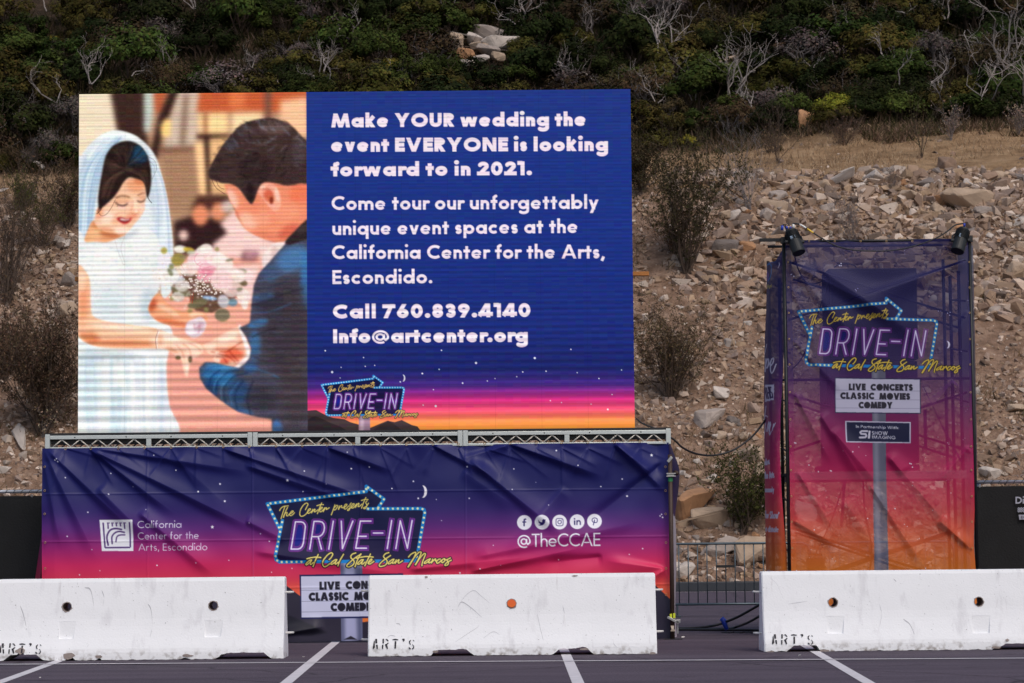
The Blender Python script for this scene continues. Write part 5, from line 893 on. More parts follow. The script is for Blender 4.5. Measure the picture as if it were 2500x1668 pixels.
# ================================================================ PLANTS
pr = random.Random(77); ps = np.random.RandomState(77)
def leaf_mesh(name, n, R, H, leaf, col, base=0.0, lumps=6, up=.5, jit=.35):
    """crown of n leaf-sized faces gathered in uneven clumps through a dome of radius R and height H"""
    cl = []
    for i in range(lumps * 7):
        a = ps.uniform(0, 6.283); r = R * math.sqrt(ps.rand()) * .92; zmax = base + (H - base) * math.sqrt(max(.05, 1 - (r / R) ** 2))
        cl.append((r * math.cos(a), r * math.sin(a), base + (zmax - base) * ps.uniform(.25, 1.0) ** .7, ps.uniform(.5, 1.25), ps.uniform(.14, .3)))
    cl = np.array(cl); k = ps.randint(len(cl), size=n); c = cl[k]
    d = ps.normal(0, 1, (n, 3)); d /= np.linalg.norm(d, axis=1)[:, None]
    P = c[:, :3] + d * (c[:, 4:5] * R * ps.uniform(.5, 1.1, (n, 1))) * (1, 1, .8); P[:, 2] = np.abs(P[:, 2])
    dome = P - np.array([0, 0, base]); dome = dome / (R, R, max(H - base, .1)); dome /= np.maximum(1e-6, np.linalg.norm(dome, axis=1))[:, None]
    nrm = dome * 1.1 + d * .55 + (0, 0, up * .6); nrm += ps.normal(0, jit, (n, 3)); nrm /= np.linalg.norm(nrm, axis=1)[:, None]
    t = np.cross(nrm, ps.normal(0, 1, (n, 3))); t /= np.maximum(1e-6, np.linalg.norm(t, axis=1))[:, None]; b = np.cross(nrm, t)
    L = leaf * ps.uniform(.6, 1.5, (n, 1)); w = L * ps.uniform(.4, .7, (n, 1))
    V = np.stack([P - t * L, P + b * w, P + t * L, P - b * w], 1).reshape(-1, 3)
    sh = c[:, 3:4] * ps.uniform(.75, 1.25, (n, 1)); C_ = np.array(col)[None] * sh * (1 + ps.normal(0, .08, (n, 3)))
    return fast_mesh(name, V, np.arange(4 * n).reshape(-1, 4), np.repeat(np.clip(C_, 0, 1), 4, 0))
def twigs(mb, p, d, L, r, lev, rnd, spread=.6, kids=(2, 4), curl=.25, n=4, lift=.12):
    q = [p]; rr_ = [r]; dd = d.copy(); m = 4
    for i in range(m):
        dd = (dd + Vector((rnd.gauss(0, curl), rnd.gauss(0, curl), rnd.gauss(0, curl * .7) + lift))).normalized(); q.append(q[-1] + dd * L / m); rr_.append(max(r * (1 - .55 * (i + 1) / m), .003))
    mb.tube(q, rr_, n, cap=False)
    if lev > 0:
        for k in range(rnd.randint(*kids)):
            i = rnd.randint(1, m); v = Vector((rnd.gauss(0, 1), rnd.gauss(0, 1), rnd.gauss(.25, .7))).normalized()
            twigs(mb, q[i], (dd * (1 - spread) + v * spread).normalized(), L * rnd.uniform(.5, .8), rr_[i] * .72, lev - 1, rnd, spread, kids, curl, 3 if lev < 3 else n, lift)
m_leaf = attr_mat("brush_leaves", .9, spec=.06)
def _rndval(m, lo, hi, hue=.02):
    n = m.node_tree.nodes; l = m.node_tree.links; b = n["Principled BSDF"]; s_ = b.inputs['Base Color'].links[0].from_socket
    oi = n.new("ShaderNodeObjectInfo"); hs = n.new("ShaderNodeHueSaturation"); mr = n.new("ShaderNodeMapRange"); mr.inputs[3].default_value = lo; mr.inputs[4].default_value = hi
    l.new(oi.outputs['Random'], mr.inputs[0]); l.new(mr.outputs[0], hs.inputs['Value']); m2 = n.new("ShaderNodeMapRange"); m2.inputs[3].default_value = .5 - hue; m2.inputs[4].default_value = .5 + hue
    ml = n.new("ShaderNodeMath"); ml.operation = 'FRACT'; mm = n.new("ShaderNodeMath"); mm.operation = 'MULTIPLY'; mm.inputs[1].default_value = 7.31; l.new(oi.outputs['Random'], mm.inputs[0]); l.new(mm.outputs[0], ml.inputs[0]); l.new(ml.outputs[0], m2.inputs[0]); l.new(m2.outputs[0], hs.inputs['Hue'])
    l.new(s_, hs.inputs['Color']); l.new(hs.outputs[0], b.inputs['Base Color'])
_rndval(m_leaf, .65, 1.3)
m_twig = mat("brown_twig", (.075, .050, .036), .9, var=.3, scale=3, rnd=.25); m_bare = mat("bleached_branch", (.32, .275, .255), .85, var=.3, scale=3, rnd=.25); m_grey = mat("grey_twig", (.17, .145, .14), .9, var=.3, scale=3, rnd=.2)
def twig_mesh(name, mb, m):
    me = bpy.data.meshes.new(name); me.from_pydata(mb.v, [], mb.f); me.materials.append(m); me.update(); return me
def stem_proto(seed, H, n=5, m=m_twig, lev=2, r=.035, spread=.55, lean=.5, curl=.25):
    rnd = random.Random(seed); mb = MB()
    for k in range(n):
        a = 6.283 * k / n + rnd.uniform(-.5, .5); d = Vector((math.cos(a) * lean * rnd.uniform(.3, 1.2), math.sin(a) * lean * rnd.uniform(.3, 1.2), 1)).normalized()
        twigs(mb, Vector((math.cos(a) * .05, math.sin(a) * .05, -.05)), d, H * rnd.uniform(.55, .8), r * rnd.uniform(.7, 1.2), lev, rnd, spread, (2, 3) if curl > .3 else (2, 4), curl)
    return twig_mesh("stem", mb, m)
KIND = {
    'dark':  dict(col=(.021, .028, .008), lab="dark green dense shrub", n=4200, leaf=.045),
    'green': dict(col=(.044, .062, .014), lab="mid green bushy shrub", n=4000, leaf=.046),
    'olive': dict(col=(.070, .060, .015), lab="olive green rounded shrub", n=4200, leaf=.040),
    'lime':  dict(col=(.24, .22, .03), lab="bright yellow green shrub", n=4200, leaf=.040),
    'brown': dict(col=(.062, .044, .022), lab="dry brown shrub", n=3200, leaf=.036),
    'grey':  dict(col=(.12, .094, .085), lab="greyish dead leaved shrub", n=2600, leaf=.034),
}
PROT = {}
for k, d in KIND.items():
    PROT[k] = []
    for i in range(4):
        me = leaf_mesh("foliage", d['n'], 1.0, pr.uniform(.95, 1.25), d['leaf'], d['col'], .08, pr.choice([4, 6, 8]), .5); me.materials.append(m_leaf)
        PROT[k].append((me, stem_proto(100 + i + len(k) * 7, 1.1, 5, m_grey if k in ('grey', 'brown') else m_twig, 2)))
BARE = [stem_proto(300 + i, 1.35, pr.choice([1, 2, 2, 3]), m_bare, 3, .022, .50, .8, .36) for i in range(12)]
GHOST = [stem_proto(340 + i, 1.0, 9, m_grey, 3, .02, .5, .9) for i in range(4)]
WEED = [stem_proto(400 + i, 1.0, 9, m_twig, 2, .016, .35, .35) for i in range(3)]
def shrub(loc, s_, kind, label, group, sz=1.0, cat="shrub", name="shrub"):
    f, st = pr.choice(PROT[kind]); t = thing(name, loc, label, cat, group); t.rotation_euler = (0, 0, pr.uniform(0, 6.283)); t.scale = (s_ * pr.uniform(.9, 1.15), s_ * pr.uniform(.9, 1.15), s_ * sz)
    for nm, me in (("foliage", f), ("stem", st)):
        o = bpy.data.objects.new(nm, me); o.parent = t; link(o)
    return t
def bare(loc, s_, mesh, label, group, name="dead_shrub", tilt=(0, 0), cat="dead shrub"):
    o = bpy.data.objects.new(name, mesh); o.location = loc; o.scale = (s_, s_, s_); o.rotation_euler = (tilt[0], tilt[1], pr.uniform(0, 6.283)); link(o); return tag(o, label, cat, group)
def region(px, py):
    col = "far left" if px < 200 else "over the picture half" if px < 750 else "over the text half" if px < 1150 else "over the screen's right corner" if px < 1560 else "over the gap beside the screen" if px < 1850 else "above the tower" if px < 2250 else "far right"
    row = "on the hill's top edge" if py < 70 else "high on the hill" if py < 150 else "halfway down the hill" if py < 240 else "in the hill's bottom row"
    return f"{row}, {col}"
GROUP_S = "brush covering the hillside"
placed = []
def hill_shrub(px, py, wpx, kind, label=None, sz=1.0):
    h = hit_terrain(px, py, 86.5)
    if h is None: return
    s_ = wpx * h.y / F_PX / 2; placed.append((h.x, h.y, s_))
    shrub(h, s_, kind, label or f"{KIND[kind]['lab']} {region(px, py - wpx * .4)}", GROUP_S, sz)
for a in ((132, 112, 46, 'lime', "small pale yellow green shrub near the top left corner"), (953, 190, 88, 'lime', "wide bright yellow green shrub above the screen's text"), (1148, 200, 60, 'lime', "vivid green shrub just below the boulder outcrop"), (675, 135, 105, 'olive', "big olive green shrub high above the picture half"), (250, 125, 150, 'dark', "broad dark green shrub in the upper left"),
          (1985, 115, 70, 'lime', "yellow green shrub above the tower's left side"), (2040, 285, 110, 'lime', "broad yellow olive shrub low above the tower"), (1925, 290, 110, 'green', "green shrub left of the yellow olive shrub above the tower"), (1680, 365, 60, 'lime', "light green shrub at the bench beside the screen's right corner"), (1625, 335, 130, 'olive', "wide olive shrub touching the screen's top right corner"),
          (30, 190, 90, 'green', "leafy green shrub at the left edge halfway up"), (150, 300, 120, 'dark', "dark shrub just left of the screen's top corner"), (1310, 200, 170, 'dark', "wide dark brown green shrub right of the outcrop"), (2400, 130, 90, 'green', "green shrub near the top right corner"), (90, 130, 80, 'green', None)):
    hill_shrub(*a)
BARES = [(120, 50, 60), (425, 195, 60), (232, 228, 76), (165, 290, 80), (75, 325, 70), (688, 230, 66), (790, 212, 74), (800, 230, 60), (205, 40, 50), (255, 42, 48), (278, 48, 60), (860, 120, 80), (1040, 45, 60), (1085, 50, 60), (1265, 95, 90), (1450, 105, 70), (1385, 215, 100), (1450, 220, 90), (1620, 185, 140), (1600, 275, 80), (1690, 270, 90), (1780, 270, 110), (1800, 230, 90), (1830, 290, 70), (1900, 45, 60), (2000, 45, 70), (2050, 120, 50), (2160, 275, 130), (2165, 175, 80), (2230, 80, 110), (2300, 70, 80), (2370, 155, 80), (2390, 290, 120), (2460, 210, 150), (2480, 285, 110), (2295, 275, 70), (1990, 225, 60), (560, 60, 60), (40, 340, 60), (960, 210, 50), (1010, 215, 50), (330, 210, 60), (2400, 50, 60), (620, 190, 55), (1540, 100, 70), (480, 45, 60)]
for i, (px, py, hp) in enumerate(BARES):
    h = hit_terrain(px, py, 86.5)
    if h is None: continue
    h = h + Vector((0, -.9, .25)); s_ = hp * h.y / F_PX / 1.15
    bare(h, s_ * 1.15, BARE[i % 12], f"{'tall' if hp > 85 else 'small' if hp < 58 else 'mid sized'} bleached bare shrub {region(px, py - hp * .5)}", "bleached dead shrubs on the hillside", tilt=(pr.uniform(-.2, .2), pr.uniform(-.25, .25)))
tries = 0
while len(placed) < 285 and tries < 9000:
    tries += 1
    y = 87 + 22 * pr.random() ** 1.15; hw = y * .215 + 1; x = pr.uniform(-hw, hw); z = terrain_z(x, y); px, py = to_px((x, y, z))
    if py < -60: continue
    s_ = pr.uniform(.85, 1.75) if y > 88.5 else pr.uniform(.65, 1.1)
    if any((x - a) ** 2 + (y - b) ** 2 < ((s_ + c) * .50) ** 2 for a, b, c in placed): continue
    if 1095 < px < 1255 and 80 < py < 215: continue
    if px < 620 and fbm(x, y, .25, 55) > .22: continue
    left = px < 900
    kind = pr.choices(['dark', 'green', 'olive', 'brown', 'grey'], (4, 5, 5, 3.2, 3.4) if left else (7, 4.6, 4.8, 3.0, 1.0))[0]
    placed.append((x, y, s_)); shrub((x, y, z), s_, kind, f"{'large ' if s_ > 1.2 else 'small ' if s_ < .85 else ''}{KIND[kind]['lab']} {region(px, py - 30)}", GROUP_S, pr.uniform(.8, 1.15))
# low tangle between the shrubs
def tuft_mesh(name, n, area, hmin, hmax, cols, wd=.012):
    V = np.zeros((n, 3, 3)); C_ = np.zeros((n, 3))
    for i in range(n):
        x, y = area(); h = ps.uniform(hmin, hmax); z = terrain_z(x, y) - .02; a = ps.uniform(0, 6.283); l_ = ps.normal(0, .55, 2) * h; w = wd * ps.uniform(.6, 1.5)
        V[i] = ((x - w * math.cos(a), y - w * math.sin(a), z), (x + w * math.cos(a), y + w * math.sin(a), z), (x + l_[0], y + l_[1], z + h)); C_[i] = np.array(cols[ps.randint(len(cols))]) * ps.uniform(.7, 1.3)
    me = fast_mesh(name, V.reshape(-1, 3), np.arange(3 * n).reshape(-1, 3), np.repeat(C_, 3, 0)); me.materials.append(m_leaf2); return me
m_leaf2 = attr_mat("dry_stalks", .9, spec=.06)
def a_hill():
    y = 86.6 + 23 * ps.rand(); return ps.uniform(-y * .22, y * .22), y
tag(link(bpy.data.objects.new("undergrowth", tuft_mesh("undergrowth", 42000, a_hill, .15, .7, [(.035, .027, .012), (.024, .028, .009), (.055, .036, .022), (.10, .07, .053), (.020, .022, .008), (.028, .024, .010)], .03))), "low tangled undergrowth between the hillside shrubs", "undergrowth", None, 'stuff')
def a_foot():
    while True:
        x, y = ps.uniform(-19, 19), 84.2 + 4.2 * ps.rand() ** 1.2
        if fbm(x, y, .35, 61) > .12: return x, y
tag(link(bpy.data.objects.new("dry_brush", tuft_mesh("dry_brush", 11000, a_foot, .10, .45, [(.16, .10, .065), (.11, .07, .045), (.21, .14, .10), (.07, .055, .025), (.05, .05, .02)], .022))), "reddish dry brush fringing the foot of the dark hillside", "dry brush", None, 'stuff')
def a_bench():
    while True:
        x, y = ps.uniform(-18, 18), ps.uniform(75.2, 87.5)
        if ps.rand() < .35 + .65 * max(0, fbm(x, y, .4, 30)) and (x < 12 or y > 80): return x, y
tag(link(bpy.data.objects.new("dry_grass", tuft_mesh("dry_grass", 20000, a_bench, .06, .26, [(.36, .25, .15), (.30, .20, .12), (.42, .31, .20), (.24, .155, .10)], .012))), "short straw coloured grass on the flat bench", "grass", None, 'stuff')
def a_slope():
    while True:
        x, y = ps.uniform(-16, 17), ps.uniform(58, 76)
        if fbm(x, y, .5, 41) > .35: return x, y
tag(link(bpy.data.objects.new("dry_weeds", tuft_mesh("dry_weeds", 9000, a_slope, .08, .34, [(.16, .10, .055), (.11, .075, .045), (.22, .14, .08), (.09, .08, .04)], .012))), "reddish dry weeds tufted over the rocky slope", "weeds", None, 'stuff')
# plants on the slope and bench, each built for its own place
def slope_bush(px, py, hpx, wpx, label, col, n, leaf, stems, m=m_twig, lev=3, r=.02, lean=.55, group="brush on the rocky slope", name="slope_shrub", spread=.48, base=.06, y0=58.0):
    h = hit_terrain(px, py, y0)
    if h is None: return
    H = hpx * h.y / F_PX; R = wpx * h.y / F_PX / 2; t = thing(name, h - Vector((0, 0, .04)), label, "shrub", group)
    rnd = random.Random(int(px * 7 + py)); mb = MB(); tips = []
    for k in range(stems):
        a = rnd.uniform(0, 6.283); q = rnd.uniform(.1, 1.1) * R / H * 1.25
        twigs(mb, Vector((rnd.uniform(-.1, .1) * R, rnd.uniform(-.1, .1) * R, 0)), Vector((math.cos(a) * q, math.sin(a) * q, 1)).normalized(), H * rnd.uniform(.6, .95), r * rnd.uniform(.7, 1.3), lev, rnd, spread, (2, 3), .14, 4, .10)
    o = bpy.data.objects.new("stem", twig_mesh("stem", mb, m)); o.parent = t; link(o)
    if n:
        tv = np.array(mb.v); tv = tv[tv[:, 2] > H * base]; k = ps.randint(len(tv), size=n); P = tv[k] + ps.normal(0, .03, (n, 3))
        d = ps.normal(0, 1, (n, 3)) + (0, 0, .6); d /= np.linalg.norm(d, axis=1)[:, None]; s1 = np.cross(d, ps.normal(0, 1, (n, 3))); s1 /= np.linalg.norm(s1, axis=1)[:, None]
        L = leaf * ps.uniform(.6, 1.5, (n, 1)); V_ = np.stack([P, P + d * L + s1 * L * .35, P + d * L * 2, P + d * L - s1 * L * .35], 1).reshape(-1, 3)
        C_ = np.array(col)[None] * ps.uniform(.6, 1.45, (n, 1)) * (1 + ps.normal(0, .08, (n, 3)))
        me = fast_mesh("foliage", V_, np.arange(4 * n).reshape(-1, 4), np.repeat(np.clip(C_, 0, 1), 4, 0)); me.materials.append(m_leaf2); o = bpy.data.objects.new("foliage", me); o.parent = t; link(o)
    return t
slope_bush(1678, 672, 240, 190, "tall dark twiggy green shrub beside the screen's upper right", (.056, .048, .022), 9000, .040, 26)
slope_bush(1560, 482, 95, 95, "small dense dark shrub against the screen's right edge", (.045, .035, .018), 4600, .04, 14)
slope_bush(1830, 522, 170, 120, "thin grey leafless shrub on the slope above the tower's left", (.09, .07, .05), 240, .02, 9, m_grey, 3, .014)
slope_bush(1640, 985, 175, 170, "brownish olive shrub halfway up beside the screen's lower right", (.120, .085, .048), 8000, .032, 30)
slope_bush(1815, 1312, 150, 160, "dark green shrub behind the barricade beside the tower", (.050, .052, .016), 6500, .036, 16)
slope_bush(1560, 1280, 70, 60, "little dry shrub just right of the banner pole", (.07, .055, .03), 700, .025, 8)
slope_bush(18, 745, 260, 200, "large bare twiggy shrub at the left edge", (.08, .052, .032), 3600, .03, 30, m_twig, 3, .020, .7)
slope_bush(165, 565, 125, 110, "dark brown shrub beside the screen's left edge", (.085, .055, .034), 4200, .036, 14)
slope_bush(105, 612, 110, 70, "thin olive topped shrub left of the screen", (.075, .072, .022), 2600, .03, 9)
slope_bush(52, 520, 68, 52, "small round green shrub on the bare brow at the left", (.075, .082, .022), 3000, .03, 9)
slope_bush(105, 1062, 235, 200, "huge brown dry shrub left of the screen's lower half", (.105, .068, .044), 16000, .040, 44, m_twig, 3, .018)
slope_bush(10, 930, 110, 110, "reddish brown dry shrub at the left edge", (.115, .066, .040), 3400, .038, 16)
slope_bush(105, 1075, 72, 42, "pale straw coloured weed above the truss's left end", (.34, .25, .17), 380, .03, 7, m_grey, 2, .008)
slope_bush(2250, 386, 110, 40, "slender upright shrub on the bench above the tower", (.09, .085, .04), 420, .03, 6, m_twig, 2, .013, y0=74)
slope_bush(2322, 345, 68, 36, "pale dry fan shaped bush on the bench", (.30, .215, .16), 520, .03, 14, m_grey, 2, .010, y0=74)
slope_bush(2487, 330, 75, 50, "pale feathery bush at the bench's right end", (.30, .22, .16), 700, .03, 12, m_grey, 2, .010, y0=74)
slope_bush(2060, 352, 62, 170, "wide reddish dry weed patch at the bench's back edge", (.14, .085, .06), 900, .025, 34, m_twig, 2, .006, y0=80)
slope_bush(1880, 375, 50, 110, "thin brown weeds at the bench's left end", (.15, .10, .06), 500, .025, 20, m_twig, 2, .006, y0=76)
slope_bush(1900, 400, 110, 90, "wispy brown shrub on the bench above the tower's left", (.10, .075, .05), 350, .025, 9, m_twig, 3, .010, y0=74)
slope_bush(2080, 600, 90, 130, "grey leafless weed tangle on the rocks behind the tower's top", (.12, .09, .07), 300, .02, 14, m_grey, 3, .008)
slope_bush(2180, 470, 60, 50, "thin dry weed standing in the rock pile", (.15, .10, .07), 200, .02, 8, m_grey, 2, .007)
slope_bush(1640, 620, 90, 190, "rust coloured dry weeds below the tall dark shrub", (.17, .085, .04), 1600, .028, 30, m_twig, 2, .006)
slope_bush(60, 405, 38, 130, "low greyish dry weeds on the left brow", (.14, .10, .08), 700, .022, 30, m_grey, 2, .006, y0=74)
# ================================================================ CONCRETE BARRIERS
def HW(z):
    return float(np.interp(z, [0, .07, .12, .22, .32, .42, .52, .79, .815], [.292, .290, .277, .238, .205, .180, .163, .112, .098]))
m_wall = mat("white_barrier_paint", (.85, .86, .88), .72, var=.03, scale=2.2, bump=.12, bscale=55, spec=.3)
def _scuffs(m):
    n = m.node_tree.nodes; l = m.node_tree.links; b = n["Principled BSDF"]; src = b.inputs['Base Color'].links[0].from_socket
    tc = n.new("ShaderNodeTexCoord"); oi = n.new("ShaderNodeObjectInfo"); ad = n.new("ShaderNodeVectorMath"); ad.operation = 'ADD'
    sc = n.new("ShaderNodeVectorMath"); sc.operation = 'SCALE'; cb = n.new("ShaderNodeCombineXYZ"); l.new(oi.outputs['Random'], cb.inputs[0]); l.new(cb.outputs[0], sc.inputs[0]); sc.inputs['Scale'].default_value = 37
    l.new(tc.outputs['Object'], ad.inputs[0]); l.new(sc.outputs[0], ad.inputs[1])
    def layer(src, mapping, scale, p0, p1, colr, amt, det=4):
        mp = n.new("ShaderNodeMapping"); mp.inputs['Scale'].default_value = mapping; l.new(ad.outputs[0], mp.inputs[0])
        q = n.new("ShaderNodeTexNoise"); q.inputs['Scale'].default_value = scale; q.inputs['Detail'].default_value = det; q.inputs['Roughness'].default_value = .6; l.new(mp.outputs[0], q.inputs['Vector'])
        r = n.new("ShaderNodeMapRange"); r.inputs[1].default_value = p0; r.inputs[2].default_value = p1; r.inputs[4].default_value = amt; l.new(q.outputs['Fac'], r.inputs[0])
        mx = n.new("ShaderNodeMixRGB"); l.new(r.outputs[0], mx.inputs[0]); l.new(src, mx.inputs[1]); mx.inputs[2].default_value = colr + (1,); return mx.outputs[0]
    src = layer(src, (2.2, 1, .7), 3.2, .56, .72, (.52, .51, .54), .42)      # grey rub marks
    src = layer(src, (6, 1, .8), 4.0, .66, .76, (.46, .43, .44), .38)        # run-down streaks
    src = layer(src, (1, 1, 1), 55, .70, .76, (.10, .09, .09), .75, 2)      # pock marks
    mpz = n.new("ShaderNodeSeparateXYZ"); l.new(tc.outputs['Object'], mpz.inputs[0]); rz = n.new("ShaderNodeMapRange"); rz.inputs[1].default_value = .12; rz.inputs[2].default_value = .0; l.new(mpz.outputs['Z'], rz.inputs[0])
    q = n.new("ShaderNodeTexNoise"); q.inputs['Scale'].default_value = 16; q.inputs['Detail'].default_value = 5; l.new(ad.outputs[0], q.inputs['Vector']); r = n.new("ShaderNodeMapRange"); r.inputs[1].default_value = .50; r.inputs[2].default_value = .68; l.new(q.outputs['Fac'], r.inputs[0])
    mu = n.new("ShaderNodeMath"); mu.operation = 'MULTIPLY'; l.new(r.outputs[0], mu.inputs[0]); l.new(rz.outputs[0], mu.inputs[1]); mx = n.new("ShaderNodeMixRGB"); l.new(mu.outputs[0], mx.inputs[0]); l.new(src, mx.inputs[1]); mx.inputs[2].default_value = (.27, .235, .21, 1); l.new(mx.outputs[0], b.inputs['Base Color'])
_scuffs(m_wall)
m_ink = mat("black_stencil_ink", (.022, .020, .028), .8, var=.4, scale=30); m_hole = mat("raw_concrete", (.30, .25, .23), .95, var=.3, scale=20, bump=.4); m_rebar = mat("painted_rebar", (.70, .68, .66), .6, var=.1, scale=30)
m_scuff = mat("grey_scuff", (.56, .56, .59), .85, var=.2, scale=25)
STENCIL = [[tuple(float(v) for v in p.split(',')) for p in L.split()] for L in ("345,240 375,240 390,490 335,550 300,530|385,170 465,165 475,330 410,335|425,390 490,385 500,545 455,545|675,165 735,160 730,330 670,330|660,390 715,385 705,555 660,545|775,180 850,165 915,255 865,260 830,210|915,310 900,345 855,385 890,535 850,550 790,430 770,375 830,350 860,315|"
   "1050,185 1150,160 1290,190 1270,215 1060,212|1145,250 1205,255 1195,530 1130,530|1425,165 1510,155 1530,220 1455,290 1470,230 1430,200|1760,200 1690,250 1690,320 1745,390 1765,370 1725,300 1770,215|1830,205 1870,210 1905,260 1860,250|1820,365 1885,430 1895,450 1850,430 1815,385|1855,450 1895,455 1890,520 1830,560 1805,535 1850,500|1675,490 1720,485 1770,535 1745,560 1690,530").split('|')]
def barrier(px0, py_base, holes, pockets, slots, label, chips, loops, seed, inkx=0.0, scuffs=(), spalls=()):
    rnd = random.Random(seed); base = Vector(on_ground(px0, py_base)); Yf = base.y; L = 702 / 6250 * Yf
    t = thing("traffic_barrier", (base.x, Yf + .292, 0), label, "barrier", "white concrete barriers")
    toX = lambda px: at_y(px, 1480, Yf + .08)[0] - base.x
    slots = [(toX(a), toX(b)) for a, b in slots]; N = 220; xs_ = [L * i / N for i in range(N + 1)]
    def z0(x):
        z = 0.004
        for a, b in slots: z = max(z, .064 * min(1, max(0, (x - a + .04) / .08)) * min(1, max(0, (b + .04 - x) / .08)))
        c = .010 * max(0, noise.noise(Vector((x * 9, seed, 0)))) + .006 * max(0, noise.noise(Vector((x * 31, seed, 5))))
        for cx, cw, ch in chips:
            q = abs(x - toX(cx)) / cw
            if q < 1: c = max(c, ch * (1 - q ** 2) * (.8 + .4 * noise.noise(Vector((x * 25, seed, 2)))))
        return z + c + .004 * noise.noise(Vector((x * 20, seed, 9)))
    M = 22; V = []; H = .815; per = 2 * (M + 1)
    for ix, x in enumerate(xs_):
        zb = z0(x); e = min(x, L - x); inset = .012 * max(0, 1 - e / .012); zr = z0(x) * .8
        for side in (-1, 1):
            rng = range(M + 1) if side == -1 else range(M, -1, -1)
            for j in rng:
                tt = j / M; zz_ = (zb if side == -1 else zr) * (1 - tt) + H * tt; nz = .0016 * noise.noise(Vector((x * 7, zz_ * 7, seed + side)))
                V.append((x, side * (HW(zz_) + nz - inset), zz_ - inset * (tt > .98)))
    F_ = []
    for i in range(N):
        for k in range(per): F_.append((i * per + k, i * per + (k + 1) % per, (i + 1) * per + (k + 1) % per, (i + 1) * per + k))
    F_.append(tuple(range(per))[::-1]); F_.append(tuple(N * per + k for k in range(per)))
    F_ = [f[::-1] for f in F_]
    mb = MB(); mb.add(V, F_); body = mb.build("body", m_wall, None); bm = bmesh.new(); bm.from_mesh(body.data); bmesh.ops.recalc_face_normals(bm, faces=bm.faces); bm.to_mesh(body.data); bm.free()
    body.data.materials.append(m_hole)
    cut = MB()
    for hx, hy in holes:
        p = at_y(hx, hy, Yf + .14); cx, cz = p[0] - base.x, p[2]
        cut.tube([(cx, -.5, cz), (cx, .5, cz)], .046, 20)
    for (a, b_, c, d_) in pockets:
        x0, x1 = toX(a), toX(b_); zt, zb = at_y(a, c, Yf + .07)[2], at_y(a, d_, Yf + .05)[2]; yb = -HW(zt) + .006
        cut.add([(x0, -.5, zb), (x1, -.5, zb), (x1, -.5, zt), (x0, -.5, zt), (x0 + .01, -HW(zb) + .030, zb), (x1 - .026, -HW(zb) + .030, zb), (x1 - .004, yb - .004, zt), (x0 + .004, yb - .004, zt)], [(3, 2, 1, 0), (4, 5, 6, 7), (0, 1, 5, 4), (1, 2, 6, 5), (2, 3, 7, 6), (3, 0, 4, 7)])
    c_o = cut.build("cutter", m_wall); bm = bmesh.new(); bm.from_mesh(c_o.data); bmesh.ops.recalc_face_normals(bm, faces=bm.faces); bm.to_mesh(c_o.data); bm.free()
    md = body.modifiers.new("b", 'BOOLEAN'); md.object = c_o; md.operation = 'DIFFERENCE'; md.solver = 'EXACT'
    bpy.context.view_layer.update(); dg = bpy.context.evaluated_depsgraph_get(); me = bpy.data.meshes.new_from_object(body.evaluated_get(dg)); body.modifiers.clear(); body.data = me
    bpy.data.objects.remove(c_o); body.parent = t; body.name = "body"
    for p_ in me.polygons:
        c = p_.center
        if any((c.x - (at_y(hx, hy, Yf + .14)[0] - base.x)) ** 2 + (c.z - at_y(hx, hy, Yf + .14)[2]) ** 2 < .0466 ** 2 for hx, hy in holes): p_.material_index = 1
    off_i = 0
    for cnt in (3, 4, 2, 1, 5):                                 # A R T ' S, each stencilled letter a part
        o = MB()
        for poly_ in STENCIL[off_i:off_i + cnt]:
            W_ = []; D_ = []
            pp = np.array(poly_); pp = np.vstack([pp[i] + (pp[(i + 1) % len(pp)] - pp[i]) * t_ for i in range(len(pp)) for t_ in (0, .34, .67)]).reshape(-1, 2)
            for (a, b_) in pp:
                p = at_y(890 + a / 15.667, 1550 + b_ / 15.667, 25.96); W_.append((p[0] - on_ground(898, 1604)[0] + inkx + base.x, -HW(p[2]) - .0065 + Yf + .292, p[2]))
            o.add(W_, [tuple(range(len(W_)))])
        off_i += cnt; o.build("stencil_letter", m_ink, t)
    def patch(pts, nm, m, dy):
        q = MB(); W_ = []
        for a, b_ in pts: p = at_y(a, b_, Yf + .1); W_.append((p[0], -HW(max(p[2], 0)) - dy + Yf + .292, p[2]))
        q.add(W_, [tuple(range(len(W_)))]); q.build(nm, m, t)
    for cx, cy, rx, ry in spalls: patch([(cx + rx * math.cos(k * .571) * rnd.uniform(.6, 1.15), cy + ry * math.sin(k * .571) * rnd.uniform(.6, 1.15)) for k in range(11)], "spalled_patch", m_hole, .006)
    for hx, hy in holes:                                        # broken rim round each hole
        q = MB(); n_ = 26; V_ = []
        for k in range(n_):
            a = 6.2832 * k / n_; r1, r2 = 10.6, 11.6 + 3.4 * max(0, noise.noise(Vector((math.cos(a) * 2.2 + hx, math.sin(a) * 2.2, seed)))) + 1.2 * rnd.random()
            for r_ in (r1, r2): p = at_y(hx + r_ * math.cos(a), hy + r_ * math.sin(a), Yf + .14); V_.append((p[0], -HW(p[2]) - .0045 + Yf + .292, p[2]))
        q.add(V_, [(2 * k, 2 * k + 1, (2 * k + 3) % (2 * n_), (2 * k + 2) % (2 * n_)) for k in range(n_)]); q.build("hole_rim", m_hole, t)
    for (side, py) in loops:
        xx = 0 if side < 0 else L; zc = at_y(px0, py, Yf + .25)[2]
        q = MB(); q.tube([(base.x + xx - side * .03, Yf + .27, zc), (base.x + xx + side * .05, Yf + .27, zc), (base.x + xx + side * .075, Yf + .29, zc + .002), (base.x + xx + side * .05, Yf + .32, zc), (base.x + xx - side * .03, Yf + .32, zc)], .011, 8); q.build("rebar_loop", m_rebar, t, True)
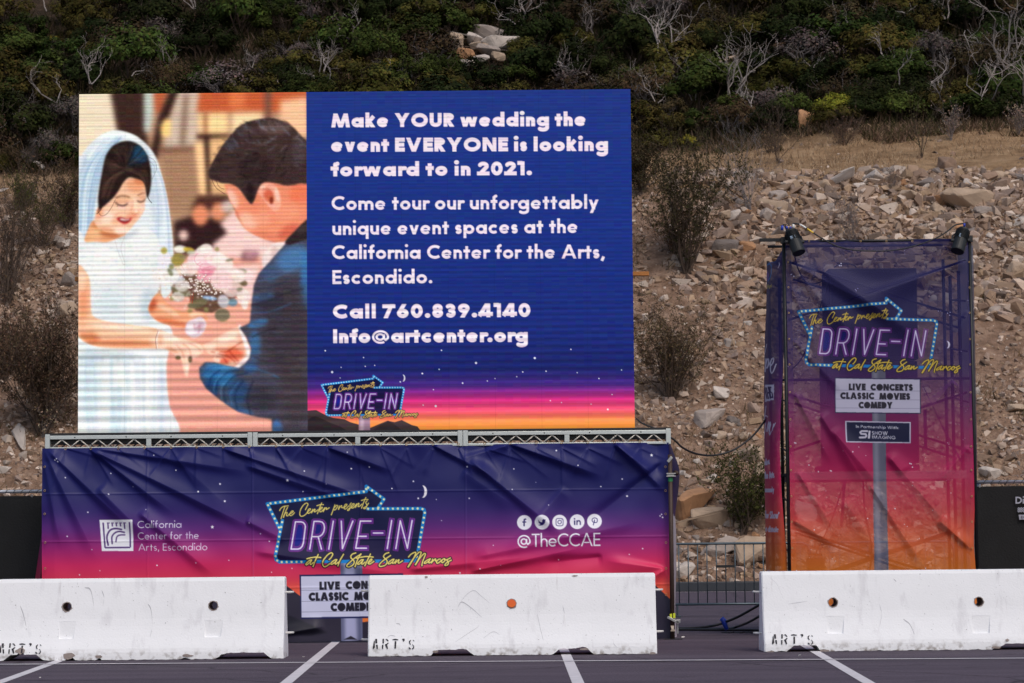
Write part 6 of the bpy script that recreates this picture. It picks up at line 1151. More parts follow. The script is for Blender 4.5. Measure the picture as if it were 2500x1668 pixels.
    for L_, w_ in scuffs:
        P_ = smooth_open(L_, 4); q = MB(); row = []
        for i, (a, b_) in enumerate(P_):
            p = at_y(a, b_, Yf + .1); ww = w_ / 6250 * Yf / 2 * math.sin(math.pi * (i + .6) / (len(P_) + .2)) ** .6; row.append((p[0], -HW(p[2]) - .003 + Yf + .292, p[2], ww))
        q.v = [v for r in row for v in ((r[0], r[1], r[2] - r[3]), (r[0], -HW(r[2] + r[3] - 0) - .003 + Yf + .292, r[2] + r[3]))]; q.f = [(2 * i, 2 * i + 2, 2 * i + 3, 2 * i + 1) for i in range(len(row) - 1)]; q.build("scuff_mark", m_scuff, t)
    return t
barrier(-15, 1615.5, [(164, 1482), (521, 1479)], [(142, 186, 1518, 1560), (497, 545, 1515, 1556)], [(20, 102), (545, 655)], "leftmost white concrete barrier with two holes, cut by the frame", [(55, .035, .05), (175, .05, .05), (245, .03, .02), (455, .05, .02), (540, .05, .03)], [(1, 1453), (1, 1552)], 3, spalls=[(55, 1589, 13, 8), (172, 1600, 16, 9), (246, 1602, 9, 4), (462, 1600, 14, 4)], scuffs=[([(204, 1435), (218, 1440), (226, 1470), (228, 1492)], 5), ([(246, 1442), (252, 1458), (250, 1480)], 6), ([(360, 1475), (368, 1490), (372, 1530), (368, 1556)], 7), ([(48, 1480), (56, 1500), (64, 1528)], 7), ([(186, 1452), (190, 1470), (188, 1486)], 1.2)])
barrier(898, 1604, [(1249, 1474)], [], [(1060, 1148), (1356, 1440)], "middle white concrete barrier with a single hole showing orange", [(1060, .03, .02), (1420, .07, .02), (1590, .02, .02)], [(-1, 1443), (-1, 1562), (1, 1447), (1, 1549)], 8,
        scuffs=[([(1113, 1494), (1130, 1462), (1155, 1442), (1175, 1456), (1197, 1474)], 1.4), ([(1118, 1480), (1128, 1470), (1150, 1484), (1176, 1507)], 2.4), ([(1112, 1567), (1140, 1548), (1165, 1532), (1170, 1524)], 1.2), ([(967, 1522), (976, 1524), (978, 1530)], 2.5), ([(1180, 1558), (1203, 1542), (1220, 1549)], 1.0), ([(946, 1556), (955, 1551), (966, 1553)], 1.6), ([(1374, 1480), (1378, 1500), (1374, 1530)], 5), ([(1312, 1500), (1318, 1530), (1326, 1562)], 5), ([(1495, 1560), (1498, 1572), (1506, 1580)], 1.8)], spalls=[(1426, 1584, 14, 3.5), (1592, 1595, 9, 4), (1064, 1590, 9, 3), (1040, 1409, 5, 2.5), (1404, 1406, 8, 2)])
barrier(1866, 1592.5, [(2033, 1471), (2389, 1469)], [(2016, 2062, 1505, 1547), (2370, 2418, 1504, 1546)], [(1925, 1992), (2440, 2530)], "rightmost white concrete barrier with two holes, in front of the tower", [(1990, .03, .03), (2430, .06, .02), (1880, .03, .012)], [(-1, 1445), (-1, 1546)], 14, inkx=.03,
        scuffs=[([(1878, 1408), (1896, 1424), (1906, 1444), (1914, 1464)], .7), ([(1925, 1475), (1945, 1472), (1972, 1468)], 1.0), ([(2148, 1475), (2152, 1500), (2146, 1530)], 5), ([(2205, 1512), (2220, 1525), (2230, 1548)], 5), ([(2184, 1414), (2190, 1420)], 3)], spalls=[(2010, 1588, 16, 4), (1880, 1591, 10, 3), (2428, 1580, 14, 4), (2455, 1562, 5, 4)])

# ================================================================ LED SCREEN ON ITS TRUSS
m_black = mat("matt_black_metal", (.012, .013, .015), .55, var=.3, scale=8); m_alu = mat("dull_aluminium", (.60, .64, .62), .42, .55, var=.10, scale=5); m_alud = mat("warm_aluminium_web", (.62, .58, .52), .5, .3, var=.15, scale=5)  # truss web gets a warmer, less metallic aluminium tone
m_steel = mat("clamp_steel", (.40, .40, .39), .4, .7, var=.1, scale=20)
SY = 30.15; SX0, SX1, SZ0, SZ1 = -5.124, 1.438, 2.472, 6.505
cv = Canvas(SY, SX0, SX1, SZ0, SZ1, 150); paint_screen(cv)
def canvas_grid(name, cv, y_of, extra=None):
    X = cv.X0 + np.arange(cv.W) / cv.rx; Z = cv.Z1 - np.arange(cv.H) / cv.rz; XX, ZZ = np.meshgrid(X, Z)
    V = np.stack([XX.ravel(), (np.full(XX.size, cv.Y) if y_of is None else y_of.ravel()), ZZ.ravel()], 1)
    j, i = np.meshgrid(np.arange(cv.H - 1), np.arange(cv.W - 1), indexing='ij'); a = (j * cv.W + i).ravel()
    return V, np.stack([a, a + cv.W, a + cv.W + 1, a + 1], 1)
scr = thing("led_screen", ((SX0 + SX1) / 2, SY + .08, SZ0), "giant lit screen showing a wedding couple beside white text on blue", "screen")
V, Q = canvas_grid("display", cv, None); V = V - np.array(scr.location)
me = fast_mesh("display", V, Q, srgb2lin(cv.a).reshape(-1, 3))
m_led = bpy.data.materials.new("led_display"); m_led.use_nodes = True
n = m_led.node_tree.nodes; l = m_led.node_tree.links; b = n["Principled BSDF"]; at_ = n.new("ShaderNodeAttribute"); at_.attribute_name = "Col"
b.inputs['Base Color'].default_value = (.003, .003, .004, 1); b.inputs['Roughness'].default_value = .8; b.inputs['Specular IOR Level'].default_value = .04
l.new(at_.outputs['Color'], b.inputs['Emission Color']); b.inputs['Emission Strength'].default_value = 1.0
me.materials.append(m_led); o = bpy.data.objects.new("display", me); o.parent = scr; link(o)
for ci in range(12):                                            # LED cabinets behind the face
    for rj in range(7):
        w_, h_ = (SX1 - SX0) / 12, (SZ1 - SZ0) / 7
        MB().box((SX0 + (ci + .5) * w_, SY + .065, SZ0 + (rj + .5) * h_), (w_ - .002, .11, h_ - .002)).build("cabinet", m_black, scr)
MB().box(((SX0 + SX1) / 2 + .0, SY + .05, SZ0 - .018), (SX1 - SX0 + .06, .14, .034)).build("base_beam", m_black, scr)
zb_ = at_y(1563, 669, 30.4)[2]
m_timber = mat("orange_timber", (.42, .16, .035), .7, var=.3, scale=12, bump=.2)
xa_, xb_ = at_y(184, 676, 30.4)[0], at_y(1584, 669, 30.4)[0]
bt = MB(); bt.box(((xa_ + xb_) / 2, 30.40, zb_), (xb_ - xa_, .09, .05)); tag(bt.build("timber_beam", m_timber, None, bevel=.004, loc=((xa_ + xb_) / 2, 30.40, zb_)), "orange timber beam behind the screen, its ends poking out at both sides", "beam")

# truss sections
TZ1, TZ0 = 2.432, 2.268; TY0, TY1 = 29.93, 30.42
tx = [at_y(110, 1075, TY0)[0], at_y(617, 1072, TY0)[0], at_y(1130, 1065, TY0)[0], at_y(1638, 1060, TY0)[0]]
for k, lab in enumerate(("leftmost aluminium truss section under the screen's picture half", "middle aluminium truss section under the dividing line of the screen", "rightmost aluminium truss section with its free end past the screen")):
    x0, x1 = tx[k] + .002, tx[k + 1] - .002; t = thing("truss_section", ((x0 + x1) / 2, (TY0 + TY1) / 2, TZ0), lab, "truss", "truss sections carrying the screen")
    for y, nm in ((TY0, "chord"), (TY1, "chord")):
        MB().box(((x0 + x1) / 2, y, TZ1 - .022), (x1 - x0 - .116, .045, .044)).build("top_" + nm, m_alu, t, bevel=.004)
        MB().box(((x0 + x1) / 2, y, TZ0 + .014), (x1 - x0 - .116, .045, .028)).build("bottom_" + nm, m_alu, t, bevel=.004)
    for x in (x0 + .029, x1 - .029): MB().box((x, (TY0 + TY1) / 2, (TZ0 + TZ1) / 2 + .006), (.057, TY1 - TY0 + .05, TZ1 - TZ0 + .018)).build("end_plate", m_alu, t, bevel=.004)
    xm = (x0 + x1) / 2
    for y in (TY0, TY1): MB().box((xm, y, (TZ0 + TZ1) / 2 - .004), (.058, .04, TZ1 - TZ0 - .074)).build("mid_post", m_alu, t, bevel=.003)
    for y, mm in ((TY0, m_alud), (TY1, m_alud)):
        w = MB()
        for xa, xb in ((x0 + .058, xm - .03), (xm + .03, x1 - .058)):
            m_ = 11; pts = [(xa + (xb - xa) * i / (m_ - 1) * .94 + .03, y, (TZ0 + .03) if i % 2 == 0 else (TZ1 - .047)) for i in range(m_)]
            for p, q in zip(pts[:-1], pts[1:]): w.tube([p, q], .0085, 6)
        w.build("web", mm, t, True)
    bo = MB()
    for x in (x0 + .35, x0 + .95, x1 - .95, x1 - .35): bo.tube([(x, TY0 - .0245, TZ1 - .022), (x, TY0 - .0215, TZ1 - .022)], .008, 8)
    bo.build("bolt_holes", m_black, t)
    dk = MB(); dk.box((xm, (TY0 + TY1) / 2, TZ1 - .066), (x1 - x0 - .12, TY1 - TY0 - .10, .05)); dk.box((xm, (TY0 + TY1) / 2, TZ1 + .0155), (x1 - x0 + .002, TY1 - TY0 + .02, .028)); dk.build("cover_and_shade_slab", m_black, t)  # black top sheet, plus slab added to stand in for the truss's inside shade
    for x in (x0 + .25, x1 - .25): MB().tube([(x, TY1 - .02, TZ0 + .0), (x, TY1 - .02, .0)], .024, 10).build("support_leg", m_alu, t, True)

# ================================================================ PRINTED CLOTHS
def cloth_mat(name, rough, back=None, cov=False, gain=1.0, spec=.5):
    m = bpy.data.materials.new(name); m.use_nodes = True; n = m.node_tree.nodes; l = m.node_tree.links; b = n["Principled BSDF"]; b.inputs['Roughness'].default_value = rough; b.inputs['Specular IOR Level'].default_value = spec
    a = n.new("ShaderNodeAttribute"); a.attribute_name = "Col"; tc = n.new("ShaderNodeTexCoord")
    wv = n.new("ShaderNodeTexNoise"); wv.inputs['Scale'].default_value = 2.2; wv.inputs['Detail'].default_value = 7; l.new(tc.outputs['Object'], wv.inputs['Vector'])
    bp = n.new("ShaderNodeBump"); bp.inputs['Strength'].default_value = .25; bp.inputs['Distance'].default_value = .015; l.new(wv.outputs['Fac'], bp.inputs['Height']); l.new(bp.outputs[0], b.inputs['Normal'])
    col = a.outputs['Color']
    if back:
        g_ = n.new("ShaderNodeNewGeometry"); mx = n.new("ShaderNodeMixRGB"); l.new(g_.outputs['Backfacing'], mx.inputs[0]); l.new(col, mx.inputs[1]); mx.inputs[2].default_value = back + (1,); col = mx.outputs[0]
    l.new(col, b.inputs['Base Color'])
    if cov:
        c = n.new("ShaderNodeAttribute"); c.attribute_name = "Cov"; tr = n.new("ShaderNodeBsdfTransparent"); ms = n.new("ShaderNodeMixShader"); tl = n.new("ShaderNodeBsdfTranslucent"); l.new(col, tl.inputs[0]); m2 = n.new("ShaderNodeMixShader"); m2.inputs[0].default_value = .12; l.new(b.outputs[0], m2.inputs[1]); l.new(tl.outputs[0], m2.inputs[2])
        l.new(c.outputs['Fac'], ms.inputs[0]); l.new(tr.outputs[0], ms.inputs[1]); l.new(m2.outputs[0], ms.inputs[2]); l.new(ms.outputs[0], n["Material Output"].inputs[0])
    return m
m_vinyl = cloth_mat("printed_vinyl", .47, spec=.28); m_mesh = cloth_mat("printed_mesh_cloth", .55, None, True, spec=.3); m_meshs = cloth_mat("printed_side_cloth", .6, (.42, .40, .46), True, spec=.3); m_vinyl2 = cloth_mat("printed_vinyl_two_sided", .5, (.62, .60, .66))
m_brass = mat("brass_eyelet", (.45, .30, .14), .4, .7, var=.2, scale=50)
def ridges(px, py, items):
    """folds pressed into a cloth: (x0, y0, x1, y1, width, height, sharp side) in photograph pixels -> height in metres"""
    D = np.zeros_like(px)
    for x0, y0, x1, y1, w0, w1, am in items:
        L = math.hypot(x1 - x0, y1 - y0); ux, uy = (x1 - x0) / L, (y1 - y0) / L
        t = ((px - x0) * ux + (py - y0) * uy) / L; d = (px - x0) * -uy + (py - y0) * ux
        w = w0 + (w1 - w0) * np.clip(t, 0, 1); env = np.clip((t + .02) / .10, 0, 1) * np.clip((1.08 - t) / .35, 0, 1); env = env * env * (3 - 2 * env)
        s_ = d / w; D += am * env * (.8 * np.exp(-np.where(s_ > 0, s_ * 1.6, s_ * .72) ** 2) + .2 * np.exp(-2.2 * np.abs(s_)))
    return D
BX0, BX1, BZ0, BZ1, BY = -5.494, 1.818, .012, 2.283, 29.88
cv = Canvas(BY, BX0, BX1, BZ0, BZ1, 165); paint_banner(cv); px, py = cv.photo_xy()
FOLDS = [(110, 1100, 235, 1360, 10, 34, .050), (108, 1130, 150, 1330, 9, 22, .045), (118, 1098, 330, 1300, 10, 26, .045), (222, 1097, 420, 1250, 8, 24, .050), (222, 1096, 620, 1290, 10, 26, .055), (230, 1094, 600, 1150, 8, 22, .040), (340, 1250, 520, 1400, 14, 26, .045), (240, 1190, 380, 1330, 16, 30, .040),
         (545, 1095, 900, 1215, 8, 20, .050), (600, 1135, 860, 1225, 12, 26, .045), (800, 1092, 960, 1150, 7, 20, .045), (600, 1270, 700, 1320, 12, 24, .035), (1056, 1086, 1210, 1165, 8, 20, .050), (1245, 1084, 1465, 1160, 8, 22, .060), (1150, 1125, 1380, 1310, 10, 30, .055), (1240, 1088, 1130, 1120, 8, 16, .035), (1500, 1084, 1600, 1165, 8, 18, .050), (1500, 1084, 1626, 1200, 8, 16, .045), (1620, 1130, 1420, 1290, 9, 30, -.040), (1380, 1190, 1240, 1360, 14, 30, .030),
         (1150, 1395, 1430, 1335, 10, 26, .045), (1160, 1360, 1560, 1275, 16, 30, .040), (1625, 1390, 1480, 1370, 8, 26, .045), (1625, 1392, 1560, 1430, 8, 20, .045), (1470, 1360, 1330, 1375, 10, 22, -.035), (620, 1345, 1000, 1405, 14, 28, .030), (1000, 1390, 1290, 1360, 12, 26, .035), (700, 1545, 790, 1530, 8, 16, .05), (1130, 1150, 1260, 1240, 24, 40, .03), (430, 1120, 560, 1240, 18, 40, .025)]
_fr = random.Random(6)
for gx in (160, 222, 289, 353, 418, 480, 545, 609, 674, 738, 800, 863, 929, 992, 1057, 1119, 1183, 1245, 1309, 1371, 1435, 1500, 1562):
    for _ in range(2): a_ = _fr.uniform(.25, 2.3); L_ = _fr.uniform(40, 130); FOLDS.append((gx, 1094, gx + L_ * math.cos(a_), 1094 + L_ * math.sin(a_), 3, _fr.uniform(7, 13), _fr.uniform(.004, .012)))
fold = ridges(px, py, FOLDS); X_ = (px - 105) / 65.0
scal = np.abs(np.sin(np.pi * (px - 160) / 64.0)) * .020 * np.exp(-np.clip(py - 1092, 0, 400) / 26)           # sag between the eyelets
rs2 = np.random.RandomState(9); ln = box_blur(rs2.normal(0, 1, px.shape), 16); ln = ln / ln.std() * .0045; l2 = box_blur(rs2.normal(0, 1, px.shape), 40); l2 = l2 / l2.std() * .012
creases = np.zeros_like(px)
for yy in (1197, 1313, 1430): creases += .004 * np.exp(-((py + (px - 1250) * .009 - yy) / 2.2) ** 2)
for xx in (617, 1137, 360, 880): creases += .0035 * np.exp(-((px - xx) / 2.2) ** 2)
edge = np.clip((px - 104) / 30, 0, 1) * np.clip((1634 - px) / 30, 0, 1); edge = .25 + .75 * edge
yv = BY - (fold * edge + scal + ln + l2 * edge + creases) + .06 * 0
V, Q = canvas_grid("print", cv, yv); ban = thing("vinyl_banner", ((BX0 + BX1) / 2, BY, 0), "long sunset coloured vinyl banner with neon arrow logo hanging under the truss", "banner")
me = fast_mesh("print", V - np.array(ban.location), Q, np.clip(srgb2lin(cv.a) * 1.2, 0, .95).reshape(-1, 3), True); me.materials.append(m_vinyl); o_print = bpy.data.objects.new("print", me); o_print.parent = ban; link(o_print)
for gx in (160, 222, 289, 353, 418, 480, 545, 609, 674, 738, 800, 863, 929, 992, 1057, 1119, 1183, 1245, 1309, 1371, 1435, 1500, 1562, 1621):
    p = at_y(gx, 1096 - (gx - 160) * .0125, BY - .035); q = MB(); q.ring(p, .012, .0035); q.build("eyelet", m_brass, o_print, True)
for gy in (1140, 1198, 1255, 1325, 1388, 1452): 
    for gx in (109, 1625): p = at_y(gx + (1 if gy > 1300 else 0), gy, BY - .03); q = MB(); q.ring(p, .011, .003); q.build("eyelet", m_brass, o_print, True)
tie = MB()
for gx in (222, 545, 800, 1057, 1245, 1500): p = at_y(gx, 1094 - (gx - 160) * .0125, BY - .036); tie.tube([p, p + np.array([.004, .02, .06])], .004, 6)
tie.build("tie_cords", m_black, ban)

def sheet(name, fn, nu, nv, m, parent, cols=None, cov=None, flip=False):
    U_, V_ = np.meshgrid(np.linspace(0, 1, nu), np.linspace(0, 1, nv)); P_ = np.array([[fn(u, v) for u in np.linspace(0, 1, nu)] for v in np.linspace(0, 1, nv)]).reshape(-1, 3)
    j, i = np.meshgrid(np.arange(nv - 1), np.arange(nu - 1), indexing='ij'); a = (j * nu + i).ravel(); Q_ = np.stack([a, a + nu, a + nu + 1, a + 1] if not flip else [a, a + 1, a + nu + 1, a + nu], 1)
    C_ = cols(P_) if callable(cols) else np.repeat(np.array([cols]), len(P_), 0)
    me = fast_mesh(name, P_ - np.array(org(parent)), Q_, C_, True); me.materials.append(m)
    at2 = me.color_attributes.new("Cov", 'FLOAT_COLOR', 'POINT'); c = np.full((len(P_), 4), 1.0); c[:, :3] = (cov(P_) if callable(cov) else np.full((len(P_), 1), cov if cov is not None else 1.0)); at2.data.foreach_set('color', c.astype(np.float32).ravel())
    o = bpy.data.objects.new(name, me); o.parent = parent; link(o); return o
def night_cols(stops, dim=1.0):
    def f(P_):
        x, y = to_px(P_); yy = y + (x - 1250) * .0096; return np.stack([srgb2lin(np.interp(yy, [s_[0] for s_ in stops], [s_[1][c] / 255 for s_ in stops])) * dim for c in range(3)], 1)
    return f
# right hand return cloth of the stage: navy flap bulging past the corner pole, its pale back lower down
t = thing("side_banner", tuple(at_y(1646, 1555, 30.3)), "narrow navy side banner bulging out behind the brown corner pole", "banner")
def f1(u, v):
    y = 1085 + v * 175; xr = np.interp(y, [1085, 1110, 1130, 1148, 1168, 1200, 1235, 1260], [1637, 1646, 1654, 1659, 1659, 1656, 1651, 1648]); xl = 1632
    return at_y(xl + (xr - xl) * u, y, 30.04 + .5 * u * u)
sheet("front_fold", f1, 14, 30, m_vinyl2, t, night_cols(NIGHT, .75))
def f2(u, v): y = 1255 + v * (1556 - 1255); return at_y(1642 + (np.interp(y, [1255, 1300, 1400, 1500, 1556], [1648, 1651, 1651, 1648, 1653]) - 1642) * u, y, 30.06 + .7 * u)
sheet("pale_back", f2, 6, 30, mat("pale_cloth_back", (.46, .43, .50), .7, var=.08, scale=4), t, (.6, .56, .64))
t = thing("side_banner", tuple(at_y(88, 1570, 30.3)), "magenta side banner slanting out at the stage's left end", "banner")
def f3(u, v): y = 1270 + v * 305; xl = 106.5 - v * 44; return at_y(xl + (4 + 18 * v) * u, y, 30.0 + .9 * (1 - u))
sheet("cloth", f3, 8, 30, m_vinyl2, t, night_cols(NIGHT, .9))
q = MB()
for y0, y1 in ((1318, 1340), (1364, 1392)):
    pts = []
    for y, a, b_ in ((y0, .25, .9), (y1, .25, .85)):
        v = (y - 1270) / 305; pts.append((f3(a, v) + np.array([0.004, -.006, 0]), f3(b_, v) + np.array([0.004, -.006, 0])))
    q.add([pts[0][0], pts[0][1], pts[1][1], pts[1][0]], [(0, 1, 2, 3)])
q.build("white_lettering", mat("white_print", (.62, .62, .72), .6), t)
t = thing("support_leg", tuple(at_y(113, 1575, 29.98)), "silver upright leg at the stage's left corner", "leg", "stage corner uprights")
MB().tube([at_y(110, 1265, 29.98), at_y(113.5, 1573, 29.98)], .020, 12).build("tube", m_alu, t, True); pb_ = at_y(113.5, 1574, 29.98); MB().box((pb_[0], pb_[1], .006), (.13, .13, .012)).build("foot_plate", m_alu, t)
# brown corner pole with its couplers
m_rust = mat("rusty_brown_tube", (.055, .032, .024), .6, .2, var=.35, scale=14); m_green = mat("green_tape", (.03, .30, .10), .5); m_yel = mat("yellow_tape", (.62, .68, .03), .5); m_blue = mat("blue_plastic", (.015, .05, .42), .4)
PX_ = at_y(1640, 1400, 29.80)[0]
t = thing("scaffold_pole", (PX_, 29.80, 0), "rusty brown corner pole with silver couplers at the banner's right end", "pole", "stage corner uprights")
ptop = at_y(1634, 1110, 29.80)[2]
MB().tube([(PX_, 29.80, .0), (PX_, 29.80, ptop)], .026, 14).build("tube", m_rust, t, True)
z_ = at_y(1636, 1160, 29.8)[2]
c = MB(); c.box((PX_, 29.765, z_), (.085, .03, .045)); c.tube([(PX_ - .05, 29.74, z_ - .016), (PX_ + .06, 29.74, z_ - .016)], .007, 8); c.tube([(PX_ - .05, 29.74, z_ + .016), (PX_ + .06, 29.74, z_ + .016)], .007, 8); c.build("coupler", m_steel, t, bevel=.004)
MB().tube([(PX_, 29.80, z_ - .075), (PX_, 29.80, z_ - .03)], .0275, 14).build("green_tape", m_green, t); MB().tube([(PX_ + .075, 29.77, z_ + .02), (PX_ + .08, 30.5, z_ + .06)], .024, 12).build("rear_tube", m_rust, t, True)
z_ = at_y(1635, 1118, 29.8)[2]; MB().bar((PX_ - .03, 29.765, z_ - .05), (PX_ + .02, 29.765, z_ + .01), .012, .036).build("bracket", m_steel, t, bevel=.004)
z_ = at_y(1641, 1504, 29.8)[2]; MB().box((PX_ - .018, 29.772, z_), (.028, .012, .05)).build("yellow_tape", m_yel, t); MB().box((PX_ + .02, 29.772, z_ + .004), (.026, .012, .056)).build("yellow_tape", m_yel, t)
z_ = at_y(1641, 1517, 29.8)[2]; c = MB(); c.bar((PX_ - .06, 29.76, z_ + .05), (PX_ + .07, 29.76, z_ - .02), .02, .03); c.box((PX_ + .065, 29.77, z_ - .0), (.05, .04, .04)); c.box((PX_ + .06, 29.82, z_ - .08), (.02, .02, .13)); c.build("coupler", m_steel, t, bevel=.004)
MB().box((PX_ + .005, 29.81, .005), (.20, .16, .01)).build("base_plate", m_black, t); rp = MB()
for k in range(5): rp.tube([(PX_ - .02 + .008 * k, 29.765, z_ - .05), (PX_ - .012 + .005 * k, 29.755, z_ - .085), (PX_ - .022 + .012 * k, 29.76, z_ - .115)], .005, 5)
rp.build("rope_end", mat("pale_rope", (.55, .46, .36), .9), t)

# ================================================================ TOWER WITH LOUDSPEAKERS BEHIND SEE-THROUGH CLOTH
TF, TB = 30.22, 32.1; TXL, TXR = at_y(1919, 900, TF)[0], at_y(2374, 900, TF)[0]; TTOP = at_y(2140, 583, TF)[2]
m_bpole = mat("black_tower_tube", (.012, .013, .015), .45, .3, var=.3, scale=8)
t = thing("scaffold_tower", ((TXL + TXR) / 2, (TF + TB) / 2, 0), "black tube scaffold tower holding the tall sunset cloth", "scaffold tower")
for x in (TXL, TXR):
    for y in (TF, TB): MB().tube([(x, y, .0), (x, y, TTOP + (.02 if y == TF else -.05))], .022 if y == TF else .020, 12).build("upright", m_bpole, t, True)
for x, s_ in ((TXL + .05, 1), (TXR - .06, -1)):                  # ladder frames on both sides
    for y in (TF + .45, TF + 1.05):
        MB().tube([(x, y, .0), (x, y, TTOP - .35)], .021, 10).build("frame_post", m_bpole, t, True)
    for z in (.4, 1.0, 1.6, 2.2, 2.8, 3.4, 4.0): MB().tube([(x, TF + .0, z - .06), (x, TF + 1.05, z + .05)], .011, 8).build("frame_rung", m_bpole, t, True)
for (a, b_, Y) in (((1923, 639), (2357, 777), TF + .07), ((2357, 636), (1925, 782), TF + .10), ((1928, 963), (2367, 1102), TF + .07), ((2361, 958), (1928, 1102), TF + .10), ((1934, 1290), (2372, 1432), TF + .07), ((2361, 1284), (1930, 1426), TF + .10), ((1935, 682), (2340, 800), TB), ((1940, 985), (2335, 1120), TB), ((1940, 1300), (2330, 1432), TB), ((2330, 1298), (1940, 1430), TB)):
    MB().tube([at_y(a[0], a[1], Y), at_y(b_[0], b_[1], Y)], .014, 8).build("cross_brace", m_bpole, t, True)
for yy, Y in ((926, TF + .04), (926, TB), (588, TF), (600, TB)):
    z = at_y(2140, yy, Y)[2]; MB().tube([(TXL, Y, z), (TXR, Y, z)], .016, 8).build("ledger", m_bpole, t, True)
z_ = at_y(1890, 586, TF + .1)[2]; MB().box((TXL - .13, TF + .10, z_), (.30, .06, .035)).build("stub_bar", m_bpole, t)
plz1, plz0 = at_y(2150, 1151, TF + .42)[2], at_y(2150, 1171, TF + .42)[2]
t = thing("platform", ((TXL + TXR) / 2, TF + .9, plz0), "pale aluminium platform inside the tower carrying the loudspeakers", "platform")
for y in (TF + .42, TF + 1.5): MB().box(((TXL + TXR) / 2, y, (plz0 + plz1) / 2), (TXR - TXL - .05, .05, plz1 - plz0)).build("side_beam", m_alu, t, bevel=.005)
MB().box(((TXL + TXR) / 2, TF + .96, plz1 - .02), (TXR - TXL - .08, 1.02, .03)).build("deck", m_black, t)
m_spk = mat("black_speaker_paint", (.014, .014, .016), .6, var=.25, scale=20, bump=.15, bscale=160); m_grille = mat("speaker_grille", (.008, .008, .009), .7, var=.4, scale=90)
def cabinet(px0, px1, py0, py1, Y, label, nm="loudspeaker"):
    a, b_ = at_y(px0, py1, Y), at_y(px1, py0, Y); w, h = b_[0] - a[0], b_[2] - a[2]; tt = thing(nm, ((a[0] + b_[0]) / 2, Y + .35, a[2]), label, "loudspeaker", "black loudspeakers stacked in the tower")
    MB().box(((a[0] + b_[0]) / 2, Y + .36, a[2] + h / 2), (w, .7, h - .008)).build("cabinet", m_spk, tt, bevel=.012); MB().box(((a[0] + b_[0]) / 2, Y + .004, a[2] + h / 2), (w - .08, .016, h - .10)).build("grille", m_grille, tt, bevel=.004)
    for s_ in (-1, 1): MB().box(((a[0] + b_[0]) / 2 + s_ * (w / 2 + .004), Y + .3, a[2] + h * .6), (.02, .16, .05)).build("handle", m_black, tt, bevel=.004)
    return a, b_
LY = TF + .62
cabinet(2006, 2246, 1133, 1151.5, LY - .02, "low wide black plinth cabinet under the speaker stack on the platform", "plinth_cabinet")
cabinet(2022, 2240, 880, 1133, LY, "lower black loudspeaker of the stack inside the tower"); a, b_ = cabinet(2027, 2238, 653, 880, LY, "upper black loudspeaker of the stack inside the tower")
hp = MB(); p = at_y(2064, 654, LY + .2); hp.tube([p + np.array([.13 * math.cos(t_) , 0, .05 * math.sin(t_)]) for t_ in np.linspace(0, math.pi, 12)], .008, 6); tag(hp.build("cable_loop", m_black, None, True, loc=tuple(p)), "cable loop arching over the upper loudspeaker", "cable")
m_strap = mat("purple_webbing", (.07, .02, .12), .8, var=.2, scale=30)
def strap(pts, w, label, m=m_strap, nm="ratchet_strap"):
    q = MB()
    for p0, p1 in zip(pts[:-1], pts[1:]): q.bar(p0, p1, w, .006)
    return tag(q.build(nm, m, None, loc=tuple(pts[-1])), label, "strap")
strap([at_y(2254, 943, LY - .1), at_y(2300, 1040, LY - .16), at_y(2347, 1128, TF + .3)], .045, "dark ratchet strap slanting right of the lower loudspeaker"); strap([at_y(2258, 1000, LY - .03), at_y(2260, 1092, LY - .03)], .04, "short dark strap hanging right of the lower loudspeaker")
strap([at_y(2062, 1172, TF + .36), at_y(2058, 1230, TF + .36), at_y(2054, 1286, TF + .36)], .035, "purple strap dangling below the platform")
def cable(pts, r, label, m=m_black, nm="cable", n=6, smooth=True):
    P_ = smooth_open(np.array(pts), 8) if smooth else np.array(pts); q = MB(); q.tube([tuple(p) for p in P_], r, 8); return tag(q.build(nm, m, None, True, loc=tuple(P_[0])), label, "cable")
cable([at_y(2062, 1174, TF + .5), at_y(2030, 1270, TF + .5), at_y(1992, 1350, TF + .55), at_y(1985, 1368, TF + .6)], .008, "thin rope running from the platform down to the weight box")
cable([at_y(2107, 1172, TF + .5), at_y(2112, 1250, TF + .5), at_y(2128, 1340, TF + .5), at_y(2120, 1420, TF + .5), on_ground(2110, 1556)], .010, "black cable hanging from the platform to the ground inside the tower")
cable([at_y(1939, 622, TF - .02), at_y(1950, 660, TF + .2), at_y(1970, 690, TF + .3), at_y(2000, 690, LY - .02), at_y(2022, 672, LY - .02)], .008, "black cable looping from the left stage light to the upper loudspeaker")
cable([at_y(2020, 690, LY - .01), at_y(1996, 770, TF + .3), at_y(1960, 870, TF + .25), at_y(1930, 905, TF + .12)], .007, "thin black cable slanting down to the tower's left pole")
p0, p1 = at_y(1974, 1470, TF + .9), at_y(2010, 1356, TF + .9)
t = thing("weight_box", ((p0[0] + p1[0]) / 2, TF + .9, 0), "dark handled weight box on the ground inside the tower", "weight box")
MB().box(((p0[0] + p1[0]) / 2, TF + .9, (at_y(1990, 1362, TF + .9)[2]) / 2), (p1[0] - p0[0], .28, at_y(1990, 1362, TF + .9)[2])).build("box", m_black, t, bevel=.02)
zt = at_y(1990, 1362, TF + .9)[2]; MB().tube([(p0[0] + .02, TF + .9, zt - .02), (p0[0] + .02, TF + .9, zt + .04), (p1[0] - .02, TF + .9, zt + .04), (p1[0] - .02, TF + .9, zt - .02)], .010, 8).build("handle", m_black, t, True)
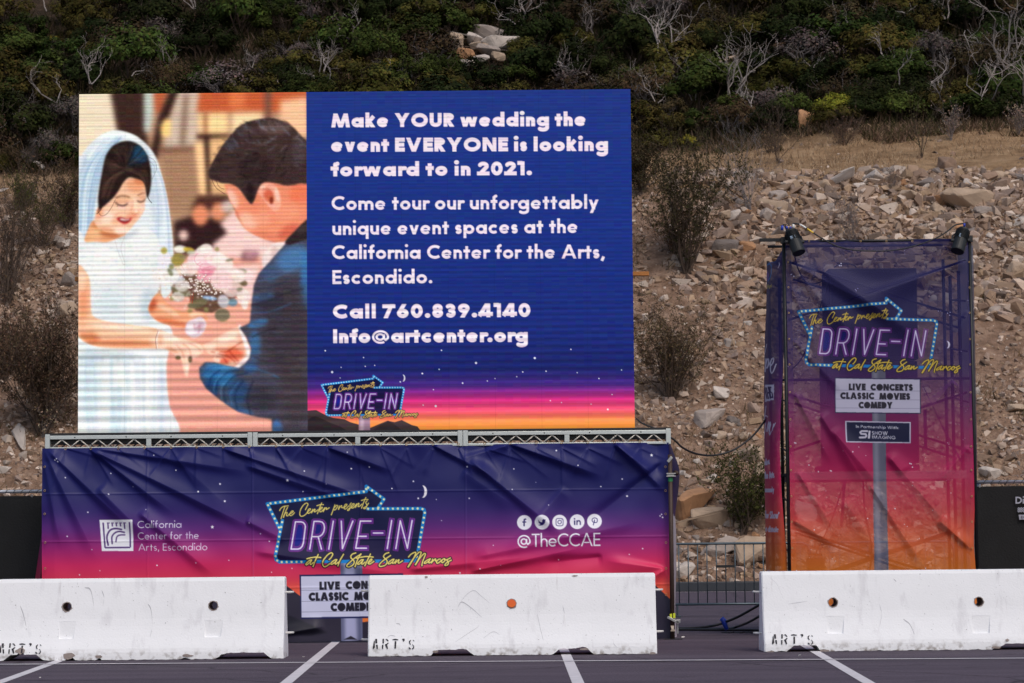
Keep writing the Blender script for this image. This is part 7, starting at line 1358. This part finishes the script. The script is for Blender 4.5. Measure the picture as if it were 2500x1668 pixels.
# front cloth
FX0, FX1 = at_y(1923, 900, TF - .03)[0], at_y(2371, 900, TF - .03)[0]; FZ1 = at_y(2150, 585.5, TF - .03)[2]
cv = Canvas(TF - .03, FX0, FX1, .10, FZ1, 175); am = Canvas(TF - .03, FX0, FX1, .10, FZ1, 175, (192, 192, 192)); paint_tower(cv, am); px, py = cv.photo_xy()
hem = (px < 1931 + (py - 600) * .017) | (px > 2362 + (py - 600) * .012) | (py < 600); am.a[hem] = np.maximum(am.a[hem], .86)
rs3 = np.random.RandomState(12); ln = box_blur(rs3.normal(0, 1, px.shape), 22); ln = ln / ln.std() * .008
TF_F = [(1932, 700, 2010, 900, 8, 22, .03), (1935, 830, 2060, 960, 8, 20, .03), (2362, 760, 2290, 900, 8, 20, .03), (1940, 960, 2030, 1130, 8, 22, .035), (2120, 1180, 2260, 1390, 8, 24, .035), (1945, 1150, 2040, 1300, 8, 22, .03), (2365, 1090, 2290, 1180, 8, 18, .03), (1923, 640, 2180, 775, 10, 34, .055), (1930, 650, 2110, 850, 14, 40, .045), (1990, 650, 2250, 830, 16, 40, .05), (2357, 640, 2090, 735, 9, 28, .05), (2000, 1010, 2110, 1180, 12, 30, .05), (2030, 1050, 2150, 1190, 10, 26, .035), (2165, 1110, 2320, 1290, 12, 32, .055), (2290, 1270, 2374, 1340, 14, 10, .05), (2200, 1150, 2300, 1280, 16, 30, -.03), (2330, 930, 2260, 1010, 10, 26, .035), (2060, 1220, 2180, 1400, 20, 44, .03), (1936, 1270, 2040, 1330, 10, 24, .04)]
fl = ridges(px, py, TF_F); yv = cv.Y - fl - ln - .02 * np.sin(np.pi * np.clip((px - 1923) / 448, 0, 1)) * 0
V, Q = canvas_grid("cloth", cv, yv); j = np.arange(cv.H)[:, None]; tw = thing("tower_banner", ((FX0 + FX1) / 2, TF, 0), "tall see-through sunset cloth with neon arrow logo on the tower's front", "banner", "printed cloths of the tower")
wob = np.interp(py, [1000, 1250, 1330, 1400], [0, 0, -.02, 0]); V[:, 0] += (np.clip((px - 2250) / 120, 0, 1) * wob).ravel()
# thick folds let less of the background through
am.a = np.clip(am.a + (np.clip(np.abs(np.gradient(fl, axis=0)) + np.abs(np.gradient(fl, axis=1)), 0, .01) / .01 * .10)[..., None], 0, 1)
me = fast_mesh("cloth", V - np.array(tw.location), Q, np.clip(srgb2lin(cv.a) * .95, 0, 1).reshape(-1, 3), True); me.materials.append(m_mesh)
at2 = me.color_attributes.new("Cov", 'FLOAT_COLOR', 'POINT'); at2.data.foreach_set('color', np.hstack([am.a.reshape(-1, 3), np.ones((cv.W * cv.H, 1))]).astype(np.float32).ravel())
o_cl = bpy.data.objects.new("cloth", me); o_cl.parent = tw; link(o_cl)
for gx in range(1975, 2350, 63): q = MB(); q.ring(at_y(gx, 589, TF - .045), .010, .003); q.build("eyelet", m_brass, o_cl, True)
for gy in (640, 702, 764, 828, 890, 958, 1024, 1090, 1148, 1212, 1274, 1338):
    for gx in (1924 + (gy - 640) * .014, 2366 + (gy - 640) * .011): q = MB(); q.ring(at_y(gx, gy, TF - .06), .009, .003); q.build("eyelet", m_brass, o_cl, True)
# left cloth, bulging out beside the front pole, with its print
cs = Canvas(30.3, at_y(1856, 900, 30.3)[0], at_y(1930, 900, 30.3)[0], .05, 4.75, 330); vgrad(cs, NIGHT2); cm = Canvas(30.3, cs.X0, cs.X1, .05, 4.75, 330, (236,) * 3)
K1 = lambda *p: [(1840 + a / 3.7333, 560 + b_ / 3.7333) for a, b_ in zip(p[::2], p[1::2])]
K2 = lambda *p: [(1840 + a / 3.408, 960 + b_ / 3.408) for a, b_ in zip(p[::2], p[1::2])]
WHT = (208, 200, 222)
for c2, c, c1 in ((cs, WHT, (30, 130, 200)), (cm, (245,) * 3, (245,) * 3)):
    c2.stroke([K1(118, 330, 140, 318, 158, 330, 160, 390, 148, 440, 128, 475), K1(118, 300, 135, 265)], 1.6, c1, smooth=True); c2.stroke([K1(120, 470, 122, 400, 128, 385), K1(130, 460, 134, 400)], 1.4, (150, 100, 190) if c2 is cs else c)
    c2.stroke([K1(120, 540, 132, 500, 128, 530, 140, 515, 142, 540, 150, 510, 158, 530, 162, 505)], 1.3, (196, 176, 80) if c2 is cs else c, smooth=True); c2.stroke([K1(232, 300, 234, 325, 222, 350)], 1.4, c, smooth=True)
    c2.stroke([K1(100, 1140, 118, 1050)], 1.6, c)
    c2.stroke([K1(112, 1180, 104, 1300), K1(110, 1240, 122, 1190, 134, 1185, 136, 1220, 124, 1262, 116, 1262, 128, 1250, 150, 1215), K1(150, 1250, 176, 1215, 182, 1180, 164, 1185, 152, 1230, 156, 1300, 176, 1300, 204, 1230)], 3.0, c, smooth=True)
    c2.poly(K1(102, 1420, 187, 1412, 183, 1555, 104, 1572), c)
    c2.stroke([K2(84, 260, 102, 110), K2(96, 190, 116, 195), K2(86, 380, 100, 250), K2(106, 320, 124, 240, 126, 265, 116, 320), K2(128, 300, 138, 260, 132, 320), K2(130, 300, 142, 265, 136, 240, 128, 290, 132, 345, 146, 320), K2(154, 310, 166, 255, 162, 285, 180, 250)], 2.0, c, smooth=True)
DKI = (48, 24, 84)
for s_, x0, y0, x1, y1, cap, w in (("THIS", 113, 1553, 180, 1540, 112, .10),):
    a, b_ = K1(x0, y0, x1, y1); text(cs, s_, *a, *b_, cap / 3.7333, w, DKI, sp=.1)
for s_, x0, y0, x1, y1, cap in (("ou For", 90, 602, 136, 590, 52), ("the Arts", 92, 712, 171, 706, 56), ("mmunity", 90, 826, 168, 828, 50), ('he Show"', 96, 1040, 210, 1046, 58), ("o donate", 98, 1154, 204, 1158, 52), ("CCAE", 106, 1522, 152, 1530, 50)):
    a, b_ = K2(x0, y0, x1, y1); text(cs, s_, *a, *b_, cap / 3.408, .14, WHT, sp=.1, xh=.66); text(cm, s_, *a, *b_, cap / 3.408, .14, (245,) * 3, sp=.1, xh=.66)
def sample(cvx):
    def f(P_):
        i = np.clip(np.round((P_[:, 0] * cvx.Y / P_[:, 1] - cvx.X0) * cvx.rx), 0, cvx.W - 1).astype(int); j = np.clip(np.round((cvx.Z1 - (CAM_H + (P_[:, 2] - CAM_H) * cvx.Y / P_[:, 1])) * cvx.rz), 0, cvx.H - 1).astype(int); return cvx.a[j, i]
    return f
ls = thing("tower_banner", (TXL, TF, 0), "narrow sunset cloth with white lettering on the tower's left side", "banner", "printed cloths of the tower")
def f4(u, v):
    y = 605 + v * 925; xe = np.interp(y, [590, 800, 930, 1000, 1100, 1200, 1280, 1350, 1420], [1913, 1916, 1911, 1906, 1904, 1908, 1914, 1921, 1922]); xl = np.interp(y, [600, 650, 750, 830, 960, 1100, 1250, 1400, 1540], [1886, 1872, 1871, 1867, 1865, 1866, 1868, 1870, 1872])
    y += 34 * max(0, 1 - v / .04) * min(1, u / .4)
    if u < .8:
        q = u / .8; return at_y(xe + (xl - xe) * math.sin(q * math.pi / 2), y, TF + .05 + .75 * (1 - math.cos(q * math.pi / 2)))
    q = (u - .8) / .2; return at_y(xl + 7 * q, y, TF + .80 + 1.0 * q)
sheet("cloth", f4, 90, 420, m_meshs, ls, lambda P_: srgb2lin(sample(cs)(P_)) * .95, lambda P_: sample(cm)(P_)[:, :1], True)
rsid = thing("tower_banner", (TXR, TF + 1, 0), "narrow sunset cloth on the tower's right side, its edge past the pole", "banner", "printed cloths of the tower")
def f5(u, v):
    y = 600 + v * 930; return at_y(np.interp(y, [600, 1100, 1280, 1420], [2375, 2385, 2383, 2382.5]) + 2 * math.sin(u * 2) - 46 * max(0, u - .15), y, TF + .05 + 1.7 * u)
sheet("cloth", f5, 40, 120, m_meshs, rsid, lambda P_: np.clip(night_cols(NIGHT2)(P_) * 1.1, 0, 1), .82)

# stage lights on the pole tops
m_lamp = mat("black_lamp_housing", (.009, .011, .012), .55, .1, var=.2, scale=20); m_lab = mat("pale_sticker", (.34, .46, .62), .6, var=.2, scale=80); m_white = mat("white_plastic", (.75, .75, .72), .5); m_yc = mat("yellow_sleeve", (.75, .48, .04), .5)
def par_light(top, bot, Y, label, flip):
    a, b_ = Vector(at_y(*top, Y)), Vector(at_y(*bot, Y - .12)); t = thing("stage_light", tuple((a + b_) / 2), label, "stage light", "stage lights on the tower's top corners"); d = (b_ - a).normalized(); L = (b_ - a).length; R = .077
    hs_ = MB().tube([a, a + d * .015, a + d * .08, a + d * L * .55, a + d * L * .56, b_ - d * .01, b_], [R * .80, R * .93, R * .98, R * .98, R * 1.0, R * 1.03, R * .99], 22).build("housing", m_lamp, t, False)
    fins = MB(); nrm = d.orthogonal().normalized(); w = d.cross(nrm)
    for k in range(7): 
        c = a + d * (.035 + .018 * k); V_ = [c + (nrm * math.cos(q) + w * math.sin(q)) * (R + .005) for q in np.linspace(0, 6.2832, 24)]; fins.tube(V_, .004, 5, cap=False)
    fins.build("cooling_fins", m_lamp, hs_, True)
    MB().tube([b_ - d * .012, b_ - d * .004], R * .94, 20).build("lens", mat("dark_lens", (.01, .012, .02), .1), hs_)
    x = Vector((1, 0, 0)); yk = MB(); mid = a + d * L * .5; px_ = Vector((TXL if flip > 0 else TXR, TF, mid.z + .02))
    yk.tube([mid + x * (R + .02) * flip, mid + x * (R + .022) * flip - d * .05 + Vector((0, .05, .02)), a + Vector((0, .12, .02)), px_ + Vector((0, -.03, .03))], .010, 6); yk.tube([mid - x * (R + .02) * flip, mid - x * (R + .022) * flip + Vector((0, .06, 0)), px_ + Vector((0, -.03, .0))], .010, 6); yk.box(px_ + Vector((0, -.0, .015)), (.07, .07, .075)); yk.build("yoke", m_black, t)
    kn = MB(); 
    for s_ in (-1, 1): kn.tube([mid + x * s_ * R, mid + x * s_ * (R + .035)], .022, 10)
    kn.build("tilt_knobs", m_black, t)
    lb = MB(); lc = a + d * .10 + Vector((-.012, -R - .002, .0)); up = (d * -1); rt = Vector((0, -1, 0)).cross(up).normalized() * -1
    lb.add([lc + rt * .03 * s1 + up * .022 * s2 for s1, s2 in ((-1, -1), (1, -1), (1, 1), (-1, 1))], [(0, 1, 2, 3)]); lb.build("rating_sticker", m_lab, hs_)
    return t, a, d
tl, al, dl = par_light((1930, 563), (1951, 618), TF - .10, "stage light on the tower's left pole with blue plugs and yellow cable", 1)
for k, (ox, m_, h) in enumerate(((-.045, m_blue, .05), (.0, m_blue, .045), (.035, m_white, .075))):
    q = MB(); q.tube([al + Vector((ox, .0, -.01)), al + Vector((ox + .004, 0, .018))], .013, 8); q.build("socket", m_yc if k else m_lamp, tl, True); q = MB(); q.tube([al + Vector((ox + .004, 0, .018)), al + Vector((ox - .002, 0, h))], .014, 8); q.build("plug", m_, tl, True)
q = MB(); q.tube([al + Vector((-.01, 0, .05)), al + Vector((-.03, 0, .085)), al + Vector((-.06, 0, .07)), al + Vector((-.055, 0, .02))], .006, 6); q.tube([al + Vector((-.06, 0, .075)), al + Vector((-.085, 0, .07)), al + Vector((-.095, 0, .055))], .006, 6); q.build("lead", m_black, tl, True)
q = MB(); q.tube([al + Vector((-.095, 0, .06)), al + Vector((-.10, 0, .005))], .016, 8); q.build("spare_plug", m_blue, tl, True)
tr, ar, dr = par_light((2353, 560), (2337, 614), TF - .10, "stage light on the tower's right pole under a sagging cable", -1)
q = MB(); q.tube([ar + Vector((.01, 0, 0)), ar + Vector((.01, 0, .03))], .012, 8); q.build("socket", m_yc, tr, True); q = MB(); q.tube([ar + Vector((.01, 0, .03)), ar + Vector((.006, 0, .07))], .014, 8); q.build("plug", m_blue, tr, True)
t = thing("lamp_cable", tuple(al + Vector((.035, 0, .07))), "black cable with yellow sleeve sagging between the two stage lights", "cable")
P_ = smooth_open(np.array([al + Vector((.033, 0, .07)), at_y(1938, 546, TF - .1), at_y(1952, 548, TF - .12), at_y(1968, 557, TF - .13), at_y(1986, 569, TF - .14), at_y(2010, 584, TF - .15), at_y(2040, 600, TF - .15), at_y(2080, 610, TF - .15), at_y(2130, 613, TF - .15), at_y(2185, 611, TF - .15), at_y(2235, 600, TF - .15), at_y(2280, 584, TF - .14), at_y(2310, 567, TF - .12), at_y(2330, 551, TF - .1), at_y(2345, 547, TF - .1), ar + Vector((.006, 0, .07))]), 6)
MB().tube([tuple(p) for p in P_], .0085, 8).build("cable", m_black, t, True); MB().tube([tuple(p) for p in P_[12:19]], .0105, 8).build("white_sleeve", m_white, t, True); MB().tube([tuple(p) for p in P_[19:25]], .0105, 8).build("yellow_sleeve", m_yc, t, True)
cable([at_y(1634, 1066, 29.95), at_y(1648, 1076, 30.0), at_y(1668, 1094, 30.1), at_y(1700, 1108, 30.3), at_y(1742, 1112, 30.5), at_y(1790, 1099, 30.6), at_y(1832, 1070, 30.7), at_y(1858, 1040, 30.75), at_y(1872, 1020, 30.7)], .012, "black cable sagging from the truss end across to the tower")
cable([at_y(1553, 1022, 30.3), at_y(1570, 1035, 30.25), at_y(1600, 1046, 30.2)], .009, "short black cable leaving the screen's lower right corner")
# cables on the ground in the gap
gz = lambda px, py, z=.014: on_ground(px, py, z)
cable([gz(1600, 1536), gz(1700, 1533, .02), gz(1745, 1527, .05), at_y(1768, 1520, 32.2), at_y(1800, 1507, 32.0), at_y(1835, 1488, 31.9), at_y(1862, 1472, 31.8)], .016, "thick black cable rising off the ground towards the right barrier")
cable([gz(1650, 1537), gz(1720, 1537), gz(1775, 1536), gz(1800, 1530, .04), at_y(1830, 1518, 32.0), at_y(1862, 1500, 31.8)], .016, "second black cable curving up from the ground behind the right barrier")
cable([gz(1640, 1537.5), gz(1750, 1538), gz(1870, 1539)], .014, "straight black cable lying on the ground behind the barriers")
q = MB(); p = at_y(1767, 1518, 32.15); q.tube([p + np.array([-.03, 0, .045]), p + np.array([.0, 0, .01]), p + np.array([.035, -.02, -.10])], [.03, .035, .026], 10); tag(q.build("cable_connector", m_blue, None, True, loc=tuple(p)), "blue plug connector on the black ground cable", "connector")
q = MB(); c0 = on_ground(1760, 1544); 
pts = [on_ground(1762 + 9 * k, 1543.5 + (k % 3) * .9, .006) for k in range(11)]; q.tube([tuple(p) for p in pts], .009, 5); tag(q.build("tar_string", m_black, None, loc=tuple(pts[0])), "thin black scrap of cord lying on the asphalt behind the barriers", "cord")

# ================================================================ CROWD BARRICADES
m_galv = mat("galvanised_steel", (.085, .115, .135), .42, .6, var=.25, scale=6)
def barricade(px0, px1, Y, label, plate):
    x0, x1 = at_y(px0, 1400, Y)[0], at_y(px1, 1400, Y)[0]; t = thing("crowd_barricade", ((x0 + x1) / 2, Y, 0), label, "barricade", "steel crowd barricades behind the stage"); H, zb, r = 1.09, .185, .019
    fr = MB(); fr.tube([(x0, Y, zb), (x0, Y, H - .12), (x0 + .035, Y, H - .035), (x0 + .12, Y, H), (x1 - .12, Y, H), (x1 - .035, Y, H - .035), (x1, Y, H - .12), (x1, Y, zb)], r, 10); fr.tube([(x0, Y, zb), (x1, Y, zb)], r, 10); fr.build("frame", m_galv, t, True)
    n_ = int((x1 - x0) / .138)
    for i in range(1, n_): x = x0 + (x1 - x0) * i / n_; MB().tube([(x, Y, zb), (x, Y, H)], .0085, 6).build("bar", m_galv, t, True)
    for x in (x0 + .25, x1 - .25):
        f = MB(); f.tube([(x, Y, zb), (x, Y, .03)], .015, 8); f.box((x, Y, .014), (.06, .7, .024)); f.build("foot", m_galv, t)
    if plate: a, b_ = at_y(plate[0], 1383, Y - .025), at_y(plate[1], 1383, Y - .025); MB().box(((a[0] + b_[0]) / 2, Y - .025, a[2]), (b_[0] - a[0], .012, .038)).build("name_plate", m_black, t)
barricade(1612, 1978, 38.6, "steel crowd barricade in the gap between stage and tower", (1748, 1793)); barricade(2003, 2330, 38.9, "steel crowd barricade seen through the tower cloth", None)

# ================================================================ SCREENED FENCES
m_scr = mat("black_windscreen", (.007, .008, .009), .9, var=.5, scale=3, bump=.3, bscale=40); m_rail = mat("galvanised_rail", (.46, .50, .56), .4, .6, var=.1, scale=10)
def fence(px0, px1, py0, py1, Y, label, ringpx):
    a, b_ = at_y(px0, py0, Y), at_y(px1, py1, Y); zt = (a[2] + b_[2]) / 2; t = thing("screened_fence", ((a[0] + b_[0]) / 2, Y, 0), label, "fence", "fences with black windscreen")
    MB().tube([(a[0], Y, zt), (b_[0], Y, zt)], .022, 12).build("top_rail", m_rail, t, True)
    for x in np.arange(a[0] + .05, b_[0], 2.4): MB().tube([(x, Y + .05, 0), (x, Y + .05, zt - .02)], .028, 10).build("post", m_rail, t, True)
    def fs(u, v):
        x = a[0] + (b_[0] - a[0]) * u; z = (zt - .055) * (1 - v) + .02 * v; return np.array([x, Y - .03 + .022 * noise.noise(Vector((x * 1.2, z * .9, 3))) + .012 * noise.noise(Vector((x * 4, z * 2, 8))), z])
    sheet("windscreen", fs, 60, 40, m_scr, t, (.02, .02, .02))
    w = MB(); x = a[0]
    while x < b_[0]: w.tube([(x, Y - .024, zt - .03), (x + .02, Y - .026, zt + .01), (x + .05, Y - .0, zt + .026), (x + .075, Y + .024, zt - .02)], .0035, 5); w.tube([(x + .03, Y - .012, zt - .03), (x + .055, Y - .012, zt - .06)], .0025, 4); x += .095
    w.build("wire_ties", m_black, t)
    for rx, ry in ringpx: q = MB(); q.ring(at_y(rx, ry, Y - .055), .013, .004); q.build("eyelet", m_steel, t, True)
    return t, a, b_
fence(-330, 118, 1204, 1199.5, 31.2, "black screened fence at the left end of the stage", [(78, 1211)])
t, a, b_ = fence(2381, 2900, 1177.5, 1172.5, 32.6, "black screened fence right of the tower with grey lettering", [(2391.5, 1187)])
m_prt = mat("grey_print", (.36, .38, .46), .7, var=.12, scale=40)
def letters3d(s_, x0, y0, x1, y1, cap, w, parent, Y, sp=.1, xh=.68):
    xs_ = 0; lay = []
    for ch in s_:
        if ch == ' ': xs_ += .3; continue
        g_ = glyph(ch, w, xh); lay.append((xs_, g_)); xs_ += g_[0] + sp
    k = (x1 - x0) / (xs_ - sp); q = MB(); dz = 0
    for ox, (W, S, D, lo, hi) in lay:
        for L_ in S:
            P2 = np.array([(x0 + (ox + p[0]) * k, y0 + (y1 - y0) * (ox + p[0]) / xs_ - max(lo, min(hi, p[1])) * cap) for p in L_]); d = np.gradient(P2, axis=0); d /= np.maximum(1e-6, np.hypot(d[:, 0], d[:, 1]))[:, None]; nn = np.stack([-d[:, 1], d[:, 0]], 1) * w * cap / 2
            dz = (dz + .0004) % .0030; A, B = P2 + nn, P2 - nn; base = len(q.v)
            q.v += [tuple(at_y(p[0], p[1], Y - dz)) for pr_ in zip(A, B) for p in pr_]; q.f += [(base + 2 * i, base + 2 * i + 2, base + 2 * i + 3, base + 2 * i + 1) for i in range(len(P2) - 1)]
        for dx, dy, r_ in D: c = (x0 + (ox + dx) * k, y0 - dy * cap); base = len(q.v); q.v += [tuple(at_y(c[0] + r_ * cap * math.cos(t_), c[1] + r_ * cap * math.sin(t_), Y - .001)) for t_ in np.linspace(0, 6.28, 10)[:-1]]; q.f.append(tuple(range(base, base + 9)))
    q.build("windscreen_lettering", m_prt, parent)
letters3d("Diamond", 2479, 1230, 2580, 1229, 17, .20, t, 32.53, .06); letters3d("888", 2484.5, 1251, 2502, 1251, 12, .15, t, 32.53, .08)
q = MB(); q.v = [tuple(at_y(*p, 32.53)) for p in ((2487, 1257), (2560, 1256), (2560, 1268), (2488.5, 1269))]; q.f = [(0, 1, 2, 3)]; q.build("printed_panel", m_prt, t); letters = MB()
p_ = [(2494.5, 1265.5), (2494.5, 1259.5)]; q = MB()
for c0, c1 in (((2494.2, 1266), (2494.2, 1259.5)), ((2494, 1259.8), (2498, 1260.6)), ((2498, 1260.6), (2498.4, 1264.8)), ((2498.4, 1264.8), (2494, 1265.8))): q.bar(at_y(*c0, 32.52), at_y(*c1, 32.52), .006, .002)
q.build("windscreen_lettering", m_black, t)
# small litter on the asphalt
m_pale = mat("pale_chip", (.72, .70, .66), .8); 
for (px_, py_, s_, lab) in ((1953, 1601.5, .030, "small white stone chip on the asphalt before the right barrier"), (741, 1604.5, .018, "tiny white chip near the parking line between barriers"), (98, 1655, .014, "tiny tan chip on the asphalt at the lower left"), (1668, 1557, .03, "flat pale scrap on the asphalt beside the banner pole")):
    p = on_ground(px_, py_); o = bpy.data.objects.new("stone_chip", big_mesh[int(px_) % 10]); o.location = tuple(p + np.array([0, 0, s_ * .25])); o.scale = (s_, s_ * .8, s_ * .5); o.rotation_euler = (0, 0, px_); link(o); o.material_slots[0].link = 'OBJECT'; o.material_slots[0].material = m_pale; tag(o, lab, "stone chip")
